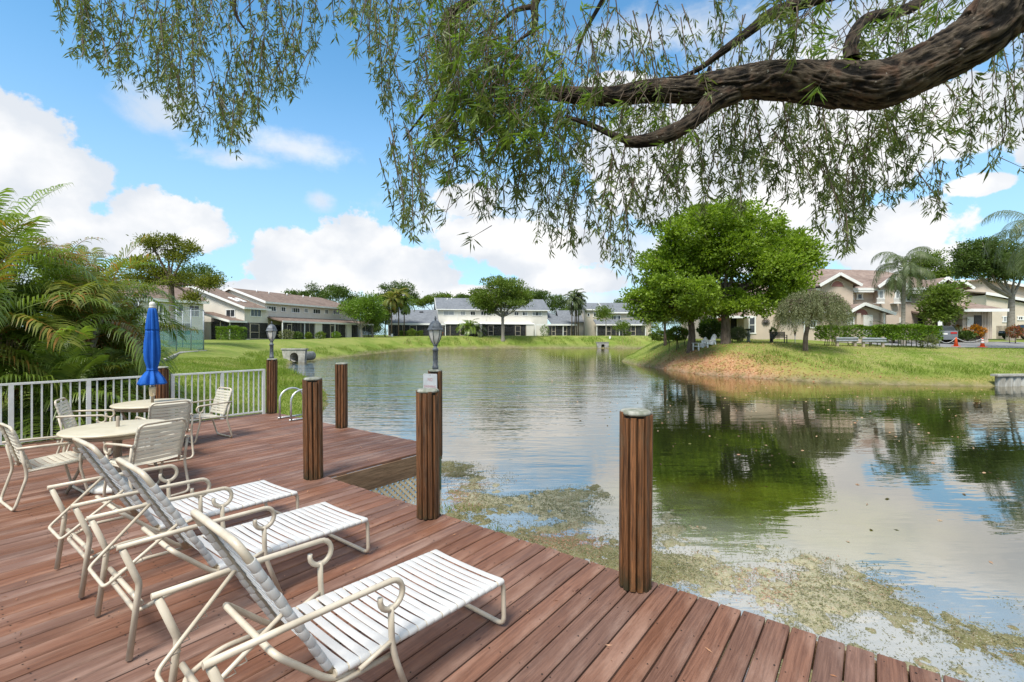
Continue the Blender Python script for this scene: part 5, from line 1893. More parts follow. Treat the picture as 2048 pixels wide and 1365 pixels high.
# right side
tree('broadleaf_tree', 'spreading tree with pale forked trunk behind the red croton', 'tree', 47.0, 2021, [(1945, 505, 34, 20), (1925, 525, 26, 16), (1965, 525, 40, 22), (1990, 505, 34, 22), (1940, 548, 24, 12), (2015, 540, 40, 22), (1985, 552, 26, 12), (2060, 530, 46, 30), (1915, 512, 16, 10)],
     'lf_dark', .22, 1100, 24, .24, .34, (2024, 590), tmat='ptrunk', inner=.45, seed=31, twig=1, sub=7)
tree('fruit_tree', 'leafy yellow tinged tree growing against the tower gable', 'tree', 42.5, 1882, [(1875, 590, 24, 16), (1895, 600, 22, 16), (1865, 610, 20, 14), (1885, 620, 26, 14), (1866, 634, 16, 12), (1893, 630, 20, 14), (1900, 580, 14, 10)],
     'lf_mid', .24, 250, 22, .26, .16, (1880, 650), inner=.4, seed=32)


# --- palms
def frond_arrays(base, azm, length, e0, droop, ll, n, vup=.25, hang=.3, sweep=.55, wid=.035, rr=.014, ragged=0.0):
    """one pinnate leaf: returns vertices, triangles, rnd"""
    m = 14
    pts = [np.array(base, float)]
    tans = []
    for i in range(m):
        s = i / (m - 1)
        e = e0 - droop * s ** 1.35
        d = np.array([math.cos(azm) * math.cos(e), math.sin(azm) * math.cos(e), math.sin(e)])
        tans.append(d)
        pts.append(pts[-1] + d * length / m)
    pts = np.array(pts)
    tans.append(tans[-1])
    tans = np.array(tans)
    side = np.array([-math.sin(azm), math.cos(azm), 0])
    V, F, Rn = [], [], []
    # rachis as a three-sided strip
    for i in range(m + 1):
        r = rr * (1 - .85 * i / m)
        up = np.cross(tans[i], side)
        for k in range(3):
            a = 2.094 * k
            V.append(pts[i] + side * math.cos(a) * r + up * math.sin(a) * r)
            Rn.append(.95)
    for i in range(m):
        for k in range(3):
            a, b = i * 3 + k, i * 3 + (k + 1) % 3
            F += [(a, b, b + 3), (a, b + 3, a + 3)]
    fr = np.linspace(.14, .995, n)
    for sgn in (-1, 1):
        for j, s in enumerate(fr):
            if ragged and random.random() < ragged:
                continue
            x = s * m
            i = min(int(x), m - 1)
            p = pts[i] * (1 - (x - i)) + pts[i + 1] * (x - i)
            tn = tans[i]
            up = np.cross(tn, side)
            up = up if up[2] > 0 else -up
            L = ll * (math.sin(math.pi * (.12 + .80 * s)) ** .6) * random.uniform(.85, 1.1)
            sw = sweep * (.6 + .9 * s)
            d = tn * sw + side * sgn * 1.0 + up * (vup + random.uniform(-.1, .1))
            d /= np.linalg.norm(d)
            wv = np.cross(d, up)
            wv /= max(np.linalg.norm(wv), 1e-6)
            w_ = wid * random.uniform(.8, 1.15)
            mid = p + d * L * .45
            m2 = p + d * L * .78 + np.array([0, 0, -hang * L * .30])
            tip = p + d * L * .95 + np.array([0, 0, -hang * L * .85])
            o = len(V)
            V += [p, mid + wv * w_ * .5, mid - wv * w_ * .5, m2 + wv * w_ * .3, m2 - wv * w_ * .3, tip]
            F += [(o, o + 1, o + 2), (o + 1, o + 3, o + 2), (o + 3, o + 4, o + 2), (o + 3, o + 5, o + 4)]
            q = random.random()
            Rn += [q] * 6
    return np.array(V), np.array(F), np.array(Rn)


def add_frond(t, mat, *a, name='frond', **k):
    V, F, Rn = frond_arrays(*a, **k)
    return obj(name, np_mesh(name, V, F, M[mat], Rn), t)


def areca(label, x, y_, canes, nfr, lf, hgt, seed, dry=.16, gold=.16, spread=(.45, 1.25), group='palms behind the railing'):
    random.seed(seed)
    b = Vector((x, y_, gz(x, y_)))
    t = thing('areca_palm', label, 'palm', b, 0, group)
    for c in range(canes):
        a = random.uniform(0, 6.28)
        lean = random.uniform(.05, .35)
        h = hgt * random.uniform(.75, 1.1)
        bx, by = math.cos(a) * .18, math.sin(a) * .18
        top = Vector((bx + math.cos(a) * lean * h * .6, by + math.sin(a) * lean * h * .6, h))
        MB().tube(spline([(bx, by, -.2), (bx + math.cos(a) * lean * h * .2, by + math.sin(a) * lean * h * .2, h * .5), tuple(top)], 5), lerp_list([.055, .045, .04], 11), 8).build('cane', M['cane'], t)
        for i in range(nfr):
            az_ = 2.4 * i + random.uniform(-.3, .3) + a
            q = i / max(nfr - 1, 1)
            e0 = R(82) - q * R(95) * random.uniform(.7, 1.0)
            dr = R(random.uniform(60, 110)) * (1 if q > .2 else .6)
            z = random.random()
            mt = 'lf_palm_dry' if (z < dry and q > .45) else ('lf_palm_gold' if z < dry + gold else 'lf_palm')
            isdry = mt == 'lf_palm_dry'
            add_frond(t, mt, tuple(top - Vector((0, 0, .25 * q))), az_, lf * random.uniform(.8, 1.15) * (.8 if isdry else 1), e0 - (.4 if isdry else 0), dr * (1.35 if isdry else 1), .70 if not isdry else .42, 30,
                      vup=.45 if not isdry else -.2, hang=.60 if not isdry else .9, wid=.043 if not isdry else .032, sweep=.6, ragged=.0 if not isdry else .2)
    return t


areca('areca palm at the picture edge with bent canes behind the railing', -10.3, 8.9, 4, 9, 2.0, 2.3, 41)
areca('tall areca palm rising highest at the picture edge with feathery top', -11.9, 10.2, 4, 10, 2.2, 3.0, 42, dry=.2)
areca('areca palm with a withered pinkish brown frond over the railing', -9.9, 10.6, 3, 8, 2.1, 2.7, 43, dry=.3)
areca('areca palm with upright spear fronds in the middle of the clump', -10.9, 12.1, 3, 8, 2.3, 2.5, 44, dry=.05)
areca('areca palm reaching its arched fronds towards the blue umbrella', -9.9, 11.6, 3, 9, 1.9, 1.6, 45, dry=.15, gold=.35)
areca('low young palm with fresh bright fronds just behind the balusters', -9.0, 9.4, 3, 7, 1.5, .75, 46, dry=.0, gold=.1)
areca('low palm with orange tinged stalks between the railing posts', -8.75, 10.5, 3, 7, 1.4, .6, 47, dry=.1, gold=.5)
areca('shaded palm filling the back of the clump', -11.9, 12.9, 4, 8, 2.2, 2.3, 48, dry=.1)
areca('areca palm at the very corner with high feathery fronds', -11.0, 9.3, 4, 9, 2.2, 3.1, 52, dry=.2)
areca('bushy areca palm between the edge palms and the withered one', -10.7, 10.0, 4, 9, 1.9, 1.7, 53, dry=.1)
# withered fronds hanging in front of the clump (parts of one dead-topped palm)
random.seed(9)
b = Vector((-10.7, 11.0, gz(-10.7, 11.0)))
t = thing('areca_palm', 'half dead palm with rusty broken fronds standing above its neighbours', 'palm', b, 0, 'palms behind the railing')
MB().tube([(0, 0, -.2), (.1, 0, 1.8), (.25, .1, 3.6)], [.06, .05, .04], 8).build('cane', M['cane'], t)
for i in range(9):
    add_frond(t, 'lf_palm_dry' if i % 3 else 'lf_palm_gold', (.25, .1, 3.55), i * 2.4, 1.2, R(70 - i * 7), R(80), .33, 24, vup=.1, hang=.6, wid=.022, ragged=.35)


def queen(label, Z, ub, uc, vc, lf, n, seed, tr=.14, ll=.75, base=None, e_lo=-20):
    random.seed(seed)
    b = on_ground(ub, Z) if base is None else base
    t = thing('queen_palm', label, 'palm', b)
    top = at(uc, vc, Z) - b
    p = spline([(0, 0, -.3), (top.x * .15, 0, top.z * .35), (top.x * .5, 0, top.z * .7), tuple(top)], 5)
    MB().tube(p, lerp_list([tr * 1.35, tr, tr * .95, tr * .8], len(p)), 10).build('trunk', M['ptrunk'], t)
    MB().tube([tuple(top - Vector((0, 0, .6))), tuple(top), tuple(top + Vector((0, 0, .8)))], [tr * .85, tr * .9, tr * .25], 8).build('crown_shaft', M['cane'], t)
    for i in range(n):
        q = i / (n - 1)
        e0 = R(84) - q * R(84 - e_lo)
        add_frond(t, 'lf_queen', tuple(top + Vector((0, 0, .5 - .5 * q))), 2.4 * i + random.uniform(-.2, .2), lf * random.uniform(.85, 1.1), e0, R(random.uniform(105, 150)), ll, 46, vup=-.15, hang=.95, sweep=.5, wid=.045, rr=.03)
    return t


queen('queen palm with drooping grey green fronds before the balcony', 39.0, 1806, 1809, 545, 3.0, 17, 51)
queen('taller queen palm cut off by the picture edge', 33.0, 2085, 2072, 478, 3.6, 15, 52, tr=.17, ll=.9)


def low_palm(name, label, Z, u, hgt, lf, n, seed, mat='lf_queen', ll=.4, wid=.05, e_lo=-10, group=None, hang=.4):
    random.seed(seed)
    b = on_ground(u, Z)
    t = thing(name, label, 'palm', b, 0, group)
    MB().tube([(0, 0, -.2), (.05, 0, hgt * .5), (0, .05, hgt)], [.13, .11, .09], 8).build('trunk', M['trunk'], t)
    for i in range(n):
        q = i / (n - 1)
        add_frond(t, mat, (0, .05, hgt), 2.4 * i, lf * random.uniform(.8, 1.15), R(78) - q * R(78 - e_lo), R(random.uniform(70, 110)), ll, 26, vup=.2, hang=hang, wid=wid, rr=.025)
    return t


low_palm('date_palm', 'low spreading palm under the queen palm beside the house', 41.0, 1786, .75, 1.9, 16, 61)
low_palm('date_palm', 'low palm against the low wing of the pinkish house', 44.0, 1908, 1.2, 1.9, 14, 62)
low_palm('areca_palm', 'bushy palm with a pale trunk before the white porch', 95.5, 938, 1.6, 3.1, 18, 63, 'lf_palm', .8, .14)
low_palm('areca_palm', 'dark palm bush beside the bushy palm at the white porch', 95, 953, 1.0, 2.6, 14, 64, 'lf_queen', .7, .14)
for i, (u, vt, lab) in enumerate(((783, 600, 'orange tinted palm leaning over the low grey wing'), (797, 592, 'tallest orange tinted palm between the two houses'), (808, 606, 'yellow green palm beside the orange palms'),
                                  (770, 618, 'short palm at the foot of the orange palms'))):
    Z = 91 + i
    hg = (at(u, vt, Z) - on_ground(u, Z)).z
    low_palm('tall_palm', lab, Z, u, hg, 2.9, 15, 70 + i, 'lf_palm_gold' if i < 2 else 'lf_palm', .8, .15, -50, 'palms between the far houses', .7)
for i, (u, vt, lab) in enumerate(((1118, 600, 'thin palm leaning towards the grey roof in the far palm clump'), (1140, 592, 'tallest palm of the far palm clump'), (1162, 596, 'slender palm at the tan end of the far palm clump'), (1150, 612, 'shorter palm inside the far palm clump'))):
    Z = 101 + i * .7
    hg = (at(u, vt, Z) - on_ground(u, Z)).z
    low_palm('tall_palm', lab, Z, 1150 + (u - 1140) * .3, hg, 2.6, 13, 80 + i, 'lf_queen', .75, .13, -30, 'palms of the far palm clump', .6)


# --- hedges and bushes
def bush(name, label, cat, Z, u0, u1, v0, v1, dep, mat, leaf, n, seed, stems=True, group=None, box=True, lw=.6):
    random.seed(seed)
    px = Z / FPX
    uc = (u0 + u1) / 2
    b = on_ground(uc, Z)
    t = thing(name, label, cat, b, 0, group)
    top = at(uc, v0, Z).z - b.z
    bot = max(.02, at(uc, v1, Z).z - b.z)
    hw = (u1 - u0) / 2 * px
    if box:
        S = RNG.random((n, 3)) * 2 - 1
        ax = RNG.choice(3, n, p=[.12, .38, .5])
        S[np.arange(n), ax] = np.sign(S[np.arange(n), ax]) * (1 - .22 * RNG.random(n) ** 1.5)
        S[:, 2] = np.where((ax == 2), np.abs(S[:, 2]), S[:, 2])
        bump_ = 1 + .07 * np.sin(S[:, 0] * hw * 3.1 + 1) + .05 * np.sin(S[:, 0] * hw * 7.3)
        P = np.stack([S[:, 0] * hw, S[:, 1] * dep / 2 * bump_, bot + (S[:, 2] * .5 + .5) * (top - bot) * np.where(ax == 2, bump_, 1)], 1)
        D = S * np.array([.3, .8, .8]) + RNG.normal(size=(n, 3)) * .6 + np.array([0, 0, .4])
    else:
        d = unit(RNG.normal(size=(n, 3)))
        r = .45 + .55 * RNG.random(n) ** .5
        lump = 1 + .18 * np.sin(d[:, 0] * 5 + seed) * np.cos(d[:, 2] * 6 + seed)
        P = d * (r * lump)[:, None] * np.array([hw, dep / 2, (top - bot) / 2]) + np.array([0, 0, (top + bot) / 2])
        D = d + RNG.normal(size=(n, 3)) * .5 + np.array([0, 0, .3])
    if stems:
        m_ = MB()
        for i in range(max(3, int(hw * 2 / .28))):
            x = random.uniform(-hw, hw) * .9
            yy = random.uniform(-.3, .3) * dep
            m_.tube([(x, yy, -.1), (x + random.uniform(-.1, .1), yy, bot + .1), (x + random.uniform(-.2, .2), yy * .8, bot + (top - bot) * .6)], [.03, .024, .01], 5)
        m_.build('stems', M['ptrunk'] if box else M['trunk'], t)['kind'] = 'stuff'
    leaves('foliage', P, D, leaf * (.7 + .6 * RNG.random(n)), leaf * lw, M[mat], t)
    return t


bush('hedge', 'long clipped bright green hedge in front of the pinkish house', 'hedge', 33.0, 1640, 1768, 655, 678, 1.1, 'lf_hedge', .13, 6500, 1)
bush('hedge', 'thicker end of the clipped hedge with bare white stems below', 'hedge', 32.2, 1766, 1866, 654, 679, 1.5, 'lf_hedge', .13, 7500, 2)
bush('hedge', 'boxy green hedge before the gable end of the cream row', 'hedge', 58.0, 440, 487, 656, 679, 1.6, 'lf_hedge', .17, 3600, 3, False)
bush('hedge', 'low green hedge before the grey wing', 'hedge', 94.0, 800, 845, 664, 674, 1.3, 'lf_mid', .26, 1500, 4, False)
bush('bush', 'orange yellow croton by the low pinkish wing', 'bush', 43.0, 1928, 1966, 652, 674, 1.4, 'lf_orange', .20, 1300, 5, True, None, False, .4)
bush('bush', 'smaller rusty croton beside the dark tree', 'bush', 43.5, 1902, 1921, 652, 673, 1.0, 'lf_orange', .19, 600, 6, True, None, False, .4)
bush('bush', 'red croton at the foot of the pale forked trunk', 'bush', 42.0, 2017, 2041, 653, 675, 1.0, 'lf_red', .18, 800, 7, True, None, False, .4)
bush('bush', 'dark green low shrub between the crotons', 'bush', 42.5, 1918, 1946, 664, 678, 1.2, 'lf_dark', .18, 700, 8, True, None, False)
bush('bush', 'feathery shrub beside the tree trunk at the house door', 'bush', 36.5, 1462, 1490, 655, 681, 1.2, 'lf_olive', .16, 1500, 9, True, None, False, .3)
bush('bush', 'dense garden shrub shading the doorway between the trunks', 'bush', 38.5, 1398, 1440, 640, 678, 1.6, 'lf_dark', .20, 1800, 10, True, None, False)
bush('bush', 'leafy shrub at the dark leaning trunk', 'bush', 37.5, 1335, 1375, 655, 680, 1.5, 'lf_mid', .18, 1300, 11, True, None, False)
bush('bush', 'low shrub under the silvery weeping tree', 'bush', 42.5, 1300, 1345, 664, 682, 1.3, 'lf_mid', .18, 900, 12, False, None, False)
bush('bush', 'red flowering shrub by the house door', 'bush', 40.0, 1425, 1446, 638, 662, .9, 'lf_red', .18, 300, 13, True, None, False)
bush('bush', 'potted shrub beside the dark bench', 'bush', 39.0, 1541, 1552, 655, 678, .5, 'lf_dark', .13, 420, 14, True, None, False)
bush('bush', 'spiky shrub at the thick end of the clipped hedge', 'bush', 31.4, 1845, 1868, 676, 696, .8, 'lf_olive', .40, 260, 15, False, None, False, .12)
for i, (u0, u1, v0, Z, mt, lab) in enumerate(((557, 588, 661, 66.5, 'lf_olive', 'loose shrub before the screened porch of the cream row'), (588, 603, 665, 67, 'lf_dark', 'small dark shrub by the low porch wall'), (612, 622, 666, 69, 'lf_mid', 'little potted shrub at the screen door'),
                                            (632, 650, 665, 71, 'lf_mid', 'rounded shrub between two porch posts'), (664, 680, 664, 75, 'lf_hedge', 'clipped shrub by the second low porch wall'), (870, 886, 664, 95, 'lf_red', 'orange flowering shrub at the corner of the white house'),
                                            (1245, 1262, 664, 99, 'lf_mid', 'green shrub at the end of the tan porch'), (1080, 1098, 650, 97, 'lf_palm', 'yellow green plant by the grey wing porch'), (1300, 1322, 652, 60, 'lf_mid', 'shrub on the far tip beyond the silvery tree'),
                                            (745, 775, 655, 89, 'lf_dark', 'dark shrubbery below the orange palms'), (815, 832, 658, 92.5, 'lf_mid', 'shrub below the tall orange palm'))):
    bush('bush', lab, 'bush', Z, u0, u1, v0, 674 if Z > 80 else 677, 1.3, mt, .22, 420, 20 + i, False, 'shrubs along the far porches', False)


# --- grass blades, bank tufts, fallen leaves
def patchy(X, Y, s, seed):
    rg = np.random.default_rng(seed)
    o = np.zeros_like(X)
    for k in range(9):
        a, f_, p_ = rg.uniform(0, 6.28), s * rg.uniform(.5, 2.2), rg.uniform(0, 6.28)
        o += np.sin((X * math.cos(a) + Y * math.sin(a)) * f_ + p_) / 4
    return o


def scatter_grass(name, n, xr, yr, cond, L, lean=.35, wd=.012, kind='stuff', mat='grass', dry=None):
    X = RNG.uniform(*xr, n)
    Y = RNG.uniform(*yr, n)
    ok = cond(X, Y)
    X, Y = X[ok], Y[ok]
    Z = np.maximum(height(X, Y), WATER_Z - (.3 if name != 'notch_tufts' else 0))
    P = np.stack([X, Y, Z - .01], 1)
    D = np.stack([RNG.normal(size=len(X)) * lean, RNG.normal(size=len(X)) * lean, np.ones(len(X))], 1)
    rn = RNG.random(len(X)) * .72
    if dry:
        rn = np.clip(rn + dry(X, Y), 0, 1)
    o = leaves(name, P, D, L * (.5 + RNG.random(len(X))), wd, M[mat], rnd=rn)
    return tag(o, kind=kind)


sdl = lambda X, Y: -poly_sd(X, Y, SHORE)
dkd = lambda X, Y: poly_sd(X, Y, DECK_POLY)
scatter_grass('lawn_grass', 95000, (-19, -4), (8, 32), lambda X, Y: (sdl(X, Y) > .1) & (dkd(X, Y) < -.25), .10, .5, .016, dry=lambda X, Y: np.clip(patchy(X, Y, .7, 5) * .35, 0, .4))
scatter_grass('bank_grass', 60000, (-26, -5), (20, 75), lambda X, Y: (sdl(X, Y) > .15) & (sdl(X, Y) < 3.2) & (np.sin(X * 1.3) + np.sin(Y * .9 + X * .4) > -.6), .30, .45, .028)
scatter_grass('far_bank_grass', 30000, (-18, 34), (78, 98), lambda X, Y: (sdl(X, Y) > 1.5) & (sdl(X, Y) < 5.5) & (np.sin(X * .9) + np.sin(X * 2.3 + Y) > -.5), .42, .45, .05, dry=lambda X, Y: np.clip(patchy(X, Y, .4, 9) * .4 + .12, 0, .5))
scatter_grass('promontory_grass', 70000, (9.5, 34), (23, 52), lambda X, Y: (sdl(X, Y) > .35) & (sdl(X, Y) < 12) & ~((X > 9) & (X < 17.5) & (sdl(X, Y) < 1.7) & (Y < 38)), .08, .5, .020, dry=lambda X, Y: np.clip(patchy(X, Y, .8, 3) * .6 + .22 * sstep((X - 13) / 4), 0, .75))
scatter_grass('shore_tufts', 16000, (14, 32), (22, 30), lambda X, Y: (sdl(X, Y) > 1.4) & (sdl(X, Y) < 3.4) & (np.sin(X * 2.1) + np.sin(X * 5.3 + Y * 2) > -.3), .30, .5, .022)
scatter_grass('notch_tufts', 2600, (-1.2, .6), (5.4, 7.6), lambda X, Y: ((np.hypot((X + .78) / .45, (Y - 6.9) / .16) < 1) | (np.hypot(X + .22, (Y - 6.15)) < .14)), .09, .5, .008)

n = 26000
X = RNG.uniform(9.5, 22, n)
Y = RNG.uniform(23, 42, n)
sd_ = sdl(X, Y)
keep = (sd_ > .05) & (RNG.random(n) < np.exp(-(((X - 13) / 4.5) ** 2 + ((Y - 31) / 6) ** 2)) * np.where(sd_ < 2.4, 1.0, .22) * (sd_ < 7))
X, Y = X[keep], Y[keep]
P = np.stack([X, Y, height(X, Y) + .02], 1)
tag(leaves('fallen_leaves', P, np.stack([RNG.normal(size=len(X)), RNG.normal(size=len(X)), RNG.normal(size=len(X)) * .35], 1), np.full(len(X), .11) * (.5 + RNG.random(len(X))), .06, M['fallen']), kind='stuff')
n = 900
X = RNG.uniform(-2, 22, n)
Y = 5 + 22 * RNG.random(n) ** .7
sd_ = -sdl(X, Y)
keep = (sd_ > .3) & (RNG.random(n) < np.where(X > 2, 1.0, .12))
X, Y = X[keep], Y[keep]
P = np.stack([X, Y, np.full(len(X), WATER_Z + .006)], 1)
tag(leaves('floating_leaves', P, np.stack([RNG.normal(size=len(X)), RNG.normal(size=len(X)), np.zeros(len(X))], 1), .06 * (.6 + .9 * RNG.random(len(X))), .030, M['floating'], fold=.04), kind='stuff')


# --- pond weed: a mat that breaks the surface in patches, with sprigs on it
WEED = np.array([at(u, v, FPX * (EYE - WATER_Z) / (v - HY)).xy[:] for u, v in
                 ((880, 912), (960, 930), (1010, 958), (1100, 962), (1175, 985), (1245, 1040), (1290, 1000), (1330, 985), (1400, 1030), (1480, 1085), (1600, 1120), (1760, 1150), (1900, 1190), (2080, 1228),
                  (2300, 1310), (2200, 1500), (1700, 1460), (1300, 1250), (1000, 1120), (860, 1050))])


def fbm(X, Y, s, seed, oct_=4):
    rg = np.random.default_rng(seed)
    out = np.zeros_like(X)
    amp = 1.0
    for o in range(oct_):
        for k in range(5):
            a = rg.uniform(0, 6.283)
            ph = rg.uniform(0, 6.283)
            fq = s * 2 ** o * rg.uniform(.7, 1.4)
            out += amp * np.sin((X * math.cos(a) + Y * math.sin(a)) * fq + ph + .8 * np.sin((X * math.sin(a) - Y * math.cos(a)) * fq * .6 + ph)) / 5
        amp *= .62
    return out


def weed_density(X, Y):
    sd = poly_sd(X, Y, WEED)
    return np.clip(sd / .9, -1.5, .72) + fbm(X, Y, 3.1, 5, 5) * 1.05


def make_weed():
    xs = np.arange(-1.8, 6.6, .022)
    ys = np.arange(2.0, 9.6, .022)
    X, Y = np.meshgrid(xs, ys)
    sd = poly_sd(X, Y, WEED)
    dn = weed_density(X, Y) - .10 + fbm(X, Y, 17, 8, 3) * .6
    hz = fbm(X, Y, 20, 7, 3)
    Z = WATER_Z + np.clip((dn - .36) * .05, -.03, .035) + hz * .010 * np.clip(dn + .3, 0, 1.2) - .006
    # the muddy hollow with a puddle beside the deck edge
    pud = np.hypot((X - .58) / .30, (Y - 5.72) / .30)
    n0, n1 = X.shape
    idx = np.arange(n0 * n1).reshape(n0, n1)
    keep = (sd[:-1, :-1] > -.5) & (dn[:-1, :-1] > -.2)
    a = idx[:-1, :-1][keep]
    F = np.stack([a, a + 1, a + n1 + 1, a + n1], 1)
    used = np.unique(F)
    mp = np.full(n0 * n1, -1)
    mp[used] = np.arange(len(used))
    V = np.stack([X.ravel(), Y.ravel(), Z.ravel()], 1)[used]
    me = np_mesh('pond_weed_mat', V, mp[F], M['weedmat'], rnd=(fbm(X, Y, 1.6, 21, 3).ravel()[used] * .5 + .5), smooth=True)
    tag(obj('pond_weed_mat', me), kind='stuff')
    n = 260000
    X = RNG.uniform(-1.6, 6.4, n)
    Y = RNG.uniform(2.2, 9.6, n)
    dn = weed_density(X, Y)
    sd = poly_sd(X, Y, WEED)
    keep = (sd > -.3) & (dn > -.25) & (RNG.random(n) < np.clip(.30 + dn * .55, 0, .8))
    X, Y, dn = X[keep], Y[keep], dn[keep]
    P = np.stack([X, Y, WATER_Z + np.clip((dn - .42) * .05, -.004, .03)], 1)
    D = np.stack([RNG.normal(size=len(X)), RNG.normal(size=len(X)), RNG.random(len(X)) * .55], 1)
    zone = np.clip(fbm(X, Y, 2.1, 33, 3) * .45 + .5, 0, 1)
    rn = np.clip(zone * .75 + RNG.random(len(X)) * .3, 0, 1)
    tag(leaves('pond_weed', P, D, .026 * (.4 + RNG.random(len(X)) * 1.2), .0075, M['weed'], rnd=rn, fold=.1), kind='stuff')


def weedmat():
    m, t, out = new_mat('pond_weed_mat')
    tcn = t.new('ShaderNodeTexCoord')
    v = tcn.outputs['Object']
    at_ = t.new('ShaderNodeAttribute', attribute_name='rnd')
    a = t.noise(v, 22.0, 8.0, .75)
    b = t.noise(v, 80.0, 5.0, .75)
    col = t.mix(t.remap(at_.outputs['Fac'], .3, .7), (.15, .135, .055), (.33, .30, .19))
    col = t.mix(t.remap(a, .5, .68), col, (.10, .115, .03))
    col = t.mix(t.remap(a, .32, .46, .85, 0), col, (.30, .165, .11))
    col = t.mix(t.remap(b, .52, .66, 0, .8), col, (.48, .46, .38))
    col = t.mix(t.remap(b, .30, .42, .7, 0), col, (.07, .075, .03))
    bsdf(t, out, col, .8, .3, 0, b, .8, .01)
    return m


M['weedmat'] = weedmat()
make_weed()

# ------------------------------------------------------------------ the overhanging weeping tree
def limb_mesh(path, radii, seg, ridge, seed, rings=10):
    """bark tube with real ridges running along it; UV: u round, v along"""
    rg = np.random.default_rng(seed)
    P = np.array([tuple(p) for p in spline(path, rings)])
    n = len(P)
    r = np.interp(np.linspace(0, len(radii) - 1, n), range(len(radii)), radii)
    T = np.gradient(P, axis=0)
    T = unit(T)
    u = np.array([0, 0, 1.0]) - T[0] * T[0][2]
    u /= np.linalg.norm(u)
    V, UV, Rn = [], [], []
    s = np.concatenate([[0], np.cumsum(np.linalg.norm(np.diff(P, axis=0), axis=1))])
    ang = np.linspace(0, 2 * math.pi, seg, endpoint=False)
    ph = rg.uniform(0, 6.28, 8)

    def lattice(na, cell, A_, X_):
        """smooth value noise, periodic round the limb"""
        nx = int(s[-1] / cell) + 4
        G = rg.random((nx, na))
        fa = (A_ / (2 * math.pi) * na) % na
        fx = X_ / cell + 1
        ia, ix = np.floor(fa).astype(int), np.clip(np.floor(fx).astype(int), 0, nx - 2)
        ta, tx = fa - ia, np.clip(fx - ix, 0, 1)
        ta, tx = ta * ta * (3 - 2 * ta), tx * tx * (3 - 2 * tx)
        g = lambda i, j: G[np.clip(i, 0, nx - 1), j % na]
        return (g(ix, ia) * (1 - ta) + g(ix, ia + 1) * ta) * (1 - tx) + (g(ix + 1, ia) * (1 - ta) + g(ix + 1, ia + 1) * ta) * tx

    AA, XX = np.meshgrid(ang, s)
    rk = float(np.mean(r)) / .17
    w1 = lattice(5, .34, AA, XX) - .5
    w2 = lattice(9, .12, AA, XX) - .5
    na1 = max(8, int(42 * min(1.15, max(.4, rk))))
    q1 = lattice(na1, .11, AA + w1 * .9 + w2 * .22, XX + w2 * .10)
    q2 = lattice(int(na1 * 1.9), .05, AA + w1 * .9 + w2 * .3, XX)
    H1 = 1 - np.abs(2 * q1 - 1)
    H2 = 1 - np.abs(2 * q2 - 1)
    HH = np.clip(.68 * H1 ** .8 + .32 * H2, 0, 1)
    LU = 1 + .16 * (lattice(4, .42, AA, XX) - .5) + .10 * (lattice(7, .18, AA, XX) - .5)
    for i in range(n):
        u = u - T[i] * np.dot(u, T[i])
        u /= np.linalg.norm(u)
        b = np.cross(T[i], u)
        x = s[i]
        h = HH[i]
        rad = r[i] * LU[i] * (1 - ridge * .75 + ridge * 1.25 * h)
        V.append(P[i] + np.outer(np.cos(ang) * rad, u) + np.outer(np.sin(ang) * rad, b))
        UV.append(np.stack([ang / 6.2832, np.full(seg, x)], 1))
        Rn.append(h)
    V = np.concatenate(V)
    a = np.arange((n - 1) * seg)
    k = a % seg
    nx = a - k + (k + 1) % seg
    F = np.stack([a, nx, nx + seg, a + seg], 1)
    return V, F, np.concatenate(UV), np.concatenate(Rn)


TB = Vector((6.6, 2.9, gz(6.6, 2.9)))
ot = thing('weeping_bottlebrush_tree', 'large weeping tree whose ridged limb and hanging leaves arch over the pond', 'tree', TB)


def limb(name, pts, radii, seg=20, ridge=.14, seed=1, rings=8):
    V, F, UV, Rn = limb_mesh([Vector(p) - TB for p in pts], radii, seg, ridge, seed, rings)
    return obj(name, np_mesh(name, V, F, M['bark'], Rn, True, UV), ot)


A = lambda u, v, Z: tuple(at(u, v, Z))
main_pts = [tuple(TB + Vector((0, 0, -.4))), tuple(TB + Vector((-.15, .1, 1.2))), tuple(TB + Vector((-.7, .15, 2.8))), (4.55, 3.22, 4.15), A(2048, 8, 3.40), A(1950, 80, 3.48), A(1850, 134, 3.58), A(1760, 168, 3.68), A(1650, 166, 3.82), A(1550, 160, 3.95),
            A(1450, 172, 4.08), A(1380, 180, 4.18), A(1300, 182, 4.3), A(1220, 193, 4.42), A(1150, 191, 4.52), A(1085, 183, 4.6), A(1050, 187, 4.64)]
main_r = [.34, .29, .25, .225, .205, .195, .185, .19, .178, .165, .135, .115, .108, .092, .080, .062, .030]
limb('main_limb', main_pts, [q * .90 for q in main_r], 150, .17, 4, 48)
limb('branch', [A(1470, 185, 4.05), A(1425, 205, 4.02), A(1390, 238, 4.0), A(1345, 266, 4.02), A(1295, 282, 4.08), A(1250, 284, 4.12)], [.095, .078, .07, .064, .058, .042], 60, .2, 5, 30)
limb('branch', [A(1270, 286, 4.1), A(1225, 270, 4.2), A(1180, 250, 4.3), A(1130, 232, 4.4)], [.036, .028, .024, .014], 14, .1, 6)
limb('branch', [A(1705, 120, 3.75), A(1702, 92, 3.8), A(1715, 58, 3.9), A(1740, 36, 4.0), A(1795, 24, 4.15), A(1850, -5, 4.3), A(1960, -120, 4.7)], [.055, .05, .046, .044, .046, .05, .06], 22, .12, 7)
limb('branch', [A(1960, -140, 4.7), A(1800, -70, 4.6), A(1690, -20, 4.5), A(1600, 8, 4.5), A(1545, 28, 4.5), A(1500, 62, 4.55), A(1450, 100, 4.6), A(1395, 140, 4.7), A(1345, 160, 4.8)], [.07, .065, .06, .06, .055, .045, .035, .022, .012], 22, .12, 8)
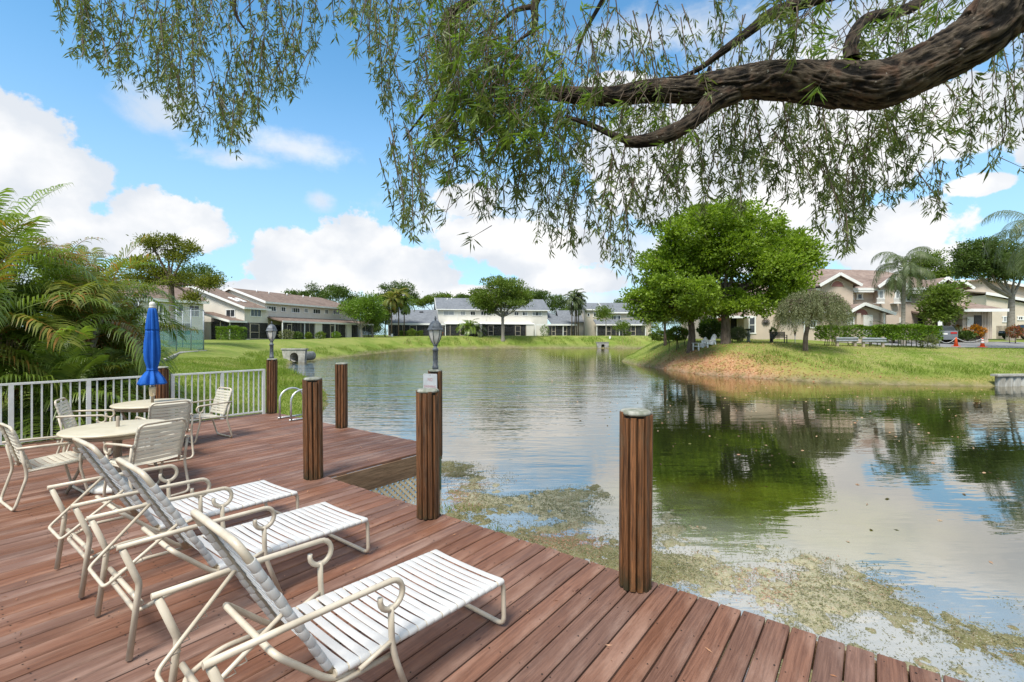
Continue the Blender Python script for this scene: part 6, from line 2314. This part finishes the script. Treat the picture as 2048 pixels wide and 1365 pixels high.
limb('branch', [A(1500, -190, 4.9), A(1200, -150, 5.0), A(1010, -60, 5.0), A(940, 0, 5.0), A(898, 34, 5.0), A(889, 68, 5.0), A(896, 92, 5.0), A(888, 164, 5.05), A(868, 200, 5.1), A(838, 240, 5.15), A(806, 280, 5.2)], [.10, .08, .06, .052, .05, .046, .034, .022, .018, .013, .007], 20, .12, 9)
limb('branch', [A(1350, -170, 4.9), A(1140, -80, 4.9), A(1075, -5, 4.9), A(1070, 40, 4.9), A(1066, 72, 4.9)], [.07, .06, .044, .036, .022], 16, .12, 10)
limb('branch', [A(1073, 12, 4.9), A(1030, 22, 4.95), A(990, 52, 5.0), A(955, 70, 5.1)], [.03, .022, .014, .007], 12, .1, 11)
limb('branch', [A(1068, 60, 4.9), A(1035, 85, 4.9), A(1000, 130, 5.0)], [.022, .012, .006], 10, .1, 12)
limb('branch', [A(1240, -60, 5.2), A(1200, 10, 5.2), A(1165, 75, 5.2), A(1150, 130, 5.2)], [.03, .024, .016, .006], 12, .1, 13)
limb('branch', [A(1420, 135, 4.6), A(1405, 170, 4.6), A(1390, 215, 4.7)], [.02, .014, .006], 10, .1, 14)
limb('branch', [A(800, -230, 5.2), A(620, -120, 5.3), A(480, -30, 5.2), A(468, 2, 5.15), A(474, 34, 5.1), A(492, 62, 5.1)], [.06, .05, .03, .022, .016, .006], 12, .1, 15)
limb('branch', [A(1500, -190, 4.9), A(1150, -250, 5.2), A(800, -230, 5.3)], [.09, .08, .06], 14, .1, 16)
limb('branch', [tuple(TB + Vector((-.5, .15, 2.4))), (5.2, 3.4, 5.6), (4.2, 4.2, 7.2), A(1960, -140, 4.7)], [.2, .17, .12, .07], 24, .13, 17)
limb('branch', [(4.2, 4.2, 7.2), A(1700, -260, 4.9), A(1500, -190, 4.9)], [.12, .10, .09], 20, .13, 18)

# foliage: hanging strands ending in whorls of narrow leaves
ENV = [(120, 60), (135, 100), (160, 135), (200, 150), (240, 185), (300, 195), (370, 270), (420, 295), (480, 312), (520, 245), (560, 205), (600, 215), (625, 120), (650, 75), (690, 95), (730, 125), (760, 175), (772, 330),
       (785, 440), (800, 492), (830, 480), (850, 470), (868, 330), (890, 350), (910, 440), (950, 430), (1000, 440), (1040, 455), (1080, 520), (1105, 572), (1130, 520), (1180, 510), (1230, 545), (1258, 585), (1290, 500),
       (1330, 440), (1400, 450), (1460, 440), (1520, 410), (1580, 395), (1640, 470), (1690, 530), (1740, 490), (1780, 440), (1810, 400), (1850, 440), (1890, 470), (1920, 400), (1950, 330), (1990, 330), (2050, 300), (2300, 330)]
EU = [e[0] for e in ENV]
EV = [e[1] for e in ENV]
DENS = [(120, .3), (200, .5), (330, 1.0), (470, 1.1), (560, .65), (610, .25), (650, .12), (690, .4), (760, .9), (900, 1.1), (1100, 1.1), (1250, 1.0), (1400, .95), (1550, 1.05), (1750, 1.0), (1900, .55), (2050, .5), (2300, .5)]
DU = [d[0] for d in DENS]
DV = [d[1] for d in DENS]
random.seed(77)
LP, LD, LL, LR = [], [], [], []
NP, ND, NL, NR = [], [], [], []
tw = MB()
n_str = 0


def whorl(p, axis, L, k, P_, D_, L_, R_, rbase):
    for i in range(k):
        d = axis * random.uniform(.55, 1.1) + Vector((random.gauss(0, .5), random.gauss(0, .5), random.gauss(0, .22)))
        P_.append(tuple(p + Vector((random.gauss(0, .012), random.gauss(0, .012), random.gauss(0, .02)))))
        D_.append(tuple(d))
        L_.append(L * random.uniform(.55, 1.3))
        R_.append(min(1, max(0, rbase * .55 + random.random() * .45)))


tries = 0
while n_str < 690 and tries < 8000:
    tries += 1
    u = random.uniform(120, 2250)
    if random.random() > np.interp(u, DU, DV) / 1.15:
        continue
    Zd = random.uniform(3.9, 6.4) if u > 650 else random.uniform(4.6, 6.2)
    env = np.interp(u, EU, EV)
    # some strands end well above the envelope, so that the curtain thins out downwards
    v1 = env * (1 - random.random() ** 1.6 * .9) + random.uniform(-14, 8)
    if 1260 < u < 2050 and v1 < 190 and random.random() < .62:
        continue
    if 650 < u < 1250 and v1 < 120 and random.random() < .3:
        continue
    n_str += 1
    e = at(u, v1, Zd)
    ln = random.uniform(.35, 1.05)
    sx_, sy_ = random.uniform(-.22, .22), random.uniform(-.2, .2)
    top = e + Vector((sx_, sy_, ln))
    tw.tube([tuple(top - TB), tuple(top.lerp(e, .5) + Vector((-sx_ * .18, 0, 0)) - TB), tuple(e + Vector((0, 0, .05)) - TB)], [.0060, .0045, .0024], 4, caps=False)
    nw = max(3, int(ln / .082))
    rb = random.random()
    for j in range(nw):
        s = (j / nw) ** 1.15
        if random.random() < .12:
            continue
        p = e.lerp(top, s) + Vector((-sx_ * .36 * 2 * s * (1 - s), 0, .05 * (1 - s))) + Vector((random.gauss(0, .022), random.gauss(0, .022), random.gauss(0, .015))) - TB
        ax = Vector((random.gauss(0, .35), random.gauss(0, .35), -1)).normalized()
        whorl(p, ax, .092 if Zd > 4.4 else .082, random.randint(5, 10), LP, LD, LL, LR, rb)
# the fresh pale shoots at the limb's end, and the sprays on top of the limb
for (u, v, su, sv, Z, nn, fresh) in ((1000, 170, 62, 60, 3.9, 150, .72), (930, 110, 55, 60, 4.1, 90, .6), (1040, 235, 60, 40, 3.9, 90, .6), (910, 260, 45, 60, 4.1, 80, .55), (1180, 215, 60, 18, 4.35, 26, .6), (1330, 245, 60, 25, 4.1, 18, .4), (1590, 40, 30, 35, 3.9, 34, .3),
                                     (1700, 105, 50, 30, 3.8, 24, .7), (1790, 70, 60, 40, 3.9, 26, .5), (1860, 25, 50, 30, 3.8, 16, .6), (870, 60, 60, 50, 4.8, 50, .35), (1060, 320, 120, 70, 4.6, 70, .2), (1550, 290, 200, 50, 4.6, 90, .12), (1850, 230, 110, 40, 4.4, 40, .25)):
    for i in range(nn):
        p = at(random.gauss(u, su), random.gauss(v, sv), Z + random.uniform(-.3, .35)) - TB
        ax = Vector((random.gauss(-.3, .5), random.gauss(-.1, .5), -random.uniform(.3, 1.1))).normalized()
        fr_ = random.random() < fresh
        whorl(p, ax, .125, random.randint(9, 14), *((NP, ND, NL, NR) if fr_ else (LP, LD, LL, LR)), random.random())
        tw.tube([tuple(p - ax * .22 + Vector((0, 0, .05))), tuple(p)], [.004, .002], 4, caps=False)
# upper canopy above the picture
for i in range(1100):
    p = Vector((random.gauss(2.0, 2.3), random.gauss(4.6, 1.0), random.uniform(6.2, 7.6))) - TB
    whorl(p, Vector((random.gauss(0, .5), random.gauss(0, .5), -1)).normalized(), .10, 8, LP, LD, LL, LR, random.random())
tw.build('twigs', M['trunk'], ot)
leaves('crown', LP, LD, np.array(LL), .0155, M['lf_over'], ot, np.array(LR), .15)
leaves('fresh_shoots', NP, ND, np.array(NL), .017, M['lf_new'], ot, np.array(NR), .15)

# ------------------------------------------------------------------ court fence, kerb, culverts, seawall
fa = on_ground(407, 36.0)
fb = on_ground(228, 23.5)
fz0 = fa.z


def fence(label, a, b, hgt, n):
    a, b = Vector(a), Vector(b)
    t = thing('court_fence', label, 'fence', a, math.atan2(b.y - a.y, b.x - a.x))
    L = (b - a).xy.length
    dz = b.z - a.z
    for i in range(n + 1):
        x = L * i / n
        MB().tube([(x, 0, dz * i / n - .3), (x, 0, hgt)], .04 if i not in (0, n) else .05, 8).build('fence_post', M['galv'], t)
    for zz, r in ((hgt, .026), (hgt * .5, .022), (.06, .022)):
        MB().tube([(0, 0, zz), (L, 0, zz + (dz if zz < 1 else 0))], r, 6).build('fence_rail', M['galv'], t)
    for i in range(n):
        w_ = L / n
        MB().box((w_ * (i + .5), .03, hgt * .25), (w_ - .04, .012, hgt * .5 - .06)).build('windscreen_panel', M['teal'], t)
        MB().box((w_ * (i + .5), .03, hgt * .75), (w_ - .04, .008, hgt * .5 - .06)).build('mesh_panel', M['clear_mesh'], t)
    return t


fence('tall tennis court fence with teal windscreen running behind the palms', fa, fb, 3.0, 5)
fence('end of the tall teal tennis court fence going away from the pond', fa + Vector((-.05, .08, 0)), Vector((-36.5, 43.5, fa.z)), 3.0, 5)
k0, k1, k2 = on_ground(414, 35.6), on_ground(360, 30), on_ground(300, 21.5)
pts = [k0, k1, k2]
kv, kf = [], []
for i, p in enumerate(pts):
    n_ = Vector((.55, -.8, 0)).normalized()
    w_ = (.25, .55, .8)[i]
    for s in (-1, 1):
        q = p + n_ * s * w_ * .8
        kv.append((q.x, q.y, gz(q.x, q.y) + .05))
kk = MB().add(kv + [(x, y_, z - .3) for x, y_, z in kv], [(0, 1, 3, 2), (2, 3, 5, 4), (1, 0, 6, 7), (3, 1, 7, 9), (5, 3, 9, 11), (2, 0, 6, 8)[::-1], (4, 2, 8, 10)[::-1], (4, 5, 11, 10)])
tag(kk.build('court_apron_path', M['conc']), kind='structure')


def culvert(label, u, Z, w_, h_, r, rot):
    b = on_ground(u, Z)
    b.z = WATER_Z
    t = thing('culvert_headwall', label, 'culvert', b, rot)
    m_ = MB()
    # wall round an arched opening
    arc = [(r * math.cos(a), 0, h_ * .42 + r * math.sin(a)) for a in np.linspace(math.pi, 0, 9)]
    pts_l = [(-w_ / 2 + .1, 0, -.6), (-w_ / 2 - .25, 0, h_), (w_ / 2 + .12, 0, h_), (w_ / 2, 0, -.6), (r, 0, -.6)] + arc[::-1] + [(-r, 0, -.6)]
    m_.prism(pts_l, (0, .35, 0))
    m_.build('headwall', M['conc'], t)
    MB().prism([(-w_ / 2 - .32, -.06, h_ + .003), (w_ / 2 + .2, -.06, h_ + .003), (w_ / 2 + .2, .42, h_ + .003), (-w_ / 2 - .32, .42, h_ + .003)], (0, 0, .12)).build('coping', M['conc'], t)
    # pipe going back into the bank
    p = MB()
    vs, fs = [], []
    k_ = 14
    for yy in (.02, 3.0):
        for i in range(k_):
            a = 2 * math.pi * i / k_
            vs.append(((r + .02) * math.cos(a), yy, h_ * .42 + (r + .02) * math.sin(a)))
    for i in range(k_):
        j = (i + 1) % k_
        fs.append((i, j, k_ + j, k_ + i))
    fs.append(tuple(range(k_, 2 * k_)))
    p.add(vs, fs, True).build('pipe', M['conc'], t)
    return t


culvert('weathered concrete culvert headwall with an arched pipe mouth in the grassy bank', 588, 44.2, 2.0, 1.15, .42, R(-8))
culvert('small pale culvert outlet low in the far bank', 1206, 90.3, 2.0, 1.05, .34, R(3))
mb_ = MB()
sw = thing('concrete_seawall', 'stained concrete sheet seawall at the water on the picture edge', 'wall', (24.0, 23.45, WATER_Z), R(6))
for i in range(16):
    MB().prism([(i * .42, 0, -.8), (i * .42 + .10, -.09, -.8), (i * .42 + .31, -.09, -.8), (i * .42 + .415, 0, -.8), (i * .42 + .415, .15, -.8), (i * .42, .15, -.8)], (0, 0, 1.30 + random.uniform(-.01, .01))).build('sheet_panel', M['sheet'], sw)
MB().box((3.3, .02, .555), (7.0, .34, .10)).build('coping', M['conc'], sw)
# backfill so that the lawn meets the coping
bf = MB().prism([(24.0, 23.6, -.9), (30.9, 24.3, -.9), (31, 31, -.9), (25.5, 29.5, -.9)], (0, 0, .72))

# parking lot sheet following the ground
def sheet(name, poly, mat, lift, step=.8):
    P = np.array(poly)
    xs = np.arange(P[:, 0].min(), P[:, 0].max() + step, step)
    ys = np.arange(P[:, 1].min(), P[:, 1].max() + step, step)
    X, Y = np.meshgrid(xs, ys)
    sd = poly_sd(X, Y, P)
    n0, n1 = X.shape
    idx = np.arange(n0 * n1).reshape(n0, n1)
    k_ = (sd[:-1, :-1] > -step * .4)
    a = idx[:-1, :-1][k_]
    F = np.stack([a, a + 1, a + n1 + 1, a + n1], 1)
    Z = height(X.ravel(), Y.ravel()) + lift
    me = np_mesh(name, np.stack([X.ravel(), Y.ravel(), Z], 1), F, M[mat])
    return tag(obj(name, me), kind='structure')


sheet('parking_road', [(30.0, 35.6), (75, 34.5), (75, 42.0), (42, 43.5), (40, 50), (33, 50), (34, 42.0), (28.5, 41)], 'asphalt', .035)

# ------------------------------------------------------------------ small things on the far banks
def cone(label, u, Z, white):
    b = on_ground(u, Z)
    b.z += .035
    t = thing('traffic_cone', label, 'traffic cone', b, .2, 'cones holding the barrier rope')
    MB().box((0, 0, .02), (.40, .40, .04)).build('foot', M['orange'], t)
    MB().lathe([(.15, .04), (.05, .66), (.045, .70), (.0, .70)], 14).build('cone_body', M['orange'], t)
    if white:
        for z0, z1 in ((.30, .44), (.50, .60)):
            r = lambda z: .155 - .1613 * (z - .04)
            MB().lathe([(r(z0), z0), (r(z1), z1)], 14).build('reflective_band', M['trim'], t)
    return b + Vector((0, 0, .70))


ca_ = cone('plain orange traffic cone between the sign pole and the banded cone', 1912, 37.0, False)
cb_ = cone('orange traffic cone with white bands on the parking edge', 1965, 36.4, True)
spb = on_ground(1879, 37.2)
sp = thing('parking_sign', 'pale square sign on a thin pole between the hedge and the cones', 'sign', spb, .1)
MB().tube([(0, 0, -.2), (0, 0, 2.05)], .035, 8).build('pole', M['galv'], sp)
MB().box((0, -.045, 1.72), (.36, .02, .50)).build('sign_plate', M['trim'], sp)
ro = MB()
pa = spb + Vector((0, 0, .55))
for a, b in ((pa, ca_), (ca_, cb_)):
    pts = [a.lerp(b, s) + Vector((0, 0, -.32 * 4 * s * (1 - s))) for s in np.linspace(0, 1, 12)]
    ro.tube([tuple(p) for p in pts], .013, 6)
tag(ro.build('barrier_rope', M['trim']), 'sagging white barrier rope strung from the sign pole over the cones', 'rope')


def guard(label, u0, u1, Z):
    a, b = on_ground(u0, Z), on_ground(u1, Z)
    t = thing('guard_rail', label, 'guard rail', a, math.atan2(b.y - a.y, b.x - a.x), 'steel guard rails before the hedge')
    L = (b - a).xy.length
    zt = .62
    pr = [(0, zt), (-.06, zt - .04), (-.06, zt - .09), (0, zt - .15), (-.06, zt - .21), (-.06, zt - .26), (0, zt - .30), (.012, zt - .30), (-.045, zt - .25), (-.045, zt - .21), (.012, zt - .15), (-.045, zt - .09), (-.045, zt - .04), (.012, zt)]
    MB().prism([(0, y_, z) for y_, z in pr], (L, 0, 0)).build('beam', M['galv'], t)
    for x in (.15, L - .15):
        MB().box((x, .09, .25), (.14, .14, .9)).build('rail_post', M['wood'], t)


guard('galvanised guard rail at the leaning olive tree end of the hedge', 1672, 1716, 32.1)
guard('galvanised guard rail in the middle of the hedge', 1724, 1772, 31.6)


def adirondack(label, u, Z, rot):
    b = on_ground(u, Z)
    t = thing('adirondack_chair', label, 'chair', b, rot, 'white chairs under the big tree')
    w_ = .56
    MB().prism([(x, 0, z) for x, z in ((0, .36), (.55, .24), (.55, .19), (0, .31))], (0, w_, 0)).build('seat', M['adir'], t)
    for i in range(5):
        y0 = .02 + i * .108
        hh = (.86, .96, 1.0, .96, .86)[i]
        MB().prism([(.50, y0, .22), (.50, y0 + .10, .22), (.78, y0 + .10, hh), (.78, y0, hh)], (.025, 0, .01)).build('back_slat', M['adir'], t)
    for y0 in (-.11, w_ + .0):
        MB().box((.28, y0 + .055, .555), (.74, .13, .025)).build('armrest', M['adir'], t)
        MB().box((.02, y0 + .055, .27), (.10, .03, .54)).build('leg', M['adir'], t)
        MB().bar((.60, y0 + .055, .54), (.68, y0 + .055, .0), .03, .10).build('leg', M['adir'], t)


adirondack('white adirondack chair farther from the thick tree trunk', 1396, 34.6, R(12))
adirondack('white adirondack chair closer to the thick tree trunk', 1414, 34.3, R(12))
bb = on_ground(1541, 38.6)
t = thing('garden_bench', 'dark slatted garden bench on the lawn before the blank pinkish wall', 'bench', bb, R(-8))
MB().box((.62, 0, .43), (1.15, .46, .05)).build('seat', M['bench'], t)
for i in range(5):
    MB().box((.62, .25, .52 + i * .085), (1.12, .035, .07)).build('back_slat', M['bench'], t)
for x in (.08, 1.16):
    MB().box((x, .26, .44), (.06, .06, .90)).build('leg', M['bench'], t)
    MB().box((x, -.2, .30), (.06, .06, .62)).build('leg', M['bench'], t)
    MB().box((x, .02, .62), (.07, .5, .04)).build('armrest', M['bench'], t)
gs = on_ground(1497, 37.4)
t = thing('garden_statue', 'small pale garden figure with a brown bowl on its head by the white framed window', 'statue', gs)
MB().lathe([(.16, 0), (.17, .05), (.10, .25), (.13, .55), (.15, .68), (.07, .78), (.085, .86), (.05, .95), (0, .96)], 12).build('figure', M['cap'], t)
MB().tube([(-.13, 0, .66), (-.22, -.05, .8), (-.12, -.02, .98)], .035, 6).build('arm', M['cap'], t)
MB().lathe([(.08, .95), (.22, 1.03), (.24, 1.10), (.0, 1.06)], 12).build('bowl', M['pile'], t)
tr_ = on_ground(1590, 36.8)
t = thing('garden_torch', 'reddish slatted garden trellis on a white stake under the olive tree', 'trellis', tr_)
MB().tube([(0, 0, -.1), (0, 0, .75)], .03, 6).build('stake', M['trim'], t)
for i in range(5):
    MB().bar((-.02 + i * .01, 0, .6), (-.2 + i * .1, 0, 1.45), .025, .03).build('slat', M['fascia'], t)
MB().bar((-.19, 0, 1.3), (.19, 0, 1.3), .025, .03).build('slat', M['fascia'], t)
for i, (u, Z, lab) in enumerate(((784, 84.5, 'tiny white notice plate on the bank below the cream row'), (1220, 94.5, 'tiny white notice plate on the bank below the tan townhouse'))):
    b = on_ground(u, Z)
    t = thing('notice_plate', lab, 'sign', b)
    MB().tube([(0, .03, -.2), (0, .03, .35)], .03, 6).build('stake', M['galv'], t)
    MB().box((0, 0, .35), (.36, .03, .5)).build('sign_plate', M['trim'], t)
fcx = on_ground(1994, 54)
t = thing('picket_fence', 'tan board fence in front of the large beige house', 'fence', fcx, R(-5))
for i in range(36):
    MB().box((i * .155, 0, .72), (.14, .022, 1.55 + random.uniform(-.03, .03))).build('picket', M['wood'], t)
for zz in (.35, 1.15):
    MB().box((2.75, .035, zz), (5.5, .04, .09)).build('fence_rail', M['wood'], t)


# ------------------------------------------------------------------ cars
def car(name, label, loc, rot, L, W, Hh, paint, suv=False, trunk_white=False):
    t = thing(name, label, 'car', loc, rot)
    # side profile: x forward
    if suv:
        prof = [(-L / 2, .45), (-L / 2 + .02, .95), (-L / 2 + .12, 1.05), (L * .22, 1.02), (L / 2 - .12, .86), (L / 2, .62), (L / 2 - .02, .32), (-L / 2 + .05, .30)]
        roof_ = [(-L / 2 + .16, 1.04), (-L / 2 + .42, Hh - .06), (-.3, Hh), (L * .06, Hh - .08), (L * .24, 1.01)]
    else:
        prof = [(-L / 2, .50), (-L / 2 + .03, .92), (-L / 2 + .22, 1.0), (L * .2, .95), (L / 2 - .18, .78), (L / 2, .58), (L / 2 - .03, .28), (-L / 2 + .05, .28)]
        roof_ = [(-L / 2 + .45, .985), (-L / 2 + 1.15, Hh - .05), (-.25, Hh), (.35, Hh - .06), (L * .24, .94)]
    def loft(pts, half, name, mat, tuck=.0):
        m_ = MB()
        n_ = len(pts)
        lay = ((-half, .955), (-half * .93, 1.0), (half * .93, 1.0), (half, .955))
        cx_ = sum(p[0] for p in pts) / n_
        cz_ = sum(p[1] for p in pts) / n_
        vs = []
        for (yy, k_) in lay:
            vs += [(cx_ + (x - cx_) * k_, yy * (1 - tuck * max(0, z - .95)), cz_ + (z - cz_) * k_) for x, z in pts]
        fs = []
        for q in range(3):
            for i in range(n_):
                j = (i + 1) % n_
                fs.append((q * n_ + i, q * n_ + j, (q + 1) * n_ + j, (q + 1) * n_ + i))
        fs += [tuple(range(n_ - 1, -1, -1)), tuple(range(3 * n_, 4 * n_))]
        m_.add(vs, fs, False)
        return m_.build(name, M[mat], t)
    loft(prof, W / 2, 'body', paint)
    loft(roof_, W / 2 * .94, 'cabin_glass', 'pane', .28)
    loft([(x, z + .012) for x, z in roof_[1:4]] + [(x * .98, z - .05) for x, z in roof_[1:4]][::-1], W / 2 * .93, 'roof', paint, .28)
    for s in (-1, 1):
        for x in (-L / 2 + .82, L / 2 - .86):
            wl = MB().lathe([(.10, -.11), (.31, -.11), (.335, -.08), (.335, .08), (.31, .11), (.10, .11)], 18).build('wheel', M['tyre'], t, (x, s * (W / 2 - .10), .335), (math.pi / 2, 0, 0))
            rm = MB().lathe([(0, -.02), (.215, -.02), (.225, .02), (0, .02)], 14)
            rm.build('rim', M['rim'], wl, (0, 0, -s * .112))
        MB().box((-L / 2 + .03, s * (W / 2 - .26), .82), (.09, .40, .14)).build('tail_light', M['tail'], t)
        MB().box((L / 2 - .12, s * (W / 2 - .28), .68), (.16, .36, .12)).build('headlight', M['lampglass'], t)
        MB().box((L * .18, s * (W / 2 + .06), 1.0), (.12, .16, .12)).build('mirror', M[paint], t)
    MB().box((-L / 2 - .012, 0, .74), (.02, .50, .13)).build('number_plate', M['trim'], t)
    MB().box((-L / 2 - .01, 0, .40), (.05, W * .86, .14)).build('bumper', M[paint], t)
    MB().box((-L / 2 + .01, 0, .30), (.06, W * .7, .07)).build('bumper_trim', M['galv'], t)
    return t


g1 = on_ground(1881, 42.3)
car('parked_car', 'grey sedan seen from behind, parked half hidden by the hedge end', g1 + Vector((.0, 0, .03)), R(53), 4.6, 1.8, 1.42, 'car_g')
g2 = on_ground(2020, 51.5)
car('parked_car', 'black car parked before the board fence, its bonnet towards the house', g2 + Vector((.3, -1.5, .0)), R(186), 4.8, 1.9, 1.55, 'car_k', True)

# leaf bits blown onto the boards
n = 420
Q = RNG.uniform(0, 1, (n, 2))
A_, B_ = -5.4 + Q[:, 0] * 11.5, -4.6 + Q[:, 1] * 6.6
ok = (B_ < .05) | (A_ < 0)
A_, B_ = A_[ok], B_[ok]
P = np.stack([DECK_O.x + E1.x * A_ + E2.x * B_, DECK_O.y + E1.y * A_ + E2.y * B_, np.full(len(A_), .006)], 1)
tag(leaves('deck_leaves', P, np.stack([RNG.normal(size=len(A_)), RNG.normal(size=len(A_)), np.abs(RNG.normal(size=len(A_))) * .12], 1), .045 * (.3 + RNG.random(len(A_)) ** 2), .008, M['fallen']), kind='stuff')
